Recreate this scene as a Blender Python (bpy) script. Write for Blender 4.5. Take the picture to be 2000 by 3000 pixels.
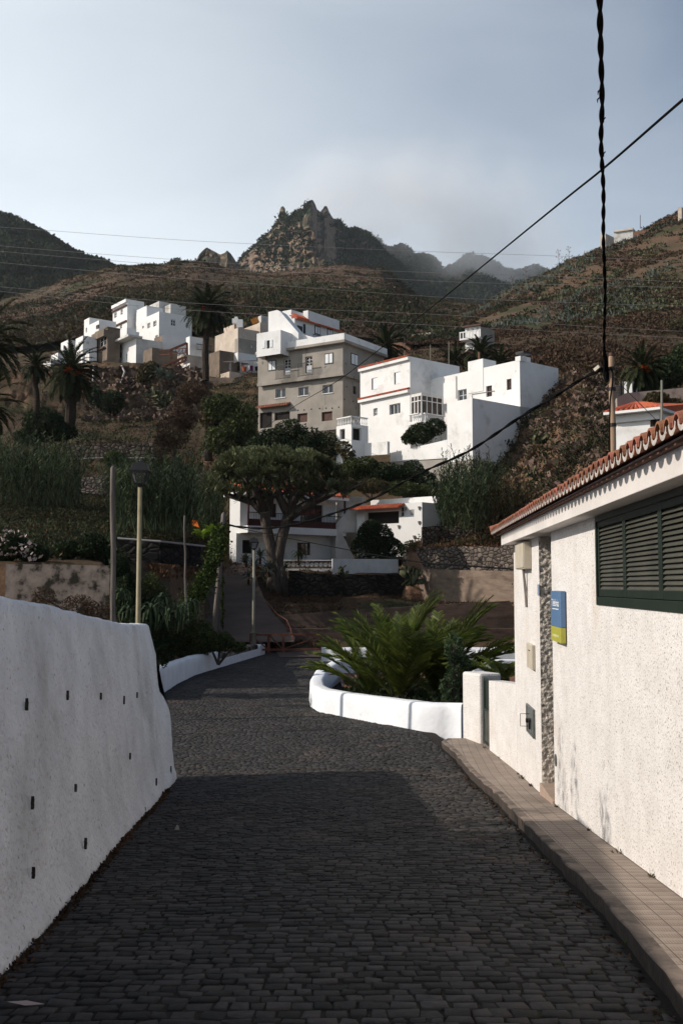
import bpy, math, random
import numpy as np
from mathutils import Vector
for o in list(bpy.data.objects): bpy.data.objects.remove(o)
random.seed(7); RNG = np.random.default_rng(11)
SC = bpy.context.scene; COL = SC.collection
# ---------------------------------------------------------------- camera, sky, sun, exposure
# the world's origin is the photographer's eye; y runs forward, z up; F and PITCH come from the photo's perspective
F = 2930.0; PITCH = math.radians(4.2); CP, SP = math.cos(PITCH), math.sin(PITCH)
cam_d = bpy.data.cameras.new('camera'); cam = bpy.data.objects.new('camera', cam_d); COL.objects.link(cam)
cam_d.sensor_fit = 'VERTICAL'; cam_d.sensor_height = 24; cam_d.lens = 24*F/3000
cam_d.clip_start = .05; cam_d.clip_end = 12000
cam.rotation_euler = (math.pi/2+PITCH, 0, 0); SC.camera = cam
SUN = Vector((-.985, -.14, 0)).normalized(); EL = math.radians(31)
sun_dir = Vector((SUN.x*math.cos(EL), SUN.y*math.cos(EL), math.sin(EL)))
sd = bpy.data.lights.new('sun', 'SUN'); sd.energy = 4.5; sd.angle = math.radians(.5); sd.color = (1, .91, .81)
so = bpy.data.objects.new('sun', sd); COL.objects.link(so); so.rotation_euler = (-sun_dir).to_track_quat('-Z', 'Y').to_euler()
W = bpy.data.worlds.new('World'); SC.world = W; W.use_nodes = True
wn, wl = W.node_tree.nodes, W.node_tree.links
wn.clear()
sky = wn.new('ShaderNodeTexSky'); sky.sky_type = 'NISHITA'; sky.sun_disc = False
sky.sun_elevation = EL; sky.sun_rotation = math.atan2(SUN.x, SUN.y)
sky.air_density = 1.0; sky.dust_density = 2.6; sky.ozone_density = 1.4; sky.altitude = 100
bg = wn.new('ShaderNodeBackground'); bg.inputs[1].default_value = .108
# thin high cloud: a pale veil mixed over the clear sky, thicker low and to the left
tc = wn.new('ShaderNodeTexCoord'); mp = wn.new('ShaderNodeMapping'); mp.inputs['Scale'].default_value = (1.2, 1.2, 3.4)
nz = wn.new('ShaderNodeTexNoise'); nz.inputs['Scale'].default_value = 1.6; nz.inputs['Detail'].default_value = 7; nz.inputs['Roughness'].default_value = .52
nz.inputs['Distortion'].default_value = .5
rp = wn.new('ShaderNodeValToRGB'); rp.color_ramp.elements[0].position = .33; rp.color_ramp.elements[1].position = .72
rp.color_ramp.elements[0].color = (0, 0, 0, 1); rp.color_ramp.elements[1].color = (.22, .22, .22, 1)
mx = wn.new('ShaderNodeMixRGB'); mx.inputs[2].default_value = (8.7, 9.45, 10., 1)
wo = wn.new('ShaderNodeOutputWorld')
wl.new(tc.outputs['Generated'], mp.inputs[0]); wl.new(mp.outputs[0], nz.inputs['Vector']); wl.new(nz.outputs[0], rp.inputs[0])
dp = wn.new('ShaderNodeVectorMath'); dp.operation = 'DOT_PRODUCT'; dp.inputs[1].default_value = (-.95, .1, -1.15); wl.new(tc.outputs['Generated'], dp.inputs[0])
ad = wn.new('ShaderNodeMath'); ad.operation = 'ADD'; ad.inputs[1].default_value = .83; wl.new(dp.outputs['Value'], ad.inputs[0])
a2 = wn.new('ShaderNodeMath'); a2.operation = 'ADD'; a2.use_clamp = True; wl.new(ad.outputs[0], a2.inputs[0]); wl.new(rp.outputs[0], a2.inputs[1]); wl.new(a2.outputs[0], mx.inputs[0]); wl.new(sky.outputs[0], mx.inputs[1]); wl.new(mx.outputs[0], bg.inputs[0]); wl.new(bg.outputs[0], wo.inputs[0])
vs = SC.view_settings; vs.view_transform = 'Standard'; vs.look = 'None'; vs.exposure = 0; vs.gamma = 1
# ---------------------------------------------------------------- projection helpers
def ray(px, py):
    d = F*CP-(1500-py)*SP
    return (px-1000)/d, (F*SP+(1500-py)*CP)/d
def at(px, py, Y):
    a, b = ray(px, py); return Vector((a*Y, Y, b*Y))
RY = [-60, 0, 3, 7.1, 13.2, 14.9, 17.6, 20.4, 25, 60]
RZ = [4.0, -1.65, -1.95, -2.37, -3.0, -3.17, -3.38, -3.45, -3.47, -3.47]
def road_z(y): return float(np.interp(y, RY, RZ))
def on_ground(px, py, dz=0):
    a, b = ray(px, py); lo, hi = 2., 60.
    for _ in range(50):
        m = (lo+hi)/2
        if b*m > road_z(m)+dz: lo = m
        else: hi = m
    return Vector((a*m, m, road_z(m)+dz))
# ---------------------------------------------------------------- object helpers
def thing(name, label, cat, loc=(0, 0, 0), group=None):
    o = bpy.data.objects.new(name, None); o.empty_display_size = .3; COL.objects.link(o); o.location = loc
    o['label'] = label; o['category'] = cat
    if group: o['group'] = group
    return o
def tag(o, label=None, cat=None, group=None, kind=None):
    for k, v in (('label', label), ('category', cat), ('group', group), ('kind', kind)):
        if v: o[k] = v
    return o
def wloc(p):
    v = Vector((0, 0, 0))
    while p is not None: v = v+Vector(p.location); p = p.parent
    return v
def npmesh(name, V, Fc, mats, parent=None, mi=None, smooth=False, loc=None):
    V = np.asarray(V, dtype=np.float64).reshape(-1, 3); Fc = np.asarray(Fc, dtype=np.int32); k = Fc.shape[1]
    L = Vector(loc) if loc is not None else Vector((0, 0, 0))
    base = wloc(parent)+L
    V = V-np.array(base)
    me = bpy.data.meshes.new(name); me.vertices.add(len(V)); me.vertices.foreach_set('co', V.ravel())
    me.loops.add(Fc.size); me.loops.foreach_set('vertex_index', Fc.ravel())
    me.polygons.add(len(Fc)); me.polygons.foreach_set('loop_start', np.arange(0, Fc.size, k, dtype=np.int32))
    if mi is not None: me.polygons.foreach_set('material_index', np.asarray(mi, dtype=np.int32))
    if smooth: me.polygons.foreach_set('use_smooth', np.ones(len(Fc), dtype=bool))
    me.update(calc_edges=True)
    for m in (mats if isinstance(mats, (list, tuple)) else [mats]): me.materials.append(m)
    o = bpy.data.objects.new(name, me); COL.objects.link(o); o.location = L
    if parent is not None: o.parent = parent
    return o
class MB:
    def __init__(s): s.v = []; s.f = []; s.m = []
    def add(s, vs_, fs, mi=0):
        b = len(s.v); s.v += [tuple(v) for v in vs_]; s.f += [tuple(b+i for i in f) for f in fs]; s.m += [mi]*len(fs); return s
    def box(s, x0, x1, y0, y1, z0, z1, mi=0):
        return s.add([(x0, y0, z0), (x1, y0, z0), (x1, y1, z0), (x0, y1, z0), (x0, y0, z1), (x1, y0, z1), (x1, y1, z1), (x0, y1, z1)],
              [(0, 3, 2, 1), (4, 5, 6, 7), (0, 1, 5, 4), (1, 2, 6, 5), (2, 3, 7, 6), (3, 0, 4, 7)], mi)
    def hexa(s, bot, top, mi=0):
        n = len(bot)
        return s.add(list(bot)+list(top), [tuple(range(n-1, -1, -1)), tuple(range(n, 2*n))]+[(i, (i+1) % n, n+(i+1) % n, n+i) for i in range(n)], mi)
    def bar(s, a, b, w, h=None, mi=0):
        a = Vector(a); b = Vector(b); h = h or w; d = (b-a).normalized()
        up = Vector((0, 0, 1)) if abs(d.z) < .95 else Vector((0, 1, 0))
        r = d.cross(up).normalized()*w/2; u = r.cross(d).normalized()*h/2
        return s.hexa([a-r-u, a+r-u, a+r+u, a-r+u], [b-r-u, b+r-u, b+r+u, b-r+u], mi)
    def tube(s, pts, rad, n=8, mi=0, cap=True):
        pts = [Vector(p) for p in pts]
        if not isinstance(rad, (list, tuple)): rad = [rad]*len(pts)
        rings = []; pr = None
        for i, p in enumerate(pts):
            t = (pts[min(i+1, len(pts)-1)]-pts[max(i-1, 0)]).normalized()
            if pr is None:
                up = Vector((0, 0, 1)) if abs(t.z) < .9 else Vector((1, 0, 0)); r = t.cross(up).normalized()
            else: r = (pr-t*pr.dot(t)).normalized()
            pr = r; u = t.cross(r)
            rings.append([p+(r*math.cos(a)+u*math.sin(a))*rad[i] for a in [2*math.pi*k/n for k in range(n)]])
        vs_ = [v for R in rings for v in R]; fs = []
        for i in range(len(pts)-1):
            for k in range(n): fs.append((i*n+k, i*n+(k+1) % n, (i+1)*n+(k+1) % n, (i+1)*n+k))
        if cap: fs += [tuple(range(n-1, -1, -1)), tuple((len(pts)-1)*n+k for k in range(n))]
        return s.add(vs_, fs, mi)
    def build(s, name, mats, parent=None, smooth=False, bevel=0):
        base = wloc(parent)
        me = bpy.data.meshes.new(name); me.from_pydata([tuple(Vector(v)-base) for v in s.v], [], s.f)
        for m in (mats if isinstance(mats, (list, tuple)) else [mats]): me.materials.append(m)
        me.polygons.foreach_set('material_index', s.m)
        if smooth: me.polygons.foreach_set('use_smooth', [True]*len(s.f))
        me.update(); o = bpy.data.objects.new(name, me); COL.objects.link(o)
        if parent is not None: o.parent = parent
        if bevel:
            b = o.modifiers.new('b', 'BEVEL'); b.width = bevel; b.segments = 2; b.limit_method = 'ANGLE'
        return o
# ---------------------------------------------------------------- materials
def mat(name, c1, c2=None, sc=3., rough=.85, bump=0., bs=30., isl=0., c3=None, sc3=.5, m3=(.5, .65), stretch=None, spec=.25, speck=None, vor=0, trans=0, metal=0, brd=.02):
    m = bpy.data.materials.new(name); m.use_nodes = True; n, l = m.node_tree.nodes, m.node_tree.links
    b = n['Principled BSDF']; b.inputs['Roughness'].default_value = rough; b.inputs['Specular IOR Level'].default_value = spec; b.inputs['Metallic'].default_value = metal
    t = n.new('ShaderNodeTexCoord'); src = t.outputs['Object']
    if stretch:
        mp = n.new('ShaderNodeMapping'); mp.inputs['Scale'].default_value = stretch; l.new(src, mp.inputs[0]); src = mp.outputs[0]
    c2 = c2 or tuple(x*.7 for x in c1)
    z = n.new('ShaderNodeTexNoise'); z.inputs['Scale'].default_value = sc; z.inputs['Detail'].default_value = 6; z.inputs['Roughness'].default_value = .6; l.new(src, z.inputs['Vector'])
    r = n.new('ShaderNodeMapRange'); r.inputs[1].default_value = .36; r.inputs[2].default_value = .64; l.new(z.outputs[0], r.inputs[0])
    x = n.new('ShaderNodeMixRGB'); x.inputs[1].default_value = (*c1, 1); x.inputs[2].default_value = (*c2, 1); l.new(r.outputs[0], x.inputs[0]); out = x.outputs[0]
    if c3:
        z3 = n.new('ShaderNodeTexNoise'); z3.inputs['Scale'].default_value = sc3; z3.inputs['Detail'].default_value = 8; z3.inputs['Roughness'].default_value = .65; l.new(src, z3.inputs['Vector'])
        r3 = n.new('ShaderNodeMapRange'); r3.inputs[1].default_value = m3[0]; r3.inputs[2].default_value = m3[1]; l.new(z3.outputs[0], r3.inputs[0])
        x3 = n.new('ShaderNodeMixRGB'); x3.inputs[2].default_value = (*c3, 1); l.new(r3.outputs[0], x3.inputs[0]); l.new(out, x3.inputs[1]); out = x3.outputs[0]
    if speck:
        zs = n.new('ShaderNodeTexNoise'); zs.inputs['Scale'].default_value = speck[0]; zs.inputs['Detail'].default_value = 3; l.new(src, zs.inputs['Vector'])
        rs = n.new('ShaderNodeMapRange'); rs.inputs[1].default_value = speck[1]; rs.inputs[2].default_value = speck[2]; l.new(zs.outputs[0], rs.inputs[0])
        xs = n.new('ShaderNodeMixRGB'); xs.inputs[2].default_value = (*speck[3], 1); l.new(rs.outputs[0], xs.inputs[0]); l.new(out, xs.inputs[1]); out = xs.outputs[0]
    if isl:
        g = n.new('ShaderNodeNewGeometry'); h = n.new('ShaderNodeHueSaturation'); mr = n.new('ShaderNodeMapRange')
        mr.inputs[3].default_value = 1-isl; mr.inputs[4].default_value = 1+isl; l.new(g.outputs['Random Per Island'], mr.inputs[0])
        l.new(mr.outputs[0], h.inputs['Value']); l.new(out, h.inputs['Color']); out = h.outputs[0]
        mh = n.new('ShaderNodeMapRange'); mh.inputs[3].default_value = .5+isl*.045; mh.inputs[4].default_value = .5-isl*.045
        l.new(g.outputs['Random Per Island'], mh.inputs[0]); l.new(mh.outputs[0], h.inputs['Hue'])
    l.new(out, b.inputs['Base Color'])
    if bump:
        if vor:
            zb = n.new('ShaderNodeTexVoronoi'); zb.inputs['Scale'].default_value = bs; hb = zb.outputs['Distance']
        else:
            zb = n.new('ShaderNodeTexNoise'); zb.inputs['Scale'].default_value = bs; zb.inputs['Detail'].default_value = 4; hb = zb.outputs[0]
        l.new(src, zb.inputs['Vector']); bb = n.new('ShaderNodeBump'); bb.inputs['Strength'].default_value = bump; bb.inputs['Distance'].default_value = brd
        l.new(hb, bb.inputs['Height']); l.new(bb.outputs[0], b.inputs['Normal'])
    if trans:
        tr = n.new('ShaderNodeBsdfTranslucent'); l.new(out, tr.inputs[0]); ms = n.new('ShaderNodeMixShader'); ms.inputs[0].default_value = trans
        l.new(b.outputs[0], ms.inputs[1]); l.new(tr.outputs[0], ms.inputs[2]); l.new(ms.outputs[0], n['Material Output'].inputs[0])
    return m
def stonemat(name, c1, c2, sc, gap=(.012, .01, .009), str_=(1, 1, 1.5), bump=1., dist=.06):
    m = bpy.data.materials.new(name); m.use_nodes = True; n, l = m.node_tree.nodes, m.node_tree.links
    b = n['Principled BSDF']; b.inputs['Roughness'].default_value = .9; b.inputs['Specular IOR Level'].default_value = .15
    t = n.new('ShaderNodeTexCoord'); mp = n.new('ShaderNodeMapping'); mp.inputs['Scale'].default_value = str_; l.new(t.outputs['Object'], mp.inputs[0])
    v = n.new('ShaderNodeTexVoronoi'); v.inputs['Scale'].default_value = sc; l.new(mp.outputs[0], v.inputs['Vector'])
    e = n.new('ShaderNodeTexVoronoi'); e.feature = 'DISTANCE_TO_EDGE'; e.inputs['Scale'].default_value = sc; l.new(mp.outputs[0], e.inputs['Vector'])
    x = n.new('ShaderNodeMixRGB'); x.inputs[1].default_value = (*c1, 1); x.inputs[2].default_value = (*c2, 1)
    sp = n.new('ShaderNodeSeparateColor'); l.new(v.outputs['Color'], sp.inputs[0]); l.new(sp.outputs[0], x.inputs[0])
    r = n.new('ShaderNodeMapRange'); r.inputs[1].default_value = .02; r.inputs[2].default_value = .12; l.new(e.outputs['Distance'], r.inputs[0])
    g = n.new('ShaderNodeMixRGB'); g.inputs[1].default_value = (*gap, 1); l.new(r.outputs[0], g.inputs[0]); l.new(x.outputs[0], g.inputs[2]); l.new(g.outputs[0], b.inputs['Base Color'])
    r2 = n.new('ShaderNodeMapRange'); r2.inputs[2].default_value = .25; l.new(e.outputs['Distance'], r2.inputs[0])
    bb = n.new('ShaderNodeBump'); bb.inputs['Strength'].default_value = bump; bb.inputs['Distance'].default_value = dist; l.new(r2.outputs[0], bb.inputs['Height']); l.new(bb.outputs[0], b.inputs['Normal'])
    return m
def landmat(name, flat, flat2, steep, green, gs=.05, gm=(.5, .62), fs=.35, bump=.8, bs=.8, bd=.6, st=(.55, .8)):
    m = bpy.data.materials.new(name); m.use_nodes = True; n, l = m.node_tree.nodes, m.node_tree.links
    b = n['Principled BSDF']; b.inputs['Roughness'].default_value = .95; b.inputs['Specular IOR Level'].default_value = .1
    t = n.new('ShaderNodeTexCoord'); P = t.outputs['Object']
    def noise(s, d=8, r=.65):
        z = n.new('ShaderNodeTexNoise'); z.inputs['Scale'].default_value = s; z.inputs['Detail'].default_value = d; z.inputs['Roughness'].default_value = r; l.new(P, z.inputs['Vector']); return z.outputs[0]
    def mr(i, a, c):
        r = n.new('ShaderNodeMapRange'); r.inputs[1].default_value = a; r.inputs[2].default_value = c; l.new(i, r.inputs[0]); return r.outputs[0]
    def mix(f, a, c):
        x = n.new('ShaderNodeMixRGB'); l.new(f, x.inputs[0])
        for i, q in ((1, a), (2, c)):
            if isinstance(q, tuple): x.inputs[i].default_value = (*q, 1)
            else: l.new(q, x.inputs[i])
        return x.outputs[0]
    base = mix(mr(noise(fs), .35, .65), flat, flat2)
    base = mix(mr(noise(gs), *gm), base, green)
    fine = noise(bs*2.5, 6, .7)
    base = mix(mr(fine, .56, .7), base, tuple(x*.32 for x in flat))
    g = n.new('ShaderNodeNewGeometry'); s = n.new('ShaderNodeSeparateXYZ'); l.new(g.outputs['Normal'], s.inputs[0])
    rock = mix(mr(noise(fs*3), .35, .7), steep, tuple(x*.45 for x in steep))
    base = mix(mr(s.outputs[2], st[1], st[0]), base, rock)
    l.new(base, b.inputs['Base Color'])
    bb = n.new('ShaderNodeBump'); bb.inputs['Strength'].default_value = bump; bb.inputs['Distance'].default_value = bd; l.new(noise(bs, 10, .75), bb.inputs['Height']); l.new(bb.outputs[0], b.inputs['Normal'])
    return m
M = {}
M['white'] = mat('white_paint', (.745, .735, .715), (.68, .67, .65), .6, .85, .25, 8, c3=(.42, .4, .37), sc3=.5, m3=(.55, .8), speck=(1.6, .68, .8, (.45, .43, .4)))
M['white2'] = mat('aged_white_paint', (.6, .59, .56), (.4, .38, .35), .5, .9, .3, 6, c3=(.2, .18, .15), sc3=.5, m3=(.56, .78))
M['cream'] = mat('cream_plaster', (.56, .48, .4), (.42, .35, .28), .5, .9, .3, 6, c3=(.26, .2, .15), sc3=.4, m3=(.58, .8))
M['kerbwhite'] = mat('whitewash', (.78, .79, .81), (.7, .71, .73), 1.5, .8, .35, 9, c3=(.3, .28, .26), sc3=2.2, m3=(.62, .85), brd=.03)
M['rough'] = mat('roughcast_near', (.69, .66, .63), (.61, .58, .55), 3, .95, .7, 42, speck=(55, .585, .68, (.2, .15, .12)), c3=(.58, .52, .46), sc3=.8, m3=(.55, .75), brd=.012)
M['rougher'] = mat('roughcast_coarse', (.74, .66, .57), (.6, .53, .46), 10, .95, 1., 30, speck=(24, .58, .68, (.3, .24, .19)), brd=.03)
M['leftwall'] = mat('whitewashed_render', (.77, .78, .80), (.66, .67, .69), 1.6, .9, 1., 17, speck=(26, .62, .74, (.3, .29, .29)), c3=(.45, .45, .45), sc3=.7, m3=(.5, .75), brd=.05)
M['smoothwhite'] = mat('smooth_white_render', (.66, .62, .585), (.58, .54, .51), 1.2, .8, .15, 15, c3=(.45, .42, .39), sc3=1.5, m3=(.62, .8))
M['conc'] = mat('grey_cement', (.32, .285, .245), (.24, .215, .185), .5, .9, .3, 5, c3=(.35, .33, .3), sc3=.3, m3=(.5, .7), speck=(1.2, .66, .76, (.14, .125, .11)))
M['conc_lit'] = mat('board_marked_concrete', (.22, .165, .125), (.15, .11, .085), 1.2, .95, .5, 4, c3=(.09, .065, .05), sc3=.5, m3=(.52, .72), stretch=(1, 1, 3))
M['conc_shaded'] = mat('shaded_concrete', (.11, .075, .06), (.07, .05, .04), 1.2, .95, .5, 4, c3=(.04, .03, .024), sc3=.6, m3=(.5, .7), stretch=(1, 1, 3.5))  # shaded counterpart of the lit concrete: shade put into the colour
M['brownblock'] = mat('bare_brown_block', (.2, .155, .12), (.13, .1, .075), .8, .95, .5, 4, c3=(.08, .06, .045), sc3=.5, m3=(.55, .75))
M['brick'] = mat('brick', (.22, .11, .07), (.14, .08, .055), 1, .95, .4, 6)
M['oldwall'] = mat('peeling_render', (.3, .24, .2), (.1, .075, .06), 1.6, .95, .7, 6, c3=(.03, .026, .018), sc3=1.6, m3=(.5, .58))
M['tile'] = mat('terracotta', (.33, .13, .075), (.22, .09, .055), 3, .8, .3, 20, isl=.3)
M['tile_red'] = mat('orange_terracotta', (.5, .12, .05), (.33, .07, .035), 1.2, .8, .4, 5, isl=.2)
M['mortar'] = mat('white_mortar', (.5, .46, .42), (.3, .27, .24), 14, .9, .4, 40)
M['glass'] = mat('window_glass', (.02, .024, .028), (.035, .04, .045), 1, .08, spec=.6)
M['void'] = mat('dark_room', (.018, .015, .013), (.012, .01, .009), 1, .9)
M['frame_w'] = mat('white_frame', (.7, .69, .67), (.6, .59, .57), 4, .5)
M['frame_d'] = mat('dark_green_frame', (.03, .04, .035), (.02, .03, .025), 4, .5)
M['shutter_w'] = mat('white_shutter', (.74, .75, .76), (.64, .65, .66), 4, .6)
M['brownwood'] = mat('brown_wood', (.1, .05, .035), (.06, .03, .022), 5, .7)
M['redwood'] = mat('dark_red_paint', (.065, .015, .013), (.045, .012, .01), 4, .6)
M['green'] = mat('dark_green_paint', (.012, .022, .014), (.008, .015, .01), 3, .45, .1, 30, spec=.4)
M['slat'] = mat('shutter_slat_paint', (.07, .068, .052), (.045, .044, .034), 2, .55, .1, 30, spec=.4)
M['beige'] = mat('beige_plastic', (.5, .45, .36), (.43, .38, .3), 4, .5)
M['metal'] = mat('grey_metal', (.16, .17, .165), (.1, .11, .105), 8, .45, metal=.4, spec=.5)
M['black'] = mat('black_iron', (.014, .014, .015), (.02, .02, .02), 6, .5)
M['rubber'] = mat('black_cable', (.004, .004, .004), (.006, .006, .006), 6, .9, spec=.05)
M['wire'] = mat('weathered_wire', (.34, .3, .29), (.26, .23, .22), 1, .6)
M['lampmast'] = mat('ochre_painted_steel', (.3, .25, .14), (.2, .165, .095), 2, .5, c3=(.1, .09, .08), sc3=1.5, m3=(.55, .7))
M['greymast'] = mat('olive_grey_steel', (.25, .23, .17), (.17, .16, .13), 2, .5)
M['pole'] = mat('weathered_timber', (.2, .17, .15), (.09, .075, .065), 2, .95, .5, 6, stretch=(8, 8, .6))
M['polenew'] = mat('pale_timber', (.42, .29, .2), (.26, .17, .11), 1.5, .9, .3, 6, stretch=(6, 6, .5))
M['rust'] = mat('rusty_red_iron', (.15, .055, .035), (.09, .035, .022), 5, .8)
M['sidewalk'] = None
M['soil'] = mat('red_soil', (.2, .085, .05), (.12, .055, .035), 1.5, 1, .8, 12, c3=(.2, .12, .08), sc3=3, m3=(.5, .6), speck=(14, .55, .62, (.035, .022, .015)))
M['asphalt'] = mat('worn_concrete_road', (.085, .06, .05), (.06, .043, .036), .9, .95, .3, 20, c3=(.11, .08, .064), sc3=.25, m3=(.5, .7))
M['bark'] = mat('grey_bark', (.12, .098, .08), (.05, .04, .033), 2, .95, 1., 5, stretch=(3, 3, .8), brd=.12)
M['palmbark'] = mat('palm_bark', (.055, .038, .027), (.025, .018, .013), 2, 1, 1., 5, stretch=(1, 1, 4), brd=.15)
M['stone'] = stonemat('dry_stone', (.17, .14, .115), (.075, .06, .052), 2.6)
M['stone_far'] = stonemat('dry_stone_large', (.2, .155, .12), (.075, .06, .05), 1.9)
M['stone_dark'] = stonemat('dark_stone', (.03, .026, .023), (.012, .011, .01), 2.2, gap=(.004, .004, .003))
def leaf(name, c1, c2, isl=.45, sc=.4, trans=.15, rough=.75): return mat(name, c1, c2, sc, rough, isl=isl, trans=trans, spec=.1)
L_ = {'forest': leaf('forest_leaf', (.03, .04, .018), (.018, .027, .013), trans=0, rough=1.),
 'dark': leaf('dark_leaf', (.03, .043, .018), (.017, .027, .013)), 'mid': leaf('mid_leaf', (.062, .078, .026), (.034, .046, .018), isl=.6),
 'olive': leaf('olive_leaf', (.078, .066, .032), (.046, .042, .021), isl=.6), 'dry': leaf('dry_twigs', (.085, .052, .031), (.042, .027, .018), trans=.05),
 'drygrass': leaf('dry_grass', (.16, .09, .045), (.09, .05, .028), trans=.1), 'reed': leaf('reed_leaf', (.066, .088, .042), (.036, .05, .028), isl=.6),
 'palm': leaf('palm_leaf', (.034, .042, .017), (.02, .026, .012), isl=.35), 'palmnear': leaf('young_palm_leaf', (.115, .15, .028), (.065, .09, .02), isl=.45, trans=.4, rough=.4),
 'dragon': leaf('dragon_leaf', (.15, .175, .09), (.1, .105, .05), isl=.55, sc=.8), 'agave': leaf('blue_agave_leaf', (.13, .155, .125), (.075, .095, .075), isl=.3, trans=.05),
 'cactus': leaf('cactus_pad', (.1, .105, .055), (.06, .066, .036), isl=.4, trans=0), 'banana': leaf('banana_leaf', (.2, .3, .03), (.11, .19, .02), isl=.3, trans=.35, rough=.4),
 'vine': leaf('vine_leaf', (.05, .075, .015), (.026, .042, .012)), 'flower': leaf('white_flower', (.5, .4, .38), (.35, .28, .26), isl=.3),
 'oleander': leaf('oleander_leaf', (.05, .075, .036), (.028, .045, .024)), 'rock': leaf('rock_facet', (.19, .14, .105), (.1, .072, .055), trans=0, rough=1.), 'orange': leaf('orange_fruit', (.55, .13, .02), (.4, .08, .015), isl=.3, trans=0)}
# ---------------------------------------------------------------- noise + terrain sheets
def vnoise(x, y, seed=0):
    xi = np.floor(x).astype(np.int64); yi = np.floor(y).astype(np.int64); xf = x-xi; yf = y-yi
    def h(a, b):
        n = (a*374761393+b*668265263+seed*974711) & 0xffffffff
        n = ((n ^ (n >> 13))*1274126177) & 0xffffffff
        return ((n ^ (n >> 16)) & 0xffff)/65535.
    u = xf*xf*(3-2*xf); v = yf*yf*(3-2*yf)
    return (h(xi, yi)*(1-u)+h(xi+1, yi)*u)*(1-v)+(h(xi, yi+1)*(1-u)+h(xi+1, yi+1)*u)*v
def fbm(x, y, o=5, seed=0, ridged=False):
    s = 0; a = 1.; t = 0
    for i in range(o):
        n = vnoise(x*2**i, y*2**i, seed+i*17)*2-1
        if ridged: n = 1-2*abs(n)
        s = s+n*a; t += a; a *= .55
    return s/t
def vnoise3(p, seed=0): return (vnoise(p[:, 0]+p[:, 2]*.7, p[:, 1]-p[:, 2]*.55, seed)+vnoise(p[:, 2]+p[:, 0]*.3, p[:, 1]*.8+p[:, 0]*.5, seed+5))/2
def loft(name, cols, rows, mat_, nc=300, sub=6, amp=1., freq=.1, yamp=0, ridged=False, z_in=(), seed=0, post=None, kind='structure', fade_first=True):
    """rows: (Y, [py per column]) in increasing depth; turned into a real surface at those depths"""
    pc = np.linspace(cols[0], cols[-1], nc); R = []
    for Y, pys in rows:
        Yc = np.interp(pc, cols, Y) if isinstance(Y, (list, tuple)) else np.full(nc, float(Y))
        py = np.interp(pc, cols, pys)
        d = F*CP-(1500-py)*SP
        R.append(np.stack([(pc-1000)/d*Yc, Yc, (F*SP+(1500-py)*CP)/d*Yc], 1))
    G = []
    for i in range(len(R)-1):
        for k in range(sub): G.append(R[i]+(R[i+1]-R[i])*(k/sub))
    G.append(R[-1]); G = np.array(G)
    nr = G.shape[0]
    n = fbm(G[..., 0]*freq, (G[..., 1]+G[..., 2])*freq, 6, seed, ridged)
    sc = amp*np.clip(G[..., 1]/150, .25, 50) if amp else 0
    G[..., 2] += n*sc
    if yamp: G *= (1+(fbm(G[..., 0]*freq*1.7, G[..., 2]*freq*1.7, 7, seed+40, True)*yamp+fbm(G[..., 0]*freq*9, G[..., 2]*freq*6, 4, seed+60, True)*yamp*.18)/G[..., 1])[..., None]
    if post is not None: post(G, pc)
    idx = np.arange(nr*nc).reshape(nr, nc)
    Fq = np.stack([idx[:-1, :-1], idx[:-1, 1:], idx[1:, 1:], idx[1:, :-1]], -1).reshape(-1, 4)
    o = npmesh(name, G.reshape(-1, 3), Fq, mat_, smooth=True); tag(o, kind=kind)
    return G
land_near = landmat('dry_slope', (.095, .06, .037), (.055, .042, .024), (.21, .125, .08), (.04, .043, .02), gs=.12, fs=.5, bs=1.6, bd=.25)
land_mid = landmat('scrub_hill', (.125, .084, .057), (.085, .06, .04), (.13, .095, .07), (.052, .054, .027), gs=.03, gm=(.46, .6), fs=.12, bs=.45, bd=1.2)
land_right = landmat('scrub_slope', (.135, .082, .053), (.095, .068, .043), (.13, .085, .06), (.055, .055, .028), gs=.05, gm=(.5, .62), fs=.15, bs=.6, bd=.8)
land_crag = landmat('crag_rock', (.06, .055, .035), (.095, .075, .05), (.28, .2, .145), (.035, .043, .025), gs=.012, gm=(.5, .6), fs=.03, bs=.12, bd=4, st=(.45, .6))
land_dark = landmat('laurel_mountain', (.032, .037, .021), (.022, .029, .019), (.09, .08, .068), (.024, .033, .019), gs=.01, fs=.03, bs=.06, bd=9, st=(.3, .48))
cols = [-900, 0, 300, 380, 500, 600, 740, 840, 950, 1200, 1350, 1500, 1700, 1850, 2000, 2900]
def zp(Y, z): return 1715-z/Y*F
R_ = []
def row(Y, *p): R_.append((Y, [zp(Y, q) if abs(q) < 60 else q for q in p]))
row(16, *([-6]*5), -5, -4.4, -4.2, -4.2, -4.2, -4.2, -4.2, -4.2, -4.2, -4.2, -4.2)
row(33, -6, -6, -6, -6, -5.6, -4.4, -4, -4, -4, -4, -4, -4, -3.9, -3.5, -3, 0)
row(34.5, 1640, 1648, 1655, 1790, -5, -4.2, -3.9, -3.9, -3.9, -3.9, -3.9, -3.9, -3.7, -2, 0, 3)
row(46, 1560, 1602, 1618, 1650, 1730, -3.9, -3.8, -3.8, -3.8, -3.8, -3.8, -3.8, 1650, 1540, 1480, 1300)
row(52, 1550, 1575, 1600, 1622, 1668, -3.6, -3.62, -3.8, -3.8, -3.8, -3.8, -3.8, 1600, 1470, 1400, 1250)
row(60, 1530, 1545, 1565, 1580, 1615, 1800, 1808, 1832, 1835, 1835, 1835, 1835, 1480, 1330, 1300, 1200)
row(60.6, 1530, 1545, 1565, 1580, 1612, 1795, 1803, 1812, 1803, 1784, 1775, 1768, 1470, 1325, 1295, 1200)
row(70, 1480, 1500, 1525, 1540, 1572, 1706, 1716, 1748, 1756, 1754, 1752, 1750, 1330, 1272, 1262, 1180)
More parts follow.
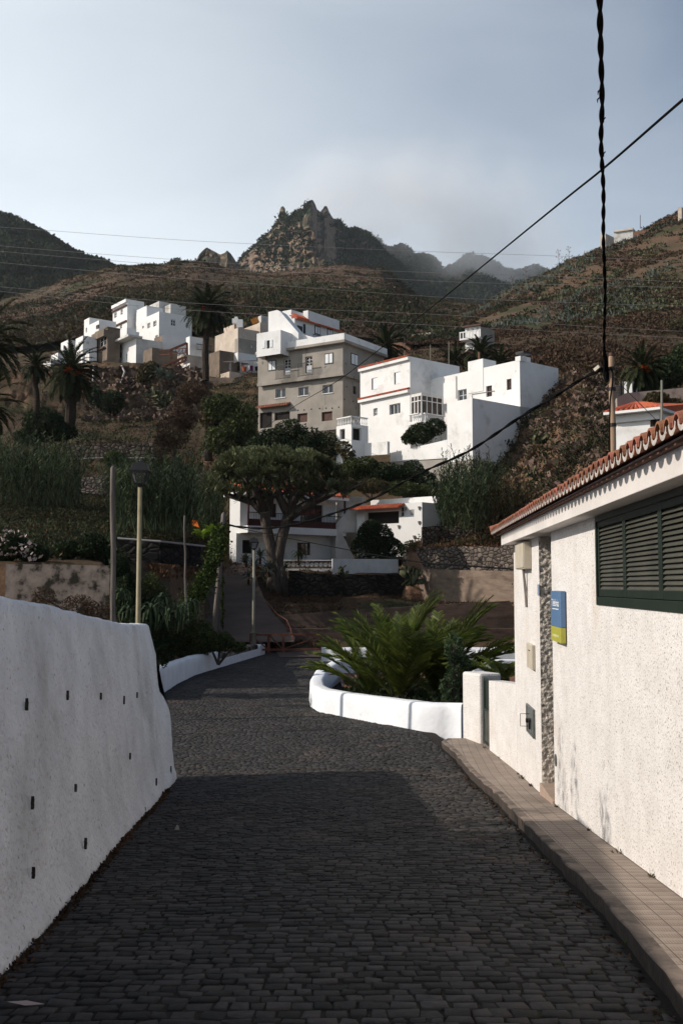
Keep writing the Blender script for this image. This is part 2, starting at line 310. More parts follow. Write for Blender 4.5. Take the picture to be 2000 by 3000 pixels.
row(70.8, 1480, 1498, 1522, 1536, 1568, 1700, 1708, 1738, 1745, 1690, 1670, 1675, 1320, 1270, 1260, 1180)
row(72, 1478, 1495, 1518, 1530, 1562, 1685, 1696, 1710, 1715, 1612, 1606, 1608, 1300, 1268, 1258, 1180)
row(76.5, 1470, 1485, 1510, 1522, 1548, 1655, 1668, 1660, 1660, 1602, 1592, 1560, 1240, 1240, 1240, 1170)
row(82, 1455, 1468, 1498, 1510, 1535, 1600, 1655, 1655, 1650, 1594, 1500, 1440, 1170, 1200, 1215, 1160)
row(90, 1420, 1440, 1472, 1485, 1510, 1545, 1560, 1540, 1520, 1440, 1385, 1265, 1100, 1170, 1190, 1150)
row(95, 1400, 1420, 1450, 1465, 1490, 1500, 1480, 1440, 1420, 1352, 1310, 1170, 1068, 1150, 1175, 1140)
row(104, 1330, 1345, 1348, 1352, 1380, 1400, 1360, 1300, 1280, 1290, 1220, 1090, 1052, 1120, 1150, 1130)
row(106, 1300, 1308, 1304, 1306, 1330, 1350, 1330, 1280, 1268, 1270, 1200, 1084, 1050, 1118, 1140, 1120)
row(125, 1235, 1240, 1250, 1240, 1230, 1225, 1190, 1180, 1180, 1160, 1110, 1068, 1040, 1080, 1095, 1090)
row(138, 1190, 1210, 1215, 1215, 1200, 1195, 1160, 1140, 1140, 1120, 1080, 1060, 1030, 1050, 1070, 1060)
row(146, 1120, 1130, 1110, 1100, 1110, 1130, 1110, 1100, 1100, 1090, 1060, 1045, 1020, 1030, 1050, 1040)
row(150, 1100, 1095, 1072, 1070, 1080, 1100, 1092, 1085, 1080, 1075, 1050, 1035, 1012, 1020, 1030, 1020)
row(175, 1090, 1080, 1060, 1062, 1070, 1078, 1070, 1060, 1050, 1040, 1030, 1005, 985, 990, 1000, 980)
row(200, 1080, 1060, 1030, 1015, 1000, 1010, 1020, 1020, 1020, 1012, 1002, 985, 965, 960, 965, 930)
row(250, 1040, 1005, 965, 950, 945, 955, 960, 965, 975, 970, 965, 945, 930, 920, 910, 860)
ci = cols.index(1200); R_.insert([y for y, _ in R_].index(90), (86.5, [a+(b-a)*.5 for a, b in zip(dict(R_)[82], dict(R_)[90])]))
for Y, p in R_:      # the flat yards of the houses need their own column
    v = p[ci-1]+(p[ci]-p[ci-1])*.9
    v = {70.8: 1745, 72: 1716, 76.5: 1664, 82: 1655, 86.5: 1640}.get(Y, v); p.insert(ci, v)
    if Y == 86.5: p[6], p[7], p[8] = 1600, 1640, 1640
    if Y == 76.5: p[ci+1] = 1604
cols.insert(ci, 1175)
def cliffs(G, pc):
    m = np.clip((G[..., 1]-92)/20, 0, 1)+np.clip((pc[None, :]-1380)/80, 0, 1)*np.clip((G[..., 1]-72)/8, 0, 1); m = np.clip(m, 0, 1)*np.clip((172-G[..., 1])/15, 0, 1)
    d = fbm(G[..., 0]*.28, G[..., 2]*.28, 5, 91, True)*1.8+fbm(G[..., 0]*1.1, G[..., 2]*1.1, 3, 95, True)*.5; G *= (1+m*d/G[..., 1])[..., None]
G_near = loft('hillside', cols, R_, land_near, nc=620, sub=6, amp=1.0, freq=.16, seed=3, post=cliffs)
gx = np.array([-400., -60, -30, -8, -3.2, 4, 30, 60, 400]); gy = np.array([-300., -60, -10, 0, 6, 12, 17, 33.5])
V = []; 
for y in gy:
    for x in gx:
        z = road_z(max(min(y, 34), -20))-.5
        if x < -5 and y > -5: z -= 1.6*min(1, (y+5)/15)
        V.append((x, y, z if y > -20 else road_z(-20)-.5))
Fq = [(j*9+i, j*9+i+1, (j+1)*9+i+1, (j+1)*9+i) for j in range(len(gy)-1) for i in range(8)]
tag(npmesh('ground', V, Fq, land_near), kind='structure')
# middle hill
skyB = [(-900, 960), (-300, 915), (0, 890), (77, 872), (153, 846), (230, 813), (306, 795), (357, 785), (434, 785), (485, 790), (510, 779), (587, 772), (663, 790), (760, 802), (900, 800), (1047, 800), (1116, 804), (1169, 838), (1223, 875), (1292, 886), (1391, 898), (1500, 915), (1800, 930), (2900, 930)]
cB = [c for c, _ in skyB]; sB = np.array([s for _, s in skyB])
def rB(t, low): return [float(l+(s-l)*t) for s, l in zip(sB, low)]
lowB = np.interp(cB, [-900, 0, 300, 700, 1100, 1400, 2900], [1060, 1020, 990, 985, 990, 1000, 1000])
ga = loft('hill', cB, [(215, list(lowB)), (260, rB(.35, lowB)), (310, rB(.62, lowB)), (370, rB(.84, lowB)), (430, rB(.97, lowB)), (460, list(sB)), (520, list(sB+25)), (640, list(sB+110))],
           land_mid, nc=560, sub=10, amp=2.4, freq=.022, seed=21)
G_mid = ga
# right hill
skyC = [(1180, 960), (1300, 935), (1393, 906), (1441, 882), (1465, 865), (1513, 839), (1547, 822), (1590, 807), (1647, 779), (1661, 764), (1700, 750), (1733, 729), (1760, 716), (1800, 703), (1872, 674), (1915, 650), (1953, 634), (2000, 616), (2300, 500), (3000, 330)]
cC = [c for c, _ in skyC]; sC = np.array([s for _, s in skyC])
lowC = np.interp(cC, [1180, 1400, 1600, 1800, 2000, 3000], [1010, 1002, 995, 985, 985, 960])
def rC(t): return [float(l+(s-l)*t) for s, l in zip(sC, lowC)]
G_right = loft('hill', cC, [(188, rC(0)), (212, rC(.3)), (240, rC(.55)), (275, rC(.78)), (310, rC(.94)), (330, rC(1.)), (370, list(sC+30)), (450, list(sC+140))],
               land_right, nc=420, sub=9, amp=1.1, freq=.03, seed=33)
# mountains
def mountain(name, sky_, Y0, Y1, low, mat_, nc=500, sub=14, amp=14, yamp=60, freq=.006, seed=1, post=None, bulge=.5):
    c = [a for a, _ in sky_]; s = np.array([b for _, b in sky_]); l = np.full(len(s), float(low))
    rows = [(Y0, list(l)), (Y0+(Y1-Y0)*.3, list(l+(s-l)*(.3+.1*bulge))), (Y0+(Y1-Y0)*.65, list(l+(s-l)*(.65+.12*bulge))), (Y0+(Y1-Y0)*.93, list(l+(s-l)*.96)), (Y1, list(s)), (Y1*1.06, list(s+30)), (Y1*1.3, list(s+160))]
    return loft(name, c, rows, mat_, nc=nc, sub=sub, amp=amp*150/Y1, freq=freq, yamp=yamp, seed=seed, post=post)
G_m1 = mountain('mountain', [(-1400, 420), (-600, 520), (-200, 590), (0, 634), (31, 645), (77, 670), (128, 694), (168, 717), (204, 741), (245, 762), (286, 774), (306, 781), (330, 800), (420, 850), (600, 920)], 600, 950, 1010, land_dark, nc=560, amp=7, yamp=34, freq=.011, seed=5)
G_m2 = mountain('rocky_hill', [(380, 900), (490, 800), (502, 768), (520, 756), (549, 766), (572, 762), (584, 737), (600, 722), (607, 718), (616, 724), (645, 738), (658, 734), (666, 726), (676, 736), (691, 760), (720, 800), (800, 880)], 640, 800, 960, land_crag, nc=300, amp=5, yamp=26, freq=.02, seed=9)
crag = [(560, 900), (640, 830), (687, 787), (703, 756), (730, 728), (756, 704), (775, 686), (787, 680), (805, 656), (816, 642), (819, 622), (823, 613), (829, 611), (835, 617), (838, 636), (846, 638), (860, 628), (875, 620), (879, 616), (884, 622), (893, 610), (900, 602), (908, 598), (916, 597), (922, 606), (928, 624), (938, 630), (946, 622), (950, 614), (957, 612), (960, 618), (966, 632), (974, 642), (984, 655), (991, 650), (1000, 664), (1012, 676), (1028, 680), (1043, 674), (1056, 684), (1072, 688), (1085, 702), (1100, 708), (1120, 736), (1150, 765), (1200, 820), (1300, 920)]
def spur(G, pc):
    # the rock rib that runs down from the needles towards the viewer; its west flank faces the sun
    nr = G.shape[0]; t = np.linspace(0, 1, nr)[:, None]
    ridge = 965-75*np.clip(t/.62, 0, 1)+18*np.sin(t*9); w = 95.
    d = (pc[None, :]-ridge)/w
    prof = np.where(d < 0, np.exp(-(d*.8)**2), np.exp(-(d*1.5)**2))
    dy = -250*prof*np.clip(1-np.abs(t-.42)*1.7, 0, 1)
    s = (G[..., 1]+dy)/G[..., 1]; G *= s[..., None]
    r2 = 760+60*np.sin(t*7); d2 = (pc[None, :]-r2)/38; s = 1-.06*np.exp(-d2**2)*np.clip(1-abs(t-.4)*2, 0, 1); G *= s[..., None]
G_m3 = mountain('crag', crag, 820, 1300, 1010, land_crag, nc=760, sub=26, amp=12, yamp=60, freq=.011, seed=14, post=spur)
G_m4 = mountain('mountain', [(760, 900), (900, 800), (985, 690), (1020, 684), (1035, 690), (1043, 676), (1060, 682), (1078, 678), (1085, 697), (1100, 694), (1116, 720), (1128, 722), (1150, 730), (1169, 724), (1182, 728), (1200, 745), (1215, 764), (1223, 755), (1240, 752), (1261, 757), (1275, 770), (1292, 795), (1305, 798), (1315, 782), (1330, 780), (1352, 772), (1368, 754), (1380, 752), (1392, 764), (1407, 768), (1425, 782), (1445, 790), (1468, 808), (1498, 812), (1530, 806), (1548, 797), (1570, 793), (1590, 803), (1620, 830), (1700, 860), (2300, 900)],
         1000, 1750, 985, land_dark, nc=760, sub=20, amp=26, yamp=95, freq=.0075, seed=25)
# ---------------------------------------------------------------- cobbled road
edgeL_px = [(0, 2860), (130, 2725), (260, 2575), (390, 2420), (510, 2282)]
LW = [on_ground(*p) for p in edgeL_px]
KL = [on_ground(*p) for p in [(440, 2052), (470, 2036), (520, 2003), (575, 1976), (645, 1955), (700, 1938), (775, 1916)]]
def left_edge(y):
    P = [(-10, LW[0].x+1.0), (LW[0].y, LW[0].x)]+[(p.y, p.x) for p in LW[1:]]+[(LW[-1].y+1.2, LW[-1].x-1.2), (21, -4.8)]+[(p.y, p.x) for p in KL]
    return float(np.interp(y, [a for a, _ in P], [b for _, b in P]))
PW = [on_ground(*p) for p in [(1350, 2152), (1245, 2146), (1160, 2131), (1079, 2115), (1000, 2100), (933, 2086), (908, 2070)]]
def wallx(y): return 2.03+.0577*y
CURB = [on_ground(*p) for p in [(1985, 2990), (1773, 2700), (1640, 2560), (1530, 2440), (1452, 2352), (1400, 2305), (1330, 2225), (1280, 2180), (1245, 2150)]]
def right_edge(y):
    P = [(-10, CURB[0].x-.7), (CURB[0].y, CURB[0].x)]+[(p.y, p.x) for p in CURB[1:]]+[(p.y, p.x) for p in sorted(PW[2:], key=lambda q: q.y)]
    P = sorted(P); P += [(34, -.2), (44, -.6), (48, 3), (54, 6)]
    return float(np.interp(y, [a for a, _ in P], [b for _, b in P]))
stone_m = mat('basalt_setts', (.043, .04, .038), (.028, .0265, .026), 14, .8, .5, 60, isl=.5, c3=(.062, .05, .042), sc3=.9, m3=(.52, .7), spec=.15, brd=.01)
V = []; Fc = []; y = 2.6; r = 0; rngs = np.random.default_rng(5)
while y < 52:
    dep = rngs.uniform(.09, .13) if y < 32 else rngs.uniform(.13, .17)
    xl, xr = left_edge(y)+.02, right_edge(y)-.03
    x = xl+rngs.uniform(0, .06)
    while x < xr-.05:
        mid = abs(x-(-.23-.02*math.sin(y*.2))) < .075 and y < 26
        w = rngs.uniform(.08, .165) if y < 32 else rngs.uniform(.13, .21)
        w = min(w, xr-x); g = rngs.uniform(.003, .009); bv = rngs.uniform(.004, .009)
        yo = -.035*(x-.1)**2*(.5 if y < 20 else .1)+.02*math.sin(x*2.3+y)
        zc = road_z(y)+rngs.normal(0, .0028)+.045*math.exp(-((x-.0)/2.2)**2)*(1 if y < 25 else .3)
        tx, ty = rngs.normal(0, .016, 2); b = len(V); jit = rngs.normal(0, .008, 8)
        x0, x1, y0, y1 = x+g, x+w-g, y+yo+g, y+yo+dep-g
        cx, cy = (x0+x1)/2, (y0+y1)/2
        for k, (ax, ay) in enumerate(((x0, y0), (x1, y0), (x1, y1), (x0, y1))):
            ax += jit[k]; ay += jit[k+4]
            V.append((ax, ay, road_z(ay)-.04+(zc-road_z(y))))
        for k in range(4):
            ax, ay, _ = V[b+k]; sx = ax+(bv if ax < cx else -bv); sy = ay+(bv if ay < cy else -bv)
            V.append((ax, ay, zc-.005+(road_z(ay)-road_z(y)))); 
        for k in range(4):
            ax, ay, _ = V[b+k]; sx = ax+(bv if ax < cx else -bv); sy = ay+(bv if ay < cy else -bv)
            V.append((sx, sy, zc+(road_z(ay)-road_z(y))+(sx-cx)*tx+(sy-cy)*ty))
        for k in range(4):
            j = (k+1) % 4; Fc.append((b+k, b+j, b+4+j, b+4+k)); Fc.append((b+4+k, b+4+j, b+8+j, b+8+k))
        Fc.append((b+8, b+9, b+10, b+11)); x += w
    y += dep
tag(npmesh('cobbled_road', V, Fc, stone_m), kind='structure')
# joint bed under the setts
joint_m = mat('joint_dirt', (.02, .015, .012), (.012, .01, .008), 9, 1, .6, 60, c3=(.03, .04, .015), sc3=4, m3=(.6, .68))
V = []; ys = list(np.arange(-20, 2, 1.))+list(np.arange(2, 30, .15))+list(np.arange(30, 53, .5))
for y in ys:
    xl, xr = left_edge(y)-.3, right_edge(y)+.25
    for k in range(41):
        x = xl+(xr-xl)*k/40; V.append((x, y, road_z(y)-.009+.009*float(fbm(np.array([x*1.9]), np.array([y*1.9]), 4, 71)[0])+.045*math.exp(-((x-.0)/2.2)**2)*(1 if y < 25 else .3)))
Fq = [(j*41+i, j*41+i+1, (j+1)*41+i+1, (j+1)*41+i) for j in range(len(ys)-1) for i in range(40)]
tag(npmesh('road_bed', V, Fq, joint_m), kind='structure')
# ramp up to the house
ramp = [((648, 820), 52, -3.45), ((640, 845), 53.5, -3.3), ((560, 800), 58, None), ((520, 775), 63, None), ((545, 752), 69, None), ((615, 742), 76.4, None)]
V = []; Fq = []
RP = [(52, 560, 860, 1893), (54, 545, 865, 1880), (57, 535, 835, 1845), (60, 528, 800, 1808), (64, 520, 775, 1768), (69, 520, 755, 1715), (73, 560, 744, 1683), (76.6, 612, 738, 1662)]
for Y, a, b, py in RP:
    for k in range(7):
        p = at(a+(b-a)*k/6, py, Y); p.z = at(650, py, Y).z+.22; V.append(p)
Fq = [(j*7+i, j*7+i+1, (j+1)*7+i+1, (j+1)*7+i) for j in range(len(RP)-1) for i in range(6)]
tag(npmesh('ramp_road', V, Fq, M['asphalt'], smooth=True), kind='structure')
V = [at(820, 1900, 48.5), at(1700, 1900, 48.5), at(1700, 1880, 56), at(800, 1880, 56)]
for v in V: v.z = -3.44
tag(npmesh('forecourt', V, [(0, 1, 2, 3)], M['asphalt']), kind='structure')
# ---------------------------------------------------------------- sidewalk with kerb and ribbed tiles
def sidewalk_mat():
    m = mat('ribbed_pink_tile', (.275, .222, .182), (.215, .172, .14), 3, .85, 0, 30, c3=(.17, .13, .105), sc3=1.3, m3=(.5, .75)); n, l = m.node_tree.nodes, m.node_tree.links
    b = n['Principled BSDF']; old = b.inputs['Base Color'].links[0].from_socket
    t = n.new('ShaderNodeTexCoord'); mp = n.new('ShaderNodeMapping'); mp.inputs['Rotation'].default_value = (0, 0, .0577); l.new(t.outputs['Object'], mp.inputs[0])
    s = n.new('ShaderNodeSeparateXYZ'); l.new(mp.outputs[0], s.inputs[0])
    def mth(op, a, v=None):
        q = n.new('ShaderNodeMath'); q.operation = op
        for i, c in enumerate((a, v)):
            if c is None: continue
            if isinstance(c, (int, float)): q.inputs[i].default_value = c
            else: l.new(c, q.inputs[i])
        return q.outputs[0]
    T = .155
    fx = mth('FRACT', mth('DIVIDE', s.outputs[0], T)); fy = mth('FRACT', mth('DIVIDE', s.outputs[1], T))
    ex = mth('LESS_THAN', mth('ABSOLUTE', mth('SUBTRACT', fx, .5)), .478); ey = mth('LESS_THAN', mth('ABSOLUTE', mth('SUBTRACT', fy, .5)), .478)
    tile = mth('MULTIPLY', ex, ey)
    rib = mth('GREATER_THAN', mth('FRACT', mth('MULTIPLY', fx, 9)), .4)
    ck = n.new('ShaderNodeTexChecker'); ck.inputs['Scale'].default_value = 1/T; l.new(mp.outputs[0], ck.inputs[0])
    half = mth('GREATER_THAN', mth('FRACT', mth('MULTIPLY', fy, 1)), .5)
    ribs = mth('MAXIMUM', rib, half); hgt = mth('MULTIPLY', tile, mth('ADD', mth('MULTIPLY', ribs, .45), .55))
    x = n.new('ShaderNodeMixRGB'); x.blend_type = 'MULTIPLY'; x.inputs[0].default_value = 1; l.new(old, x.inputs[1])
    cr = n.new('ShaderNodeMapRange'); cr.inputs[3].default_value = .3; cr.inputs[4].default_value = 1.06; l.new(hgt, cr.inputs[0]); l.new(cr.outputs[0], x.inputs[2]); l.new(x.outputs[0], b.inputs['Base Color'])
    bb = n.new('ShaderNodeBump'); bb.inputs['Distance'].default_value = .004; bb.inputs['Strength'].default_value = .9; l.new(hgt, bb.inputs['Height']); l.new(bb.outputs[0], b.inputs['Normal'])
    return m
sw_m = sidewalk_mat(); kerb_m = mat('kerb_stone', (.2, .155, .125), (.12, .095, .08), 3, .95, .6, 18, c3=(.05, .042, .036), sc3=2.5, m3=(.48, .65))
V = []; SWZ = .15
ys = np.concatenate([np.arange(-6, 16, .25), np.arange(16, 22.2, .2)])
KE = []
gw = [(17.6, wallx(17.6)), (20.4, 3.0), (21.2, 2.95), (22.3, 2.66), (24, 2.0)]
def sw_right(y): return wallx(y) if y < 17.6 else float(np.interp(y, [a for a, _ in gw], [b for _, b in gw]))
for y in ys:
    xl = right_edge(y) if y < 21.6 else right_edge(21.6)+(y-21.6)*.4
    xr = sw_right(y)+.05; n_ = math.sin(y*7)*.006+rngs.normal(0, .006); h = road_z(y)+SWZ
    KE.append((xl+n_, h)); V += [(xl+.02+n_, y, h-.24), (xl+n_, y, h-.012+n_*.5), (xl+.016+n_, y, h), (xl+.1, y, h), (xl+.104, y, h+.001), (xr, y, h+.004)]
Fq = []; mi = []
for j in range(len(ys)-1):
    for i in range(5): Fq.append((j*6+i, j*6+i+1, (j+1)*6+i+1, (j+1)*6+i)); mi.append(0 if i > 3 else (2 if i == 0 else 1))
j = len(ys)-1; b = len(V); V += [(V[j*6+5][0], V[j*6+5][1], V[j*6+5][2]-.3)]
Fq += [(j*6, b, j*6+5, j*6+1), (j*6+1, j*6+5, j*6+4, j*6+2)]; mi += [1, 1]
tag(npmesh('sidewalk', V, Fq, [sw_m, kerb_m, mat('kerb_side', (.06, .046, .038), (.03, .024, .02), 4, 1, .7, 20, c3=(.1, .08, .06), sc3=2, m3=(.58, .7))], mi=mi), kind='structure')  # kerb face darker than its top: dirt, plus its shade put into the colour
# ---------------------------------------------------------------- white walls along the road
E_px = [(510, 2280), (503, 2180), (499, 2100), (493, 2070), (478, 2040), (468, 2032), (458, 1965), (450, 1900), (444, 1862), (438, 1850)]
Ye = LW[-1].y; E = [at(px, py, Ye) for px, py in E_px]; EZ = [e.z-E[0].z for e in E]; EX = [e.x-E[0].x for e in E]
H_e = EZ[-1]
def ltop(y): return float(np.interp(y, [-10, 0, 7.16, 9, 12, 15, Ye-.35, Ye], [.3, .12, -.1, -.2, -.42, -.62, -.71, -.78]))
lw = thing('rendered_wall', 'tall whitewashed roughcast wall on the left side of the cobbled road', 'wall', (LW[0].x, LW[0].y, road_z(LW[0].y)))
ysL = np.concatenate([np.arange(-8, 3, .5), np.arange(3, Ye, .12), [Ye]]); nv = 26; V = []; Fq = []
for j, y in enumerate(ysL):
    bx = float(np.interp(y, [-10]+[p.y for p in LW], [LW[0].x+1.05]+[p.x for p in LW])); bz = road_z(y)-.12; tz = ltop(y)+.02*fbm(np.array([y*2.2]), np.array([3.]), 3)[0]; h = tz-bz
    for k in range(nv):
        t = k/(nv-1); z = bz+h*t; lean = float(np.interp((z-bz-.12)/max(h-.12, .1)*H_e, EZ, EX)) if z > bz+.12 else 0
        if y < Ye-.8: lean = -.40*t
        else: q = (y-Ye+.8)/.8; lean = lean*q+(-.40*t)*(1-q)
        n_ = fbm(np.array([y*1.5]), np.array([z*1.5]), 3, 4)[0]*.03+fbm(np.array([y*9]), np.array([z*9]), 2, 8)[0]*.008+fbm(np.array([y*4]), np.array([z*4]), 3, 18)[0]*.014
        V.append((bx+lean+n_+(.05*math.exp(-((z-bz-.15)/.12)**2)*(1 if t > 0 else 0)), y, z))
    tx = V[-1][0]; V += [(tx-.04, y, tz+.035), (tx-.2, y, tz+.05), (tx-.38, y, tz+.02), (tx-.45, y, tz-.1), (tx-.5, y, bz)]
nn = nv+5
for j in range(len(ysL)-1):
    for k in range(nn-1): Fq.append((j*nn+k, (j+1)*nn+k, (j+1)*nn+k+1, j*nn+k+1))
jl = len(ysL)-1; cap = [jl*nn+k for k in range(nn)]; b = len(V)
for k in range(nn//2): Fq.append((cap[k], cap[nn-1-k], cap[nn-2-k], cap[k+1]))
npmesh('wall_body', V, Fq, M['leftwall'], lw, smooth=True)
hole_shade_m = mat('weep_hole', (.02, .018, .016), (.05, .045, .04), 30, 1)  # near-black raised lens: the shade inside a hole put into the colour
def left_hit(px, py):
    a, b = ray(px, py); lo, hi = 4., Ye
    for _ in range(50):
        m = (lo+hi)/2; bx = float(np.interp(m, [-10]+[p.y for p in LW], [LW[0].x+1.05]+[p.x for p in LW])); bz = road_z(m)
        t = (b*m-bz)/(ltop(m)-bz); x = bx-.40*t
        if a*m > x: lo = m   # still on the road side
        else: hi = m
    n_ = fbm(np.array([m*1.5]), np.array([b*m*1.5]), 3, 4)[0]*.03
    n_ += fbm(np.array([m*4]), np.array([b*m*4]), 3, 18)[0]*.014
    return Vector((a*m+n_, m, b*m))
for px, py, w, h in [(75, 2065, 11, 38), (192, 2037, 6, 32), (293, 2040, 5, 26), (364, 2052, 4, 26), (402, 2037, 3, 18), (93, 2352, 10, 42), (92, 2557, 9, 42), (375, 2215, 6, 24), (217, 2308, 5, 26), (246, 2472, 14, 40), (455, 2290, 5, 22), (421, 2375, 5, 20), (497, 2258, 4, 30)]:
    p = left_hit(px, py); s = p.y/F; wy = w*s*.8; hz = h*s*.75; mb = MB(); pts = []
    n = 12
    for k in range(n):
        a = 2*math.pi*k/n; rr = 1+.35*math.sin(k*2.7+px); pts.append((p.x+.024, p.y+math.cos(a)*wy*rr*.5, p.z+math.sin(a)*hz*.5*rr))
    inn = [(x-.022, yy, zz) for x, yy, zz in pts]
    mb.add(pts+inn, [tuple(range(n))]+[(i, (i+1) % n, n+(i+1) % n, n+i) for i in range(n)]); mb.build('weep_hole', hole_shade_m, lw)
def round_wall(name, label, path, h, w, mat_, z_fn, grp=None, closed=False, capm=None, top=None, hs=None, parent=None):
    """low wall with a rounded top following a path of (x, y) points (road side on the path)"""
    P = [Vector((p[0], p[1], 0)) for p in path]; Q = []
    for i in range(len(P)-1):
        n = max(2, int((P[i+1]-P[i]).length/.35))
        for k in range(n): Q.append((P[i].lerp(P[i+1], k/n), i+k/n))
    Q.append((P[-1], len(P)-1)); V = []; Fq = []; prof = [(0, -.35), (0, 0), (.01, .6), (.02, .86), (.09, .96), (.25, 1.), (.75, 1.), (.91, .96), (.98, .86), (1, 0), (1, -.35)]; m = len(prof)
    for j, (q, u) in enumerate(Q):
        a = Q[max(j-1, 0)][0]; b = Q[min(j+1, len(Q)-1)][0]; t = (b-a).normalized(); nrm = Vector((-t.y, t.x, 0))
        hh = h if hs is None else float(np.interp(u, range(len(hs)), hs))
        for a_, b_ in prof:
            nn_ = fbm(np.array([q.x*2+a_*3]), np.array([q.y*2+b_*2]), 3, 6)[0]*.022
            p = q+nrm*(a_*w); V.append((p.x+nrm.x*nn_, p.y+nrm.y*nn_, z_fn(q.y)+b_*hh+nn_*.6))
    for j in range(len(Q)-1):
        for k in range(m-1): Fq.append((j*m+k, j*m+k+1, (j+1)*m+k+1, (j+1)*m+k))
    for e in (0, len(Q)-1):
        for k in range(m//2): Fq.append((e*m+k, e*m+m-1-k, e*m+m-2-k, e*m+k+1))
    o = npmesh(name, V, Fq, mat_, parent, smooth=True)
    if parent is None: tag(o, label, 'wall', grp)
    return o
# low white walls
KLp = [(p.x, p.y) for p in KL]
rz = lambda y: road_z(y)
round_wall('low_wall', 'curved low whitewashed wall on the left bend of the road before the lamp post', KLp[:5][::1], .95, .45, M['kerbwhite'], rz, hs=[.98, .86, .76, .72, .66])
kb = thing('low_wall', 'straight low white wall with brown stone coping leading to the lamp post', 'wall', (KLp[4][0], KLp[4][1], road_z(42)))
mb = MB(); a = Vector((*KLp[4], 0)); b_ = Vector((*KLp[6], 0)); d = (b_-a).normalized(); nL = Vector((-d.y, d.x, 0)); L = (b_-a).length
def ob(mb, a, d, n, u0, u1, w0, w1, z0, z1, mi=0):
    q = [a+d*u0+n*w0, a+d*u1+n*w0, a+d*u1+n*w1, a+d*u0+n*w1]
    return mb.hexa([(p.x, p.y, z0) for p in q], [(p.x, p.y, z1) for p in q], mi)
ob(mb, a, d, nL, .1, L-1.2, 0, .45, -4, -3.14); mb.build('wall_body', M['kerbwhite'], kb, bevel=.02)
mb = MB(); ob(mb, a, d, nL, .1, L-1.2, .06, .9, -3.138, -2.93); mb.build('coping', M['oldwall'], kb, bevel=.03)
mb = MB(); ob(mb, a, d, nL, L-1.19, L, -.03, .55, -4, -2.98); mb.build('end_pier', M['kerbwhite'], kb, bevel=.03)
LP2 = a+d*(L-.75)+nL*.4
pl = [(p.x, p.y) for p in PW]
inner = [at(907, 1992, 31), at(925, 1978, 34), at(975, 1968, 38)]
path = pl+[(inner[0].x, 30.5), (inner[1].x, 33.5), (inner[2].x, 38), (2, 42)]
# the planter: top heights from the photo
round_wall('planter_wall', 'curved white planter wall round the young palms at the road bend', list(reversed(path)), .62, .45, M['kerbwhite'], rz, hs=[.7]*3+[.65, .62, .62, .62, .64, .66, .68, .7])
round_wall('low_wall', 'short low white wall with a rounded end behind the planter palms', [(9.0, 46.8), (3.5, 46.8), (at(942, 1900, 46.8).x, 46.8)], .62, .8, M['kerbwhite'], rz)
tw = thing('stepped_wall', 'white double wall with two levels behind the palms beside the roughcast building', 'wall', (6, 40, -3.4))
mb = MB(); x0 = at(1395, 1910, 42).x; x1 = at(1640, 1910, 42).x; mb.box(x0, x1, 42, 42.5, -4, at(1450, 1903, 42).z); mb.build('upper_wall', M['kerbwhite'], tw, bevel=.03)
mb = MB(); x0 = at(1385, 1950, 37).x; x1 = at(1640, 1950, 37).x; mb.box(x0, x1, 37, 37.5, -4, at(1450, 1934, 37).z); mb.build('lower_wall', M['kerbwhite'], tw, bevel=.03)
mb = MB(); V = [(0.1, 28, -3.15), (2.9, 23.8, -3.15), (8, 24, -3.05), (9, 36, -3.2), (0, 37, -3.2)]
tag(npmesh('planter_soil', [V[0], V[1], V[2], V[3], V[0], V[3], V[4], V[4]], [(0, 1, 2, 3), (4, 5, 6, 7)], M['soil']), kind='structure')
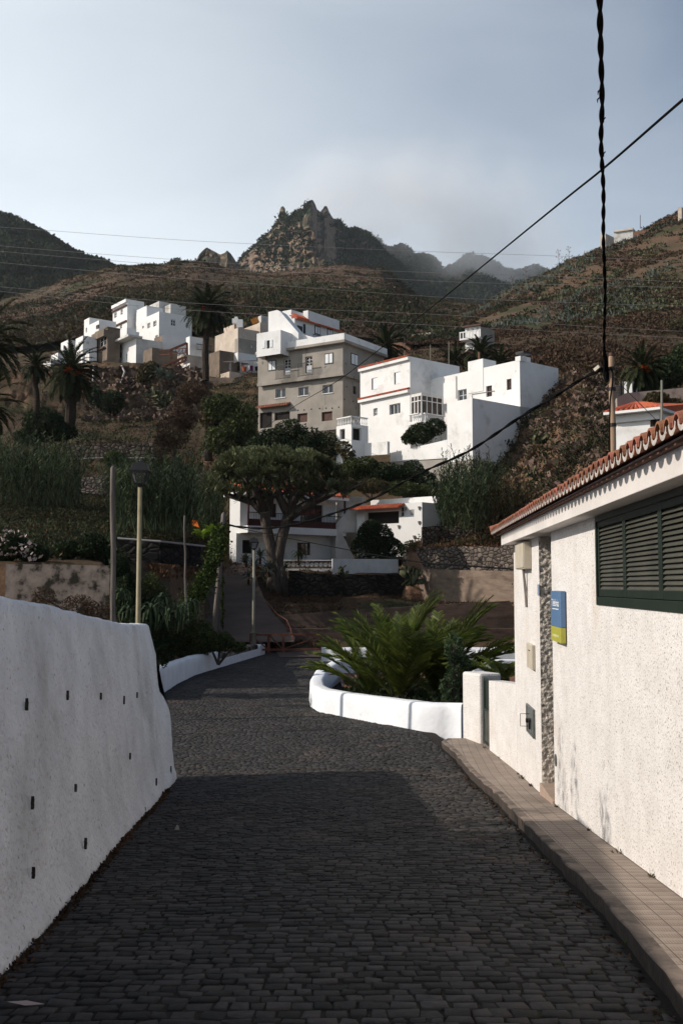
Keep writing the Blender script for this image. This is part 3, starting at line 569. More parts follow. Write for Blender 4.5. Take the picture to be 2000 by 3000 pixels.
# ---------------------------------------------------------------- vertical wall faces given by pixels
class Face:
    def __init__(s, O, d):
        s.O = Vector((O[0], O[1])); s.d = Vector((d[0], d[1])).normalized()
        n = Vector((-s.d.y, s.d.x)); s.n = n if n.dot(-s.O) > 0 else -n
    def hit(s, px, py):
        a, b = ray(px, py); r = Vector((a, 1))
        t = (s.O.x*s.d.y-s.O.y*s.d.x)/(r.x*s.d.y-r.y*s.d.x); p = r*t-s.O
        return p.dot(s.d), b*t
    def P(s, u, z, out=0): return Vector((s.O.x+s.d.x*u+s.n.x*out, s.O.y+s.d.y*u+s.n.y*out, z))
    def rect(s, r):
        x0, y0, x1, y1 = r; cx, cy = (x0+x1)/2, (y0+y1)/2
        ua, ub = s.hit(x0, cy)[0], s.hit(x1, cy)[0]; return min(ua, ub), max(ua, ub), s.hit(cx, y1)[1], s.hit(cx, y0)[1]
    def panel(s, mb, u0, u1, z0, z1, holes=(), dep=.22, mi=0):
        us = sorted({u0, u1}|{min(max(h[i], u0), u1) for h in holes for i in (0, 1)}); zs = sorted({z0, z1}|{min(max(h[i], z0), z1) for h in holes for i in (2, 3)})
        flip = s.P(1, 0).xy-s.P(0, 0).xy; cr = flip.x*s.n.y-flip.y*s.n.x
        for i in range(len(us)-1):
            for j in range(len(zs)-1):
                cu, cz = (us[i]+us[i+1])/2, (zs[j]+zs[j+1])/2
                if any(h[0] < cu < h[1] and h[2] < cz < h[3] for h in holes): continue
                q = [s.P(us[i], zs[j]), s.P(us[i+1], zs[j]), s.P(us[i+1], zs[j+1]), s.P(us[i], zs[j+1])]
                mb.add(q if cr < 0 else q[::-1], [(0, 1, 2, 3)], mi)
        for h in holes:
            a, b, c, d = h; o = -dep
            for (p, q) in (((a, c), (b, c)), ((b, c), (b, d)), ((b, d), (a, d)), ((a, d), (a, c))):
                mb.add([s.P(*p), s.P(*q), s.P(*q, out=o), s.P(*p, out=o)], [(0, 1, 2, 3)], mi)
    def slab(s, mb, u0, u1, z0, z1, o0, o1, mi=0):
        q = [s.P(u0, 0, o0), s.P(u1, 0, o0), s.P(u1, 0, o1), s.P(u0, 0, o1)]
        return mb.hexa([(p.x, p.y, z0) for p in q], [(p.x, p.y, z1) for p in q], mi)
    def poly(s, mb, pts, thick, mi=0, out=0.):
        Q = [s.hit(*p) for p in pts]; a = [s.P(u, z, out) for u, z in Q]; b = [s.P(u, z, out-thick) for u, z in Q]; n = len(a)
        mb.add(a+b, [tuple(range(n)), tuple(range(2*n-1, n-1, -1))]+[(i, (i+1) % n, n+(i+1) % n, n+i) for i in range(n)], mi)
def mkface(px, py, Y, ang):   # ang: degrees from straight ahead, negative = to the left
    p = at(px, py, Y); a = math.radians(ang); return Face((p.x, p.y), (math.sin(a), math.cos(a)))
def window(par, fc, r, kind='dark', dep=.18, glass='glass', frame='frame_w', bars=1, cross=0, fw=.07, name='window'):
    u0, u1, z0, z1 = fc.rect(r) if len(r) == 4 and r[3] > 60 else r
    o = -dep; mb = MB()
    if kind == 'shutter':     # pale solid leaves in a dark frame
        fc.slab(mb, u0-.06, u1+.06, z0-.06, z1+.06, -.02, .035)
        w = mb.build(name, M[frame], par); mb = MB(); m = (u0+u1)/2
        fc.slab(mb, u0+.05, m-.05, z0+.05, z1-.05, .036, .06); fc.slab(mb, m+.05, u1-.05, z0+.05, z1-.05, .036, .06)
        mb.build('shutter', M['shutter_w'], w); return w
    for a in (u0, u1-fw): fc.slab(mb, a, a+fw, z0, z1, o-.04, o+.02)
    for a in (z0, z1-fw): fc.slab(mb, u0+fw, u1-fw, a, a+fw, o-.04, o+.02)
    for k in range(bars):
        c = u0+(u1-u0)*(k+1)/(bars+1); fc.slab(mb, c-fw/2, c+fw/2, z0+fw, z1-fw, o-.04, o+.018)
    for k in range(cross):
        c = z0+(z1-z0)*(k+1)/(cross+1); fc.slab(mb, u0+fw, u1-fw, c-fw*.3, c+fw*.3, o-.03, o+.012)
    if kind == 'sill': fc.slab(mb, u0-.05, u1+.05, z0-.07, z0, o, .08)
    w = mb.build(name, M[frame], par); mb = MB(); q = [fc.P(u0, z0, o-.02), fc.P(u1, z0, o-.02), fc.P(u1, z1, o-.02), fc.P(u0, z1, o-.02)]
    mb.add(q, [(0, 1, 2, 3)]); mb.build('pane', M[glass], w); return w
class Block:
    """a box of a building whose near vertical edge stands at pixel px, with a left and a right visible face"""
    def __init__(s, mb, px, pt, pb, Y, aL, pxL, aR, pxR, hL=(), hR=(), down=3., mi=0, dep=.22, mir=None, zt=None, zb=None):
        s.L = mkface(px, (pt+pb)/2, Y, -aL); s.R = mkface(px, (pt+pb)/2, Y, aR)
        s.zt = at(px, pt, Y).z if zt is None else zt; s.zb = (at(px, pb, Y).z-down) if zb is None else zb
        py = (pt+pb)/2; s.uL = s.L.hit(pxL, py)[0]; s.uR = s.R.hit(pxR, py)[0]
        s.L.panel(mb, 0, s.uL, s.zb, s.zt, [s.L.rect(h) for h in hL], dep, mi); s.R.panel(mb, 0, s.uR, s.zb, s.zt, [s.R.rect(h) for h in hR], dep, mi if mir is None else mir)
        a = s.L.P(s.uL, 0).xy; b = s.R.P(s.uR, 0).xy; c = s.L.P(0, 0).xy; e = a+b-c
        for p, q in ((a, e), (e, b)): mb.add([(p.x, p.y, s.zb), (q.x, q.y, s.zb), (q.x, q.y, s.zt), (p.x, p.y, s.zt)], [(0, 1, 2, 3)], mi)
        mb.add([(p.x, p.y, s.zt) for p in (c, b, e, a)], [(0, 1, 2, 3)], mi)
        s.base = Vector(((a.x+b.x)/2, (a.y+b.y)/2, s.zb+ (0 if zb is not None else down)))
    def strip(s, mb, z0, z1, out, mi=0, faces='LR', ext=0):
        if 'L' in faces: s.L.slab(mb, -out if 'R' in faces else 0, s.uL+ext, z0, z1, .003, out, mi)
        if 'R' in faces: s.R.slab(mb, .0, s.uR+ext, z0, z1, .003, out, mi)
def tiles_on(mb, fc, u0, u1, z, out, rise=.35, run=.8, pitch=.24, r=.09, mi=0):
    """a little pent roof of barrel tiles running up from the eave at (z, out) back to the wall"""
    n = max(1, int((u1-u0)/pitch)); p = (u1-u0)/n
    mb.hexa([fc.P(u0, z-.03, out), fc.P(u1, z-.03, out), fc.P(u1, z+rise-.03, out-run), fc.P(u0, z+rise-.03, out-run)], [fc.P(u0, z+.02, out), fc.P(u1, z+.02, out), fc.P(u1, z+rise+.02, out-run), fc.P(u0, z+rise+.02, out-run)], mi)
    for k in range(n):
        c = u0+(k+.5)*p; A = []; B = []
        for j in range(6):
            a = math.pi*j/5; A.append(fc.P(c+math.cos(a)*r, z+.02+math.sin(a)*r, out+.04)); B.append(fc.P(c+math.cos(a)*r, z+rise+.02+math.sin(a)*r, out-run))
        mb.add(A+B, [(j, j+1, 7+j, 6+j) for j in range(5)]+[tuple(range(6))], mi)
def railing(par, name, fc, u0, u1, z0, z1, out, m, step=.12, t=.025, label=None):
    mb = MB(); fc.slab(mb, u0, u1, z1-t, z1+t, out-t, out+t); fc.slab(mb, u0, u1, z0, z0+t*1.4, out-t, out+t)
    for k in range(int((u1-u0)/step)+1): fc.slab(mb, u0+k*step-t*.4, u0+k*step+t*.4, z0, z1-t, out-t*.4, out+t*.4)
    return mb.build(name, m, par)
def balusters(par, fc, u0, u1, z0, z1, out=0, m='white'):
    mb = MB(); fc.slab(mb, u0, u1, z1-.1, z1, out-.1, out+.1); fc.slab(mb, u0, u1, z0, z0+.08, out-.1, out+.1)
    n = int((u1-u0)/.24); prof = [(0, .04), (.12, .04), (.3, .075), (.55, .045), (.8, .035), (.9, .06), (1, .05)]
    for k in range(n):
        c = u0+(k+.5)*(u1-u0)/n; mb.tube([fc.P(c, z0+.08+(z1-.1-z0-.08)*t, out) for t, _ in prof], [r for _, r in prof], 6, cap=False)
    return mb.build('balustrade', M[m], par)
# ---------------------------------------------------------------- the roughcast building on the right
bd = thing('roughcast_building', 'cream roughcast building on the right with dark green shutters and terracotta eave', 'building', (2.9, 12, road_z(12)+SWZ))
WD = Vector((.0577, 1)).normalized(); RF = Face((2.03, 0), WD)   # wall plane; u is close to y
def zs(y): return road_z(y)+SWZ
cor = RF.hit(1507, 1900)[0]; SOF = .70
ud0, ud1 = RF.hit(1619, 2000)[0], RF.hit(1583, 2000)[0]+.0
win_u0 = RF.hit(2170, 1800)[0]; win_u1 = RF.hit(1746, 1650)[0]; wz0 = RF.hit(1746, 1772)[1]; wz1 = .71
mb = MB()
# near wall
RF.panel(mb, -2, ud0, -5, SOF+.2, [(win_u0, win_u1, wz0, wz1)], .2)
o = mb.build('wall', M['rough'], bd)
mb = MB(); RF.panel(mb, ud1, cor, -5, SOF+.2); a = RF.P(cor, -5); b_ = RF.P(cor, SOF+.2)
mb.add([RF.P(cor, -5), RF.P(cor, SOF+.2), RF.P(cor, SOF+.2, -9), RF.P(cor, -5, -9)], [(0, 1, 2, 3)]); mb.build('wall', M['rough'], bd)
# door recess: far jamb faces the camera; coarse relief modelled as displaced grid
V = []; Fq = []; n1, n2 = 40, 240
for j in range(n2+1):
    for i in range(n1+1):
        o_ = -.75*i/n1; z = -3.0+(SOF+3.0)*j/n2; h = .018*fbm(np.array([o_*34.]), np.array([z*34.]), 3, 2)[0]
        p = RF.P(ud1-h-.01, z, o_+.004); V.append(p)
for j in range(n2):
    for i in range(n1): q = j*(n1+1)+i; Fq.append((q, q+1, q+n1+2, q+n1+1))
npmesh('door_jamb', V, Fq, M['rougher'], bd)
mb = MB(); RF.slab(mb, ud0, ud1, -4, SOF+.1, -.95, -.76); mb.build('door', M['green'], bd)
mb = MB(); mb.hexa([RF.P(ud0, -4, 0), RF.P(ud0, -4, -.8), RF.P(ud0, SOF, -.8), RF.P(ud0, SOF, 0)], [RF.P(ud0-.3, -4, 0), RF.P(ud0-.3, -4, -.8), RF.P(ud0-.3, SOF, -.8), RF.P(ud0-.3, SOF, 0)]); 
mb = MB(); sz = zs(ud1)+.17; RF.slab(mb, ud0+.0, ud1+.02, -4, sz, -.76, .035); mb.build('door_step', kerb_m if False else mat('step_tile', (.36, .27, .21), (.3, .22, .17), 4, .7, .1, 20), bd, bevel=.008)
# back and roof volume so that the building is closed
mb = MB(); RF.slab(mb, -2, cor-.05, SOF+.2, SOF+.21, -8.9, -.1); mb.build('ceiling', M['smoothwhite'], bd)
# eave: soffit slab with a fascia 0.21 m proud of the wall
off = .215; fz0, fz1 = .71, .965; fe = RF.hit(1467, 1560)[0]
a, b2 = ray(1467, 1575); 
fcF = Face(RF.P(0, 0, off).xy, WD); fe = fcF.hit(1467, 1575)[0]
mb = MB(); fcF.slab(mb, -2, fe, fz0, fz1, -.9, 0); mb.build('fascia', M['smoothwhite'], bd, bevel=.006)
# barrel tile roof: covers with open ends, white mortar under them, channel tiles between
mb = MB(); pitch = .212; uT = fe+.25; nT = int((uT+2)/pitch); tz = fz1-.055; SL = .30
def tilt(o_, z_): return z_
for k in range(nT):
    c = uT-(k+.5)*pitch
    for crs in range(4):
        o0 = .165-crs*.36; o1 = o0-.44; zz0 = tz+.045+crs*.36*SL+(.012*crs); zz1 = zz0+.44*SL-.01; r0, r1 = .08, .066; N = 9
        A = [];B = [];C_ = [];D = []; jx = rngs.normal(0, .004); jz = rngs.normal(0, .004)
        for j in range(N):
            a = math.pi*j/(N-1)
            A.append(fcF.P(c+jx+math.cos(a)*r0, zz0+jz+math.sin(a)*r0*1.05, o0)); B.append(fcF.P(c+math.cos(a)*r1, zz1+math.sin(a)*r1, o1))
            C_.append(fcF.P(c+jx+math.cos(a)*(r0-.014), zz0+jz+math.sin(a)*(r0-.014)*1.05, o0)); D.append(fcF.P(c+math.cos(a)*(r1-.014), zz1+math.sin(a)*(r1-.014), o1))
        fs = []
        for j in range(N-1): fs += [(j, j+1, N+j+1, N+j), (2*N+j, 3*N+j, 3*N+j+1, 2*N+j+1), (j, 2*N+j, 2*N+j+1, j+1)]
        mb.add(A+B+C_+D, fs, 0)
    # channel tile (concave) between covers
    c2 = c-pitch/2; A = []; B = []
    for j in range(7):
        a = math.pi+math.pi*j/6; A.append(fcF.P(c2+math.cos(a)*.08, tz+.075+math.sin(a)*.062, .15)); B.append(fcF.P(c2+math.cos(a)*.08, tz+.075+math.sin(a)*.062+.12+1.3*SL, -1.3))
    mb.add(A+B, [(j, j+1, 8+j, 7+j) for j in range(6)], 0)
mb.build('roof_tiles', M['tile'], bd, smooth=False)
mb = MB()
for k in range(nT):
    c = uT-(k+.5)*pitch; A = [];B = []; C_ = []
    for j in range(9):
        a = math.pi*j/8; A.append(fcF.P(c+math.cos(a)*.07, tz+.04+math.sin(a)*.068*(.35+.1*math.sin(k*3.1)), .12)); B.append(fcF.P(c+math.cos(a)*.07, tz, .1))
    mb.add(A, [tuple(range(9))]); c2 = c-pitch/2; A = []; B = []
    for j in range(9):   # crescent of mortar under each channel tile, standing out as a white tongue
        a = math.pi+math.pi*j/8; A.append(fcF.P(c2+math.cos(a)*.086, tz+.07+math.sin(a)*.075, .16)); B.append(fcF.P(c2+math.cos(a)*.066, tz+.078+math.sin(a)*.048, .16))
    mb.add(A+B, [(j, j+1, 10+j, 9+j) for j in range(8)]); Aa = [fcF.P(c2+math.cos(math.pi+math.pi*j/8)*.086, tz+.07+math.sin(math.pi+math.pi*j/8)*.075, .03) for j in range(9)]
mb.build('tile_mortar', M['mortar'], bd)
mb = MB(); fcF.slab(mb, -2, uT, fz1-.07, fz1-.045, .001, .05, 0); fcF.slab(mb, -2, uT-.05, tz+.03, tz+.6, -8, -1.3, 1)
mb.build('roof_bed', [mat('brown_tile_bed', (.16, .085, .06), (.1, .055, .04), 8, .9), M['tile']], bd)
mb = MB(); A = fcF.P(uT+.02, tz+.08, .16); B = fcF.P(uT+.02, tz+.08+1.3*SL, -1.2); mb.tube([A, A.lerp(B, .5), B], .085, 10); mb.build('verge_tile', M['tile'], bd)
# shutters
u_a = RF.hit(1826, 1700)[0]; u_b = RF.hit(1930, 1650)[0]; u_c = RF.hit(2060, 1650)[0]
wd = thing('_', '', '') if False else None
mb = MB(); fr = .05
RF.slab(mb, win_u0, win_u1, wz0-.0, wz0+.085, -.2, .012); RF.slab(mb, win_u0, win_u1, wz1-.06, wz1, -.2, .012)
RF.slab(mb, win_u1-.05, win_u1, wz0+.085, wz1-.06, -.2, .012)
wf = mb.build('window_frame', M['green'], bd, bevel=.004)
edges = [win_u1-.055, u_a, u_b, u_c, win_u0]
for i in range(4):
    ub, ua = edges[i], edges[i+1]; sh = .055; mb = MB()
    z0, z1 = wz0+.09, wz1-.05
    for q0, q1 in ((ua+.004, ua+sh), (ub-sh, ub-.004)): RF.slab(mb, q0, q1, z0, z1, -.06, -.005)
    RF.slab(mb, ua+sh, ub-sh, z0, z0+.07, -.058, -.008); RF.slab(mb, ua+sh, ub-sh, z1-.07, z1, -.058, -.008)
    leafp = mb.build('shutter', M['green'], bd, bevel=.003); mb = MB(); n = 15; h = (z1-z0-.14)/n
    for k in range(n):
        zz = z0+.07+h*(k+.5); a0 = RF.P(ua+sh, zz-.5*h, -.012); a1 = RF.P(ub-sh, zz-.5*h, -.012); b0 = RF.P(ua+sh, zz+.42*h, -.052); b1 = RF.P(ub-sh, zz+.42*h, -.052)
        t = Vector((0, 0, .009)); mb.hexa([a0, a1, b1, b0], [a0+t, a1+t, b1+t, b0+t])
    mb.build('slats', M['slat'], leafp)
mb = MB(); mb.add([RF.P(win_u0, wz0, -.19), RF.P(win_u1, wz0, -.19), RF.P(win_u1, wz1, -.19), RF.P(win_u0, wz1, -.19)], [(0, 1, 2, 3)]); mb.build('dark_interior', M['void'], bd)
# meter boxes, plates and the hatch (things fixed to the wall, parts of the building)
def wallbox(name, r, out, m, lab=None, bevel=.006, base=.004):
    mb = MB(); u0, u1, z0, z1 = RF.rect(r); RF.slab(mb, u0, u1, z0, z1, base, out); o = mb.build(name, m, bd, bevel=bevel)
    if lab: o['label'] = lab
    return o, (u0, u1, z0, z1)
o, r = wallbox('meter_box', (1530, 1590, 1556, 1668), .11, M['beige'], 'beige plastic cable box under the eave')
mb = MB(); RF.slab(mb, r[0]+.02, r[1]-.02, r[2]+.02, r[3]-.02, .11, .125); mb.build('box_lid', M['beige'], o, bevel=.004)
cm = mat('cable_grey', (.2, .16, .14), (.12, .1, .09), 6, .6)
mb = MB(); um = (r[0]+r[1])/2
for k, (dx, ln) in enumerate(((-.04, .42), (.02, .6), (.08, .5))): mb.tube([RF.P(um+dx, r[2]+.02, .06), RF.P(um+dx*.8, r[2]-.1, .05), RF.P(um+dx*.2+.02*k, r[2]-ln*.6, .03), RF.P(um+.05*k-.06, r[2]-ln, .02)], .014+.006*(k == 1), 6)
mb.build('cable_tail', cm, o)
wallbox('name_plate', (1575, 1712, 1580, 1744), .012, mat('faded_blue_plate', (.28, .33, .42), None, 4, .5))
o, r = wallbox('letter_box', (1551, 1887, 1567, 1958), .05, M['beige'], 'pale letter box with a small brown window')
mb = MB(); RF.slab(mb, r[0]+.22, r[1]-.24, r[2]+.28, r[3]-.1, .051, .06); mb.build('box_window', M['brownwood'], o)
o, r = wallbox('hatch', (1546, 2070, 1567, 2152), .022, M['metal'], 'grey metal hatch with a padlocked loop handle', .003)
mb = MB()
for a_ in (r[0], r[1]-.03): RF.slab(mb, a_, a_+.03, r[2], r[3], .023, .034)
for a_ in (r[2], r[3]-.03): RF.slab(mb, r[0]+.03, r[1]-.03, a_, a_+.03, .023, .034)
um = (r[0]+r[1])/2; zm = (r[2]+r[3])/2
mb.build('hatch_frame', M['metal'], o); mb = MB(); mb.tube([RF.P(um+.1, zm+.09, .02), RF.P(um+.1, zm+.09, .16), RF.P(um+.1, zm-.1, .16), RF.P(um+.1, zm-.1, .02)], .006, 6); mb.tube([RF.P(um, zm, .02), RF.P(um, zm, .09)], .035, 10); RF.slab(mb, um-.12, um-.05, zm-.12, zm+.03, .035, .06)
mb.build('handle', M['black'], o)
p = RF.hit(1628, 2227); mb = MB(); mb.tube([RF.P(p[0], p[1], -.02), RF.P(p[0], p[1], .012)], .078, 20); mb.build('vent_cap', M['metal'], bd)
def text(par, name, body, fc, u, z, out, size, m, squeeze=1.):
    cu = bpy.data.curves.new(name, 'FONT'); cu.body = body; cu.size = size; cu.align_x = 'CENTER'; cu.align_y = 'CENTER'; cu.extrude = .001
    t = bpy.data.objects.new(name, cu); COL.objects.link(t); me = bpy.data.meshes.new_from_object(t); bpy.data.objects.remove(t)
    base = wloc(par); dd = Vector((fc.d.x, fc.d.y, 0)); rt = -dd   # reading direction runs toward the camera
    for v in me.vertices: c = v.co.copy(); v.co = fc.P(u, z, out)+rt*c.x*squeeze+Vector((0, 0, c.y))+Vector((fc.n.x, fc.n.y, 0))*c.z-base
    me.materials.clear(); me.materials.append(m); o = bpy.data.objects.new(name, me); COL.objects.link(o); o.parent = par; return o
u, z = RF.hit(1547, 1914); text(bd, 'house_number', '8', RF, u, z, .012, .13, mat('grey_numeral', (.25, .22, .2)))
ur = RF.rect((1630, 1731, 1659, 1880)); zsp = RF.hit(1644, 1836)[1]
sg = thing('company_sign', 'narrow blue and lime green box sign beside the green shuttered window', 'sign', RF.P((ur[0]+ur[1])/2, ur[2], 0))
mb = MB(); RF.slab(mb, ur[0], ur[1], zsp, ur[3], .012, .075); mb.build('blue_panel', mat('sign_blue', (.105, .19, .33), (.095, .175, .31), 2, .35, spec=.4), sg, bevel=.006)
mb = MB(); RF.slab(mb, ur[0], ur[1], ur[2], zsp-.002, .012, .078); mb.build('green_panel', mat('sign_lime', (.42, .4, .07), (.38, .36, .06), 2, .35, spec=.4), sg, bevel=.006)
tw_ = mat('sign_white', (.75, .76, .76)); uc = (ur[0]+ur[1])/2; wdt = ur[1]-ur[0]
text(sg, 'lettering', 'Telefónica', RF, uc, RF.hit(1644, 1767)[1], .079, .13, tw_, wdt*.8/.58)
mb = MB(); zz = RF.hit(1644, 1784)[1]; RF.slab(mb, uc-wdt*.32, uc+wdt*.32, zz-.005, zz+.005, .0755, .078); mb.build('underline', tw_, sg)
# faint, illegible mark on the lime panel
mb = MB(); zz = RF.hit(1644, 1862)[1]
RF.slab(mb, uc-wdt*.34, uc+wdt*.34, zz-.014, zz+.016, .0785, .0795)
mb.build('faded_mark', mat('pale_lime', (.5, .5, .22)), sg)
# garden wall, gate, pillar
gwl = thing('garden_wall', 'low roughcast garden wall between the building and the green gate', 'wall', (3.0, 19, -3.35))
def seg(mb, x0, y0, x1, y1, z0, z1a, z1b, w=.28, mi=0, n=1):
    a = Vector((x0, y0, 0)); b = Vector((x1, y1, 0)); d = (b-a).normalized(); nn = Vector((d.y, -d.x, 0))
    for k in range(n):
        p = a.lerp(b, k/n); q = a.lerp(b, (k+1)/n); za = z1a+(z1b-z1a)*k/n+.012*math.sin(k*2.1+x0*9); zb = z1a+(z1b-z1a)*(k+1)/n+.012*math.sin((k+1)*2.1+x0*9)
        P = [p, q, q+nn*w, p+nn*w]; B = [(v.x, v.y, z0) for v in P]; T = [(P[0].x, P[0].y, za), (P[1].x, P[1].y, zb), (P[2].x, P[2].y, zb), (P[3].x, P[3].y, za)]
        mb.hexa(B, T, mi)
mb = MB(); g0 = (wallx(17.58), 17.62); g1 = (at(1432, 2100, 20.4).x, 20.4); seg(mb, *g0, *g1, -4, at(1507, 2006, 17.6).z, at(1432, 1992, 20.4).z); mb.build('wall_body', M['rough'], gwl)
gp = thing('gate_pillar', 'square roughcast pillar at the end of the garden wall beside the planter', 'pillar', (2.8, 21.8, -3.35))
mb = MB(); a0 = (at(1405, 2100, 21.2).x, 21.2); a1 = (at(1353, 2050, 22.15).x, 22.15); seg(mb, *a0, *a1, -4, at(1400, 1975, 21.2).z, at(1353, 1968, 22.1).z, .5, n=1); mb.build('pillar_body', M['rough'], gp, bevel=.05)
gt = thing('garden_gate', 'narrow dark green metal gate between the roughcast pillar and garden wall', 'gate', (g1[0], g1[1]+.05, -3.3))
GF = Face(g1, (a0[0]-g1[0], a0[1]-g1[1])); gl = (Vector(a0)-Vector(g1)).length; gz0, gz1 = -3.27, at(1418, 1990, 20.8).z
mb = MB()
for q in (0.02, gl-.06): GF.slab(mb, q, q+.04, gz0, gz1, -.13, -.08)
for q in (gz0, (gz0+gz1)/2, gz1-.05): GF.slab(mb, .06, gl-.06, q, q+.05, -.13, -.08)
mb.build('gate_frame', M['green'], gt); mb = MB(); GF.slab(mb, .06, gl-.06, (gz0+gz1)/2+.05, gz1-.05, -.11, -.1); mb.build('upper_panel', M['green'], gt)
mb = MB()
for k in range(11): q = .07+k*(gl-.14)/10.5; GF.slab(mb, q, q+.035, gz0+.05, (gz0+gz1)/2, -.12, -.09)
mb.build('lower_bars', mat('worn_grey_green_paint', (.13, .13, .11), (.09, .09, .075), 6, .5), gt)
# ================================================================ houses
# --- four-storey cement house in the middle of the hill
gh = thing('cement_house', 'unpainted grey cement four storey house with white parapet in the hill centre', 'house', at(1003, 1262, 105))
mb = MB(); hl = [(787, 1057, 808, 1085), (831, 1052, 851, 1098), (894, 1044, 914, 1092), (952, 1036, 975, 1065), (807, 1139, 836, 1165), (874, 1134, 903, 1159), (945, 1127, 975, 1152),
    (871, 1211, 900, 1237), (942, 1206, 973, 1233), (761, 1208, 797, 1254), (804, 1207, 849, 1230)]
hr = [(1028, 1038, 1047, 1069), (1100, 1059, 1111, 1074), (1034, 1132, 1044, 1155)]
g = Block(mb, 1004, 1005, 1262, 105, 58, 757, 34, 1104, hL=hl[4:], hR=hr[2:3], down=5, zt=at(1004, 1094, 105).z)
gu = Block(mb, 1004, 1005, 1262, 104.6, 58, 755, 34, 1124, hL=hl[:4], hR=hr[:2], zt=at(1004, 1006, 104.6).z, zb=at(1004, 1094, 104.6).z)
mb.build('wall', M['conc'], gh)
mb = MB(); z = gu.zb; gu.strip(mb, z-.25, z+.12, .16); gu.strip(mb, gu.zt-.02, gu.zt+.28, .55); mb.build('cornice', M['conc'], gh, bevel=.03)
mb = MB(); zz = gu.zt+.28; gu.L.slab(mb, -.45, gu.uL*.74, zz, zz+.7, -.2, .45); gu.R.slab(mb, 0, gu.uR, zz, zz+.7, -.2, .45); gu.L.slab(mb, gu.uL*.74, gu.uL, zz-.002, zz+.1, -.2, .42)
mb.build('parapet', M['white'], gh)
for r in (hl[0], hl[3]): window(gh, gu.L, r, 'shutter', frame='frame_d')
for r in hr[:2]: window(gh, gu.R, r, 'shutter', frame='frame_d')
for r in hl[1:3]:
    w = window(gh, gu.L, r, bars=1, cross=4, glass='void', name='balcony_door'); mb = MB(); u0, u1, z0, z1 = gu.L.rect(r)
    gu.L.slab(mb, u0+.12, u1-.12, z0+.1, z0+(z1-z0)*.45, -.16, -.13); mb.build('door_panel', M['shutter_w'], w)
for k, r in enumerate(((816, 1074, 859, 1100), (881, 1066, 925, 1092))):
    u0, u1, z0, z1 = gu.L.rect(r); z0 = gu.zb+.15; o = railing(gh, 'balcony_railing', gu.L, u0, u1, z0, z1, .62, M['black'], .16, .035)
for r in hl[4:7]: window(gh, g.L, r, 'sill', bars=1)
window(gh, g.R, hr[2], bars=1, frame='frame_d')
for r in hl[7:9]: window(gh, g.L, r, glass='brownwood', frame='brownwood', bars=0)
for r in hl[9:11]: window(gh, g.L, r, glass='void', frame='brownwood', bars=0, name='porch_opening')
mb = MB(); u0, u1, z0, z1 = g.L.rect((758, 1187, 852, 1200)); tiles_on(mb, g.L, u0, u1, z0+.25, .7, .3, .7, .3, .12); mb.build('porch_tiles', M['tile'], gh)
for x, y in ((873, 1202), (891, 1201), (912, 1199), (936, 1197), (955, 1196), (973, 1196), (992, 1193)):
    u, z = g.L.hit(x, y); mb = MB(); mb.tube([g.L.P(u, z, -.05), g.L.P(u, z, .01)], .09, 8); mb.build('putlog_hole', M['void'], gh)
for x, y in ((1015, 1133), (1009, 1170), (1034, 1176)):
    u, z = g.R.hit(x, y); mb = MB(); mb.tube([g.R.P(u, z, -.05), g.R.P(u, z, .01)], .09, 8); mb.build('putlog_hole', M['void'], gh)
u0, u1, z0, z1 = gu.L.rect((760, 1098, 1003, 1104))
# rubble plinth under it
pw = thing('stone_plinth_wall', 'rubble stone retaining wall under the grey cement house', 'wall', at(900, 1300, 103))
mb = MB(); f = mkface(1004, 1262, 103.9, -58); f.slab(mb, -.2, g.uL+1, at(900, 1340, 103).z, at(990, 1259, 104).z, -1.5, .6); mb.build('wall_body', M['stone_far'], pw)
# --- white house on its roof
wh = thing('white_roof_house', 'white two level house with red tiled porch on top of the grey cement house', 'house', at(850, 1030, 109))
mb = MB(); A_ = Block(mb, 822, 966, 1036, 107, 58, 752, 34, 860, hL=[(781, 997, 790, 1021)], down=0); B_ = Block(mb, 863, 932, 1010, 112, 58, 826, 40, 994, hR=[(922, 957, 937, 979), (959, 965, 973, 987)], down=1)
B2 = Block(mb, 853, 907, 960, 114, 58, 827, 40, 892, down=0, dep=.1); B3 = Block(mb, 902, 909, 960, 114.5, 58, 888, 38, 994, down=0)
f = mkface(870, 1000, 108.2, -58); f.poly(mb, [(786, 914), (812, 908), (822, 914), (874, 975), (874, 1012), (786, 1012)], 1.2)
f2 = mkface(1000, 1005, 106, -58); f2.poly(mb, [(874, 976), (925, 990), (925, 1003), (874, 1012)], .3)
mb.build('wall', M['white'], wh)
for r in ((922, 957, 937, 979), (959, 965, 973, 987)): window(wh, B_.R, r, 'shutter', frame='frame_d')
window(wh, A_.L, (781, 997, 790, 1021), bars=0, cross=2, frame='frame_d')
mb = MB(); 
for r in ((768, 998, 777, 1020), (791, 995, 798, 1018)): mb = MB(); u0, u1, z0, z1 = A_.L.rect(r); A_.L.slab(mb, u0, u1, z0, z1, .02, .06); mb.build('open_shutter', M['shutter_w'], wh)
mb = MB()
for r in ((870, 955, 885, 977), (888, 950, 894, 977)): u0, u1, z0, z1 = B_.R.rect(r); B_.R.slab(mb, u0, u1, z0, z1, .01, .06)
mb.build('green_door', M['frame_d'], wh)
mb = MB(); tiles_on(mb, B_.R, 0, B_.uR+.3, B_.zt-.1, .35, .55, 1.2, .27, .1); tiles_on(mb, B_.R, .3, 2.6, B_.zt+.2, .0, .6, .9, .27, .1); mb.build('porch_tiles', M['tile_red'], wh)
u0, u1 = B_.R.rect((900, 965, 958, 995))[:2]; railing(wh, 'stair_railing', B_.R, u0, u1, at(930, 990, 112).z-.2, at(930, 972, 112).z, .9, M['black'], .2, .03)
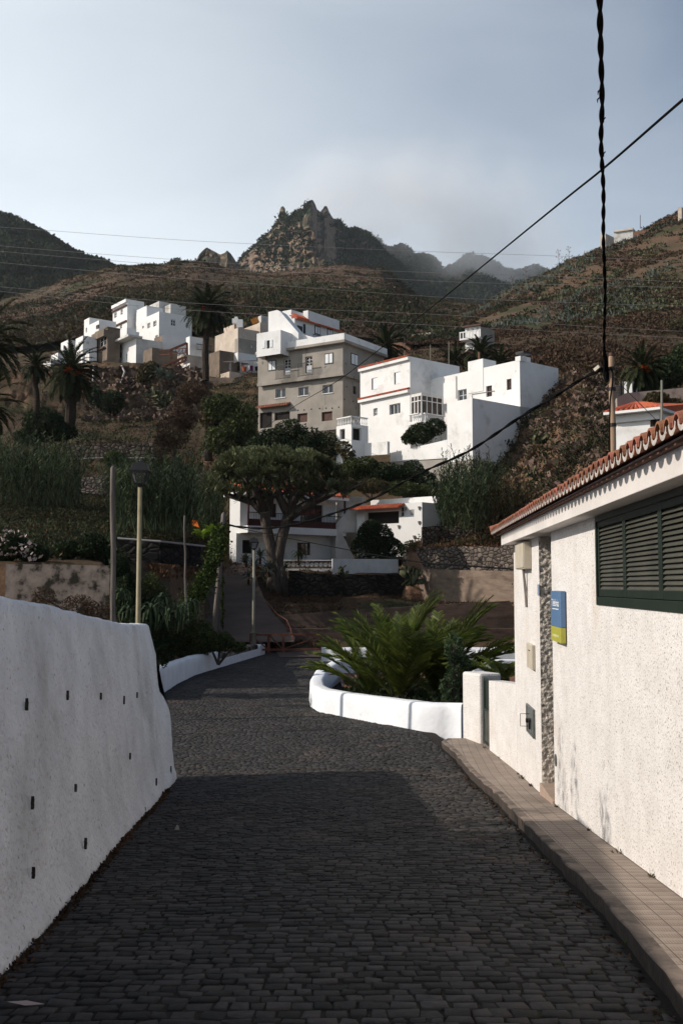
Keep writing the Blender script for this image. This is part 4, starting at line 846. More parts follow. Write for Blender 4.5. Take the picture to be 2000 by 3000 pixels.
# --- long white house right of it
lh = thing('white_hill_house', 'large white house with orange tile strips glazed bay and blank side walls', 'house', at(1300, 1340, 90))
mb = MB(); h1 = [(1088, 1107, 1105, 1141), (1154, 1090, 1172, 1125), (1093, 1196, 1105, 1218), (1140, 1183, 1172, 1213)]
w1 = Block(mb, 1201, 1044, 1310, 97, 40, 1055, 50, 1346, hL=h1, down=4)
C1 = w1.R.P(w1.R.hit(1261, 1200)[0], 0).xy; dL = Vector((-math.sin(math.radians(40)), math.cos(math.radians(40)))); dR = Vector((math.sin(math.radians(50)), math.cos(math.radians(50))))
f = Face(C1, -dL); uK = f.hit(1522, 1120)[0]; K2 = C1-dL*uK; z2 = at(1522, 1054, K2.y).z
h2 = [(1340, 1141, 1366, 1174), (1423, 1130, 1440, 1162), (1483, 1110, 1497, 1142)]
def blk(mb, K, zt, zb, uL, pxR, hL=(), hR=()):
    L = Face(K, dL); R = Face(K, dR); uR = R.hit(pxR, 1200)[0]
    L.panel(mb, 0, uL, zb, zt, [L.rect(h) for h in hL], .2); R.panel(mb, 0, uR, zb, zt, [R.rect(h) for h in hR], .2)
    a = L.P(uL, 0).xy; b = R.P(uR, 0).xy; e = a+b-K
    for p, q in ((a, e), (e, b)): mb.add([(p.x, p.y, zb), (q.x, q.y, zb), (q.x, q.y, zt), (p.x, p.y, zt)], [(0, 1, 2, 3)])
    mb.add([(p.x, p.y, zt) for p in (K, b, e, a)], [(0, 1, 2, 3)]); return L, R, uR
L2, R2, uR2 = blk(mb, K2, z2, at(1500, 1340, 90).z-3, uK, 1636, hL=h2)
f = Face(K2, -dR); uK3 = f.hit(1383, 1250)[0]; K3 = K2-dR*uK3; z3 = at(1383, 1166, K3.y).z; L3 = Face(K3, dL)
uL3 = L3.hit(1309, 1250)[0]; blk(mb, K3, z3, at(1383, 1346, K3.y).z, uL3, 1560)
L3.poly(mb, [(1143, 1327), (1309, 1288), (1309, 1342), (1143, 1353)], .3)
mb.build('wall', M['white'], lh)
mb = MB(); L3.poly(mb, [(1143, 1354), (1383, 1341), (1383, 1460), (1143, 1420)], 6, out=-.03); mb.build('plinth', M['conc'], lh)
for r in h1[:2]: 
    w = window(lh, w1.L, r, bars=0, frame='frame_d', glass='void'); mb = MB(); u0, u1, z0, z1 = w1.L.rect(r); w1.L.slab(mb, u0-.02, u0+(u1-u0)*.8, z0+.04, z1-.03, -.12, -.05); mb.build('shutter', M['shutter_w'], w)
window(lh, w1.L, h1[2], bars=1, cross=1); window(lh, w1.L, h1[3], bars=2, fw=.06)
for k, r in enumerate(h2): window(lh, L2, r, bars=1+(k > 0), cross=2 if k else 1, frame='frame_w' if k == 0 else 'brownwood', glass='glass' if k else 'glass')
mb = MB(); zt = w1.zt; zm = w1.L.hit(1201, 1141)[1]
w1.L.slab(mb, -.0, w1.uL, zt-.35, zt-.02, .003, .3); w1.L.slab(mb, 0, w1.uL, zm-.32, zm, .003, .35); mb.build('ledge', M['white'], lh)
mb = MB(); tiles_on(mb, w1.L, 0, w1.uL, zt, .38, .12, .3, .25, .08); mb.build('tile_strip', M['tile_red'], lh); mb = MB(); tiles_on(mb, w1.L, 0, w1.uL, zm+.02, .42, .14, .38, .25, .08); mb.build('tile_strip', M['tile_red'], lh)
mb = MB(); ub = L2.rect((1371, 1060, 1415, 1100)); 
def zt_at(f, x, y): return f.hit(x, y)[1]
L2.slab(mb, *ub[:2], z2-2.2, zt_at(L2, 1390, 1056), -1.8, .05); mb.build('chimney', M['white'], lh); mb = MB(); u = L2.rect((1488, 1040, 1508, 1063)); L2.slab(mb, u[0], u[1], z2-.2, u[3], -2.2, -1.2); mb.build('chimney', M['white'], lh); mb = MB()
u = L2.rect((1520, 1046, 1532, 1056)); L2.slab(mb, -.1, .5, z2-.1, z2+.35, -.9, 0.02); mb.build('parapet_block', M['white'], lh)
mb = MB(); u = L2.rect((1486, 1030, 1509, 1040)); L2.slab(mb, u[0], u[1], u[3]-.0, u[3]+.18, -2.3, -1.1); ch = mb.build('chimney_cap', M['black'], lh)
mb = MB(); u, z = L2.hit(1382, 1045); mb.tube([L2.P(u, z2-.5, -1), L2.P(u, z+.6, -1)], .09, 8); mb.build('flue_pipe', M['brick'], lh)
mb = MB(); u, z = L2.hit(1337, 1150); mb.tube([L2.P(u, z-.6, .06), L2.P(u, z+1.6, .06)], .035, 6); u, z = L2.hit(1383, 1155); mb.tube([L2.P(u-2.8, z-.1, .06), L2.P(u, z+.0, .06), L2.P(u, z-.5, .06)], .03, 6); mb.build('drain_pipe', M['wire'], lh)
# glazed bay
by = Block(MB(), 1234, 1156, 1235, 94.6, 40, 1205, 50, 1294, down=0); mb = MB()
zc0 = at(1234, 1212, 94.6).z; zc1 = at(1234, 1156, 94.6).z
Block(mb, 1234, 1212, 1250, 94.6, 40, 1205, 50, 1294, down=0); mb2 = MB()
bay = thing if False else None
bw = mb.build('bay_base', M['white'], lh)
mb = MB()
for fc, ue, n in ((by.L, by.uL, 3), (by.R, by.uR, 4)):
    for k in range(n+1): u = ue*k/n; fc.slab(mb, max(0, u-.05), u+.05, zc0, zc1, -.05, .05)
    for z in (zc0, zc0+(zc1-zc0)*.68, zc1-.08): fc.slab(mb, 0, ue, z, z+.08, -.045, .045)
bf = mb.build('bay_frame', M['frame_w'], lh); mb = MB()
for fc, ue in ((by.L, by.uL), (by.R, by.uR)): mb.add([fc.P(0, zc0), fc.P(ue, zc0), fc.P(ue, zc1), fc.P(0, zc1)], [(0, 1, 2, 3)])
mb.build('bay_glass', mat('brown_curtain_glass', (.06, .035, .025), (.02, .018, .016), 2, .2), bf)
mb = MB(); Block(mb, 1234, 1150, 1156, 94.6, 40, 1203, 50, 1295, down=0); mb.build('bay_roof', M['smoothwhite'], lh)
zb0 = zc0-.9
for fc, ue in ((by.L, by.uL), (by.R, by.uR)): balusters(lh, fc, 0, ue, zb0+.1, zc0+.05, .35)
mb = MB(); by.L.slab(mb, -.4, by.uL, zb0-.15, zb0+.1, -.2, .5); by.R.slab(mb, 0, by.uR, zb0-.15, zb0+.1, -.2, .5); mb.build('bay_floor', M['white'], lh)
# porch terrace left of it
pt_ = thing('white_porch', 'small white porch with balustraded roof terrace left of the large white house', 'porch', at(1030, 1320, 92))
mb = MB(); ph = [(995, 1257, 1010, 1288)]; p1 = Block(mb, 1029, 1244, 1325, 92, 40, 985, 50, 1078, hL=ph, hR=[(1033, 1253, 1058, 1291)], down=1)
f = mkface(1134, 1330, 90.6, -40); f.poly(mb, [(1029, 1302), (1134, 1293), (1134, 1331), (1029, 1338)], .3)
mb.build('wall', M['white'], pt_); window(pt_, p1.L, ph[0], glass='void', bars=0); window(pt_, p1.R, (1033, 1253, 1058, 1291), glass='void', bars=0, name='doorway')
for fc, ue in ((p1.L, p1.uL), (p1.R, p1.uR)): balusters(pt_, fc, 0, ue, p1.zt, p1.zt+.85, -.1)
# --- balcony house behind the dragon tree
bh = thing('balcony_house', 'white house with dark red timber balcony behind the dragon tree', 'house', at(800, 1660, 80))
mb = MB(); hb = [(792, 1475, 811, 1516), (880, 1478, 946, 1530), (710, 1582, 740, 1622), (871, 1590, 909, 1626)]
b1 = Block(mb, 703, 1450, 1650, 79, 43, 673, 52, 984, hR=hb, down=2, zt=at(703, 1452, 79).z)
mb.build('wall', M['white'], bh)
R = b1.R; zf = R.hit(703, 1562)[1]; zs1 = R.hit(703, 1541)[1]
mb = MB(); R.slab(mb, -.0, b1.uR+.2, zf, zs1, .003, 1.15); mb.build('balcony_slab', M['white'], bh, bevel=.02)
mb = MB(); R.slab(mb, 0, b1.uR+.2, zs1+.002, zs1+.5, 1.05, 1.12); mb.build('balcony_skirt', M['redwood'], bh)
railing(bh, 'balcony_railing', R, 0, b1.uR+.2, zs1+.5, zs1+1.05, 1.08, M['black'], .15, .03)
mb = MB()
for u in (.08, b1.uR+.1): R.slab(mb, u-.06, u+.06, zs1, b1.zt, 1.02, 1.14)
R.slab(mb, b1.uR-.0, b1.uR+.14, b1.zb, zf, 1.0, 1.14); mb.build('post', M['redwood'], bh)
mb = MB(); R.slab(mb, -.3, b1.uR+.4, b1.zt+.002, b1.zt+.3, -2, 1.3); b1.L.slab(mb, .0, b1.uL, b1.zt+.002, b1.zt+.3, -.2, .1); mb.build('roof_slab', M['white'], bh)
mb = MB(); tiles_on(mb, R, -.2, b1.uR+.4, b1.zt+.3, 1.35, .9, 2.6, .28, .1); mb.build('roof', M['tile_red'], bh)
window(bh, R, hb[0], bars=1, cross=3, frame='brownwood'); window(bh, R, hb[1], bars=3, cross=3, frame='brownwood', name='balcony_door'); window(bh, R, hb[2], glass='void', frame='frame_d', bars=0, name='doorway'); window(bh, R, hb[3], bars=2, cross=2, frame='brownwood')
mb = MB(); b1.L.slab(mb, 0, .5, b1.zb, zf, .003, .35); mb.build('buttress', M['white'], bh)
# patio balustrade and block wall
pb = thing('ornamental_balustrade', 'white pierced block balustrade with coping in front of the balcony house', 'balustrade', at(900, 1665, 74.5))
f = Face(at(826, 1650, 74.6).xy, at(974, 1650, 74.6).xy-at(826, 1650, 74.6).xy); Lp = (at(974, 1650, 74.6)-at(826, 1650, 74.6)).length; z0 = at(900, 1668, 74.6).z; z1 = at(900, 1640, 74.6).z
mb = MB(); f.slab(mb, 0, Lp, z1-.08, z1, -.1, .1); f.slab(mb, 0, Lp, z0-.5, z0+.06, -.1, .1); n = int(Lp/.34)
for k in range(n):
    c = (k+.5)*Lp/n; w = Lp/n
    for a in range(4):
        t = a*math.pi/4+.1; q = Vector((math.cos(t), math.sin(t)))*w*.48; A = f.P(c-q.x, (z0+z1)/2-q.y, 0); B = f.P(c+q.x, (z0+z1)/2+q.y, 0); mb.bar(A, B, .04, .08)
mb.build('pierced_blocks', M['white'], pb)
bwl = thing('block_wall', 'white painted block wall on dark stone beside the citrus tree', 'wall', at(1070, 1680, 74))
f = Face(at(974, 1650, 73.8).xy, at(1166, 1650, 75).xy-at(974, 1650, 73.8).xy); Lp = (at(1166, 1650, 75).xy-at(974, 1650, 73.8).xy).length
mb = MB(); f.slab(mb, 0, Lp, at(1000, 1686, 74).z, at(1000, 1637, 74).z, -.25, 0); mb.build('wall_body', M['white2'] if False else mat('painted_blockwork', (.55, .56, .57), (.45, .46, .47), 1.5, .9, .5, 4, c3=(.25, .24, .23), sc3=1.5, m3=(.6, .8)), bwl)
# --- stairs and rear house
sh_ = thing('white_stair_house', 'white cubic annex with outside staircase right of the balcony house', 'house', at(1020, 1640, 84))
mb = MB(); s1 = Block(mb, 986, 1449, 1640, 86.5, 43, 960, 60, 1071, down=0, zt=at(986, 1451, 86.5).z); f = mkface(986, 1640, 83.5, 62); f.poly(mb, [(984, 1562), (1000, 1560), (1038, 1636), (984, 1640)], 1.0)
f.poly(mb, [(984, 1560), (984, 1535), (1035, 1480), (1048, 1480), (1048, 1560)], .8); mb.build('wall', M['white2'], sh_)
o = railing(sh_, 'stair_railing', s1.R, s1.R.rect((995, 1480, 1045, 1500))[0], s1.R.rect((995, 1480, 1045, 1500))[1], at(1020, 1512, 84).z, at(1020, 1490, 84).z, 1.6, M['greymast'], .25, .02)
rh = thing('veranda_house', 'white flat roofed house with tiled veranda behind the round citrus tree', 'house', at(1236, 1595, 80))
mb = MB(); vh = [(1068, 1498, 1168, 1535), (1172, 1484, 1183, 1515), (1200, 1493, 1213, 1511)]
v1 = Block(mb, 1236, 1471, 1593, 80, 52, 1045, 45, 1308, hL=vh, down=1, dep=.5); v2 = Block(mb, 1278, 1453, 1480, 83, 52, 1085, 45, 1300, down=0)
mb.build('wall', M['white'], rh); mb = MB(); tiles_on(mb, v1.L, *v1.L.rect((1040, 1475, 1186, 1490))[:2], v1.L.hit(1186, 1487)[1], .9, .28, .9, .28, .1); mb.build('veranda_tiles', M['tile_red'], rh)
window(rh, v1.L, vh[0], dep=.5, glass='void', frame='brownwood', bars=0, name='veranda_opening'); window(rh, v1.L, vh[1], dep=.1, bars=0, cross=1); window(rh, v1.L, vh[2], dep=.08, bars=0, cross=6, fw=.05, name='vent')
for x, y in ((1189, 1490), (1228, 1488), (1228, 1531), (1168, 1543), (1213, 1573)): u, z = v1.L.hit(x, y); mb = MB(); mb.tube([v1.L.P(u, z+.12, .08), v1.L.P(u, z-.16, .05)], [.12, .05], 6); mb.build('wall_pot', M['conc'], rh)
hu = thing('hut', 'tiny white hut with red tiled lean-to up the slope behind the veranda house', 'hut', at(1280, 1470, 88))
mb = MB(); hb_ = Block(mb, 1285, 1432, 1465, 88, 50, 1258, 40, 1312, down=1); mb.build('wall', M['white2'], hu); mb = MB(); tiles_on(mb, hb_.L, 0, 1., hb_.zt-.9, .3, .3, .3); mb.build('tiles', M['tile_red'], hu)
# --- terrace walls of the valley floor
def wallf(name, label, pts, thick, m, cat='wall', zb=None, mat2=None):
    """pts: (px, Y, py_top, py_bottom) along the wall"""
    P = [at(p[0], p[2], p[1]) for p in pts]; Bz = [at(p[0], p[3], p[1]).z for p in pts]; t = thing(name, label, cat, (P[0].x, P[0].y, Bz[0])); mb = MB()
    for i in range(len(P)-1):
        n = 10
        for k in range(n):
            a = P[i].lerp(P[i+1], k/n); b = P[i].lerp(P[i+1], (k+1)/n); za = Bz[i]+(Bz[i+1]-Bz[i])*k/n; zb_ = Bz[i]+(Bz[i+1]-Bz[i])*(k+1)/n
            j0 = .0 if m not in (M['stone'], M['stone_dark'], M['stone_far']) else .12*fbm(np.array([a.x*1.7]), np.array([a.y]), 3)[0]; j1 = .0 if not j0 else .12*fbm(np.array([b.x*1.7]), np.array([b.y]), 3)[0]
            Q = [(a.x, a.y), (b.x, b.y), (b.x, b.y+thick), (a.x, a.y+thick)]
            mb.hexa([(Q[0][0], Q[0][1], za), (Q[1][0], Q[1][1], zb_), (Q[2][0], Q[2][1], zb_), (Q[3][0], Q[3][1], za)], [(Q[0][0], Q[0][1], a.z+j0), (Q[1][0], Q[1][1], b.z+j1), (Q[2][0], Q[2][1], b.z+j1), (Q[3][0], Q[3][1], a.z+j0)])
    # weld neighbouring pieces by dropping the shared inner faces
    o = mb.build('wall_body', m, t); return t
wallf('retaining_wall', 'long low shaded concrete wall at the foot of the terraces behind the iron fence', [(840, 55.5, 1842, 1915), (1700, 56, 1842, 1915)], .4, M['conc_shaded'])
wallf('retaining_wall', 'shaded board marked concrete terrace wall with sloping top behind the palms', [(790, 59.2, 1806, 1850), (950, 59, 1793, 1850), (1160, 59, 1780, 1850), (1492, 59, 1760, 1850), (1500, 59, 1775, 1850), (1620, 59, 1775, 1850)], .4, M['conc_shaded'])
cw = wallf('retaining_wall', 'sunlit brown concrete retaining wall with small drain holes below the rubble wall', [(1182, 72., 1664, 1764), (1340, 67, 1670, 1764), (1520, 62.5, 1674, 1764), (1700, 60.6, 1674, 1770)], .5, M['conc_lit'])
mb = MB(); f = Face(at(1182, 1700, 72.).xy, at(1520, 1700, 62.5).xy-at(1182, 1700, 72.).xy)
for x, y in ((1250, 1694), (1288, 1696), (1334, 1688), (1371, 1697), (1410, 1687), (1449, 1714), (1249, 1728), (1328, 1732), (1369, 1731), (1425, 1732), (1500, 1711), (1240, 1755)):
    u, z = f.hit(x, y); mb = MB(); mb.tube([f.P(u, z, -.02), f.P(u, z, .02)], .06, 8); mb.build('drain_hole', M['void'], cw)
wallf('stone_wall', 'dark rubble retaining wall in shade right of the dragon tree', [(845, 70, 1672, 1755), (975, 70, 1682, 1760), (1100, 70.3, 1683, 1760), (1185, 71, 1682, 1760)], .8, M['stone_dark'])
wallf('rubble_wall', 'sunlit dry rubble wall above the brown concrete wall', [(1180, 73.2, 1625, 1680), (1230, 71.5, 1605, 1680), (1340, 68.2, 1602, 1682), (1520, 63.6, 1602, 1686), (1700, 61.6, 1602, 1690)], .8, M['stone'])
wallf('rubble_wall', 'short rubble wall against the cliff foot right of the veranda house', [(1236, 77, 1545, 1600), (1300, 77.5, 1540, 1600), (1420, 77.5, 1550, 1600)], .8, M['stone'])
wallf('stone_wall', 'upper dry stone terrace wall left of the cliff with a pipe along it', [(150, 104.5, 1318, 1340), (200, 104.3, 1304, 1345), (300, 104.2, 1300, 1350), (448, 104.2, 1297, 1355)], .9, M['stone_far'])
wallf('stone_wall', 'lower dry stone terrace wall behind the near street lamp', [(220, 90, 1400, 1440), (300, 89.5, 1392, 1450), (600, 89.5, 1385, 1450)], .9, M['stone'])
wallf('stone_wall', 'low dark stone garden wall with pale pipe left of the ramp', [(330, 47, 1580, 1640), (470, 47, 1585, 1650), (590, 50, 1598, 1660)], .6, M['stone_dark'])
wallf('plastered_wall', 'old brown wall with peeling render behind the white wall on the left', [(18, 33.6, 1652, 2100), (170, 33.6, 1654, 2100), (322, 33.6, 1657, 2100)], .5, M['oldwall'])
wallf('village_retaining_wall', 'tall brown retaining wall below the laundry terrace', [(605, 148, 1108, 1240), (660, 147.5, 1106, 1240), (770, 146, 1104, 1230)], 1, M['brownblock'])
def pipe(name, label, pts, r, m):
    P = [at(*p) for p in pts]; mb = MB(); mb.tube(P, r, 6); o = mb.build(name, m); return tag(o, label, 'pipe')
pipe('water_pipe', 'pale water pipe running along the upper dry stone terrace wall', [(160, 1348, 103.8), (300, 1341, 103.8), (455, 1342, 103.8)], .07, M['wire'])
pipe('water_pipe', 'pale pipe along the top of the low dark garden wall left of the ramp', [(345, 1577, 46.8), (470, 1586, 46.8), (600, 1600, 49.8)], .05, M['wire'])
pipe('drain_pipe', 'white drain pipe leaning down the cliff below the unfinished house', [(357, 1072, 146), (366, 1090, 145), (345, 1150, 143), (335, 1180, 141)], .16, M['wire'])
pipe('drain_pipe', 'straight white drain pipe beside the large palm below the village', [(276, 1071, 146), (272, 1128, 145)], .14, M['wire'])
# ================================================================ upper village (left)
AL, AR = 38, 54
def vhouse(name, label, base, blocks, m='white', wins=(), extra=None, cat='house'):
    t = thing(name, label, cat, at(*base)); mb = MB(); B = []
    for b in blocks:
        px, pt, pb, Y, pl, pr = b[:6]; hL = b[6] if len(b) > 6 else (); hR = b[7] if len(b) > 7 else (); B.append((Block(mb, px, pt, pb, Y, AL, pl, AR, pr, hL, hR, down=b[8] if len(b) > 8 else 5, dep=.25, mi=b[9] if len(b) > 9 else 0, mir=b[10] if len(b) > 10 else None), hL, hR))
    mb.build('wall', [M[x] for x in (m if isinstance(m, list) else [m])], t)
    for b, hL, hR in B:
        for h in hL: window(t, b.L, h, bars=1 if h[2]-h[0] > 6 else 0, frame='frame_w', fw=.12, cross=1 if h[3]-h[1] > 11 else 0, glass='glass')
        for h in hR: window(t, b.R, h, bars=1, frame='frame_w', fw=.12, cross=1)
    return t, [b for b, _, _ in B]
t, B = vhouse('village_house', 'tallest white village house with thin red brown bands, upper left', (373, 1000, 185), [(373, 876, 1000, 185, 331, 422, [(335, 916, 343, 931), (354, 906, 360, 922), (352, 949, 358, 963)])])
mb = MB(); b = B[0]
for y in (892, 938): z = b.L.hit(373, y)[1]; b.L.slab(mb, 0, b.uL, z-.25, z, .003, .3)
mb.build('red_band', M['brownwood'], t); mb = MB(); z = b.zt; b.L.slab(mb, 0, b.uL, z-.6, z, .003, .35); mb.build('roof_edge', M['white'], t)
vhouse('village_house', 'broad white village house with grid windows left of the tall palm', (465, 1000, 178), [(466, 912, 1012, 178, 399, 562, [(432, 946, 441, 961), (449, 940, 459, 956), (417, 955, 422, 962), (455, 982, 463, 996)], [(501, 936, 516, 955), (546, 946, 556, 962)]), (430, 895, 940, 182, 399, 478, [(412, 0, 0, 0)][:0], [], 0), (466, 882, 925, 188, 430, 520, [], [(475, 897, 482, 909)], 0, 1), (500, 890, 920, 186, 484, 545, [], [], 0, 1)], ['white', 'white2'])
t, B = vhouse('village_house', 'low white wall block with dark coping below the broad white village house', (475, 1020, 172), [(476, 981, 1030, 171, 452, 552, [], [], 4, 1, 0)], ['white', 'brownblock'])
t, B = vhouse('village_house', 'white village house with stepped walls behind the unfinished tower', (262, 990, 178), [(262, 930, 995, 180, 247, 340, [(252, 960, 256, 974)]), (290, 938, 1000, 176, 262, 336)])
t, B = vhouse('village_house', 'white cubic house with timber lean-to left of the unfinished tower', (243, 1065, 168), [(243, 983, 1068, 168, 222, 284, [(231, 1003, 234, 1012)], [(254, 1000, 263, 1009)]), (262, 1032, 1064, 166, 250, 284, [], [], 5)])
mb = MB(); b = B[0]; z = at(280, 1006, 165).z; b.R.slab(mb, 2.5, 6.5, z-.2, z, .003, 2.6); b.R.slab(mb, 4.0, 4.2, z-4, z-.21, 1.6, 1.8); mb.build('lean_to', M['brownwood'], t)
t, B = vhouse('unfinished_house', 'narrow unfinished brown block tower with empty openings in the village', (315, 1075, 168), [(315, 957, 1080, 167, 279, 352, [(282, 952, 288, 962), (292, 984, 312, 1014), (301, 1014, 312, 1026)], [], 9)], 'brownblock')
mb = MB(); b = B[0]; z = at(315, 985, 167).z; b.L.slab(mb, 0, b.uL, z, z+1.1, .003, .7); b.strip(mb, b.zt-.2, b.zt, .1); mb.build('projecting_band', M['brownblock'], t)
vhouse('village_house', 'small white house with corner parapet between the brown tower and broad white house', (356, 1020, 170), [(356, 965, 1020, 172, 336, 408, [(344, 992, 350, 1006), (361-5, 0, 0, 0)][:1]), (372, 960, 1000, 170, 356, 400, [(362, 986, 365, 995)], [], 2)])
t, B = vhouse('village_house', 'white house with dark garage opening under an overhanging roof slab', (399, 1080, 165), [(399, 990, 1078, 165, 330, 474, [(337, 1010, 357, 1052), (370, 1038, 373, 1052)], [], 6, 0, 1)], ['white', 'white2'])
mb = MB(); b = B[0]; b.L.slab(mb, -.3, b.uL, b.zt-.0, b.zt+.35, -1, 1.6); mb.build('roof_slab', M['white2'], t)
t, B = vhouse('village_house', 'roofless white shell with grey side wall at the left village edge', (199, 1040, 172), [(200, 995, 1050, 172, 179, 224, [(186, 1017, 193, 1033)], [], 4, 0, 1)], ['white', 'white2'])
vhouse('village_house', 'small white house lowest at the far left of the village', (170, 1073, 165), [(170, 1033, 1080, 165, 150, 200, [(156, 1056, 161, 1071)])])
vhouse('village_wall', 'low white wall end at the far left below the village', (150, 1080, 163), [(150, 1053, 1082, 163, 128, 175, [], [], 3)], 'white2', cat='wall')
vhouse('village_house', 'grey block with rounded stone terrace right of the garage house', (444, 1070, 160), [(446, 1018, 1064, 160, 420, 520, [], [], 4)], 'brownblock')
vhouse('village_house', 'tan plaster ruin with roofless walls below the red stair frame', (545, 1100, 156), [(538, 1037, 1068, 157, 520, 600, [], [], 5), (562, 1062, 1110, 155, 506, 604, [], [(580, 1080, 590, 1102)], 6, 1, 0), (556, 1063, 1100, 154.5, 535, 572, [], [], 4, 2, 0)], ['cream', 'brownblock', 'white'])
t = thing('iron_stair_frame', 'red brown iron railing and canopy frame on the village terrace', 'railing', at(500, 1060, 156))
mb = MB()
def ln(a, b, w=.12): mb.bar(at(*a), at(*b), w)
for y in (1020, 1034): ln((468, y+6, 158), (545, y, 156))
for k in range(9): x = 468+k*9.6; ln((x, 1026-k*.6, 158-k*.2), (x, 1041-k*.6, 158-k*.2), .08)
for k in range(8): x = 468+k*9.6; ln((x, 1041, 158), (x+9.6, 1025, 158), .06)
for a, b in (((500, 1025, 155), (504, 1052, 155)), ((548, 1005, 155), (549, 1040, 155)), ((500, 1025, 155), (548, 1005, 155)), ((470, 1075, 154), (545, 1045, 154)), ((470, 1088, 154), (545, 1056, 154))): ln(a, b, .3)
for k in range(7): x = 474+k*11; ln((x, 1073-k*4, 154), (x+9, 1082-k*4.2, 154), .12); ln((x, 1086-k*4, 154), (x+9, 1070-k*4.2, 154), .12)
mb.build('railing_frame', M['rust'], t)
t, B = vhouse('village_house', 'pale house wall with iron balcony just behind the tall palm trunk', (560, 1030, 158), [(556, 985, 1030, 160, 545, 606)], 'white')
mb = MB(); b = B[0]; railing(t, 'balcony_railing', b.R, .8, 3.6, b.zt-2.2, b.zt-1.3, .8, M['black'], .25, .05)
# centre village
vhouse('village_house', 'brown block building with white band right of the tall palm', (642, 1110, 150), [(643, 1026, 1130, 150, 612, 700, [(0, 0, 0, 0)][:0], [(671, 1067, 675, 1082)], 6, 0, 0)], 'brownblock')
vhouse('village_house', 'cream plaster house with peeling corner behind the terrace', (690, 1040, 160), [(697, 960, 1045, 160, 630, 760, [(668, 1006, 672, 1014)][:0]), (686, 950, 990, 163, 655, 700)], 'cream')
t, B = vhouse('village_house', 'grey rendered house with dark coping beside the white shuttered storey', (712, 1040, 153), [(698, 990, 1045, 153, 688, 756, [], [(735, 1010, 741, 1020), (703, 1020, 707, 1030)], 3, 0, 0)], 'conc')
t, B = vhouse('village_house', 'cream house with tall stair wall and small white tower chimney', (740, 985, 164), [(765, 924, 990, 166, 756, 800, [], [], 3, 1, 1), (762, 945, 990, 165, 710, 800, [(722, 973, 729, 984)], [], 3)], ['cream', 'white2'])
mb = MB(); mb.bar(at(690, 948, 162), at(690, 935, 162), 1.0); mb.bar(at(694, 950, 161), at(712, 950, 161), 1.3); mb.bar(at(692, 936, 162), at(692, 929, 162), .5); mb.build('roof_turret', M['white'], t)
mb = MB(); mb.bar(at(737, 944, 163), at(757, 936, 163), .5, .9); mb.build('orange_railing', mat('orange_paint', (.45, .17, .03)), t)
t, B = vhouse('terrace_house', 'white terrace wall above a pergola with hanging laundry', (700, 1095, 148), [(697, 1032, 1060, 150.5, 648, 752, [], [], 0), (672, 1088, 1106, 148, 640, 764, [], [], 1, 1, 1)], ['white', 'cream'], cat='house')
f = mkface(692, 1058, 150.4, 54); f = Face(at(660, 1075, 152).xy, at(756, 1075, 150).xy-at(660, 1075, 152).xy)
mb = MB(); f.poly(mb, [(655, 1056), (760, 1056), (760, 1095), (655, 1095)], .5, out=-1.0); mb.build('back_wall', M['white2'], t)
mb = MB(); f.poly(mb, [(694, 1072), (704, 1072), (704, 1086), (694, 1086)], .1); mb.build('dark_doorway', M['void'], t)
mb = MB()
for x in (675, 705, 740): mb.bar(at(x, 1092, 148.6), at(x, 1060, 148.6), .12)
mb.bar(at(655, 1060, 148.6), at(758, 1056, 148.6), .12); mb.build('pergola_frame', M['wire'], t)
for nm, x0, x1, y0, y1, c, lb in (('laundry', 714, 731, 1071, 1085, (.6, .6, .6), 'white cloth hanging on the terrace laundry line'), ('laundry', 732, 742, 1071, 1087, (.13, .03, .1), 'purple cloth hanging on the terrace laundry line'), ('laundry', 747, 756, 1073, 1087, (.015, .015, .02), 'dark trousers hanging at the right end of the laundry line')):
    a = at(x0, y0, 148.4); b = at(x1, y1, 148.4); V = []; n = 6
    for j in range(2):
        for k in range(n): V.append((a.x+(b.x-a.x)*k/(n-1), 148.4+.12*math.sin(k*2.2), a.z if j == 0 else b.z+.1*math.sin(k*1.7)))
    o = npmesh(nm, V, [(k, k+1, n+k+1, n+k) for k in range(n-1)], mat('cloth', c, None, 3)); tag(o, lb, 'laundry', 'laundry on the terrace line')
t = thing('flower_pot', 'round terracotta pot with a plant on the laundry terrace', 'plant pot', at(716, 1088, 147.5)); mb = MB(); p = at(716, 1088, 147.5); mb.tube([p, p+Vector((0, 0, .7))], [.25, .4], 10); mb.build('pot', M['tile_red'], t)
# ================================================================ right side buildings
t = thing('tower_house', 'small narrow white house with balcony alone on the brown hillside', 'house', at(1407, 1025, 170)); mb = MB(); hw = [(1368, 961, 1373, 973), (1380, 960, 1387, 973), (1394, 957, 1401, 970)]
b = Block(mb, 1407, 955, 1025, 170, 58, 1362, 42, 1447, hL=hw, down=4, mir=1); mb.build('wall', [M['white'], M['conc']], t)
for h in hw: window(t, b.L, h, bars=0, fw=.15)
mb = MB(); z = b.L.hit(1405, 990)[1]; b.L.slab(mb, -.3, b.uL+.5, z-.3, z, .003, 1.3); b.L.slab(mb, -.3, b.uL+.5, z+1.0, z+1.15, 1.15, 1.3)
for k in range(7): u = -.2+k*(b.uL+.6)/6; b.L.slab(mb, u-.08, u+.08, z, z+1, 1.15, 1.3)
mb.build('balcony', M['white'], t); mb = MB(); b.L.slab(mb, -.3, b.uL+.3, b.zt+.003, b.zt+.3, -3, .6); mb.build('roof', M['brownwood'], t)
t = thing('shed', 'low concrete sheds and tank in a row behind the palm on the hillside', 'shed', at(1250, 1000, 178)); mb = MB()
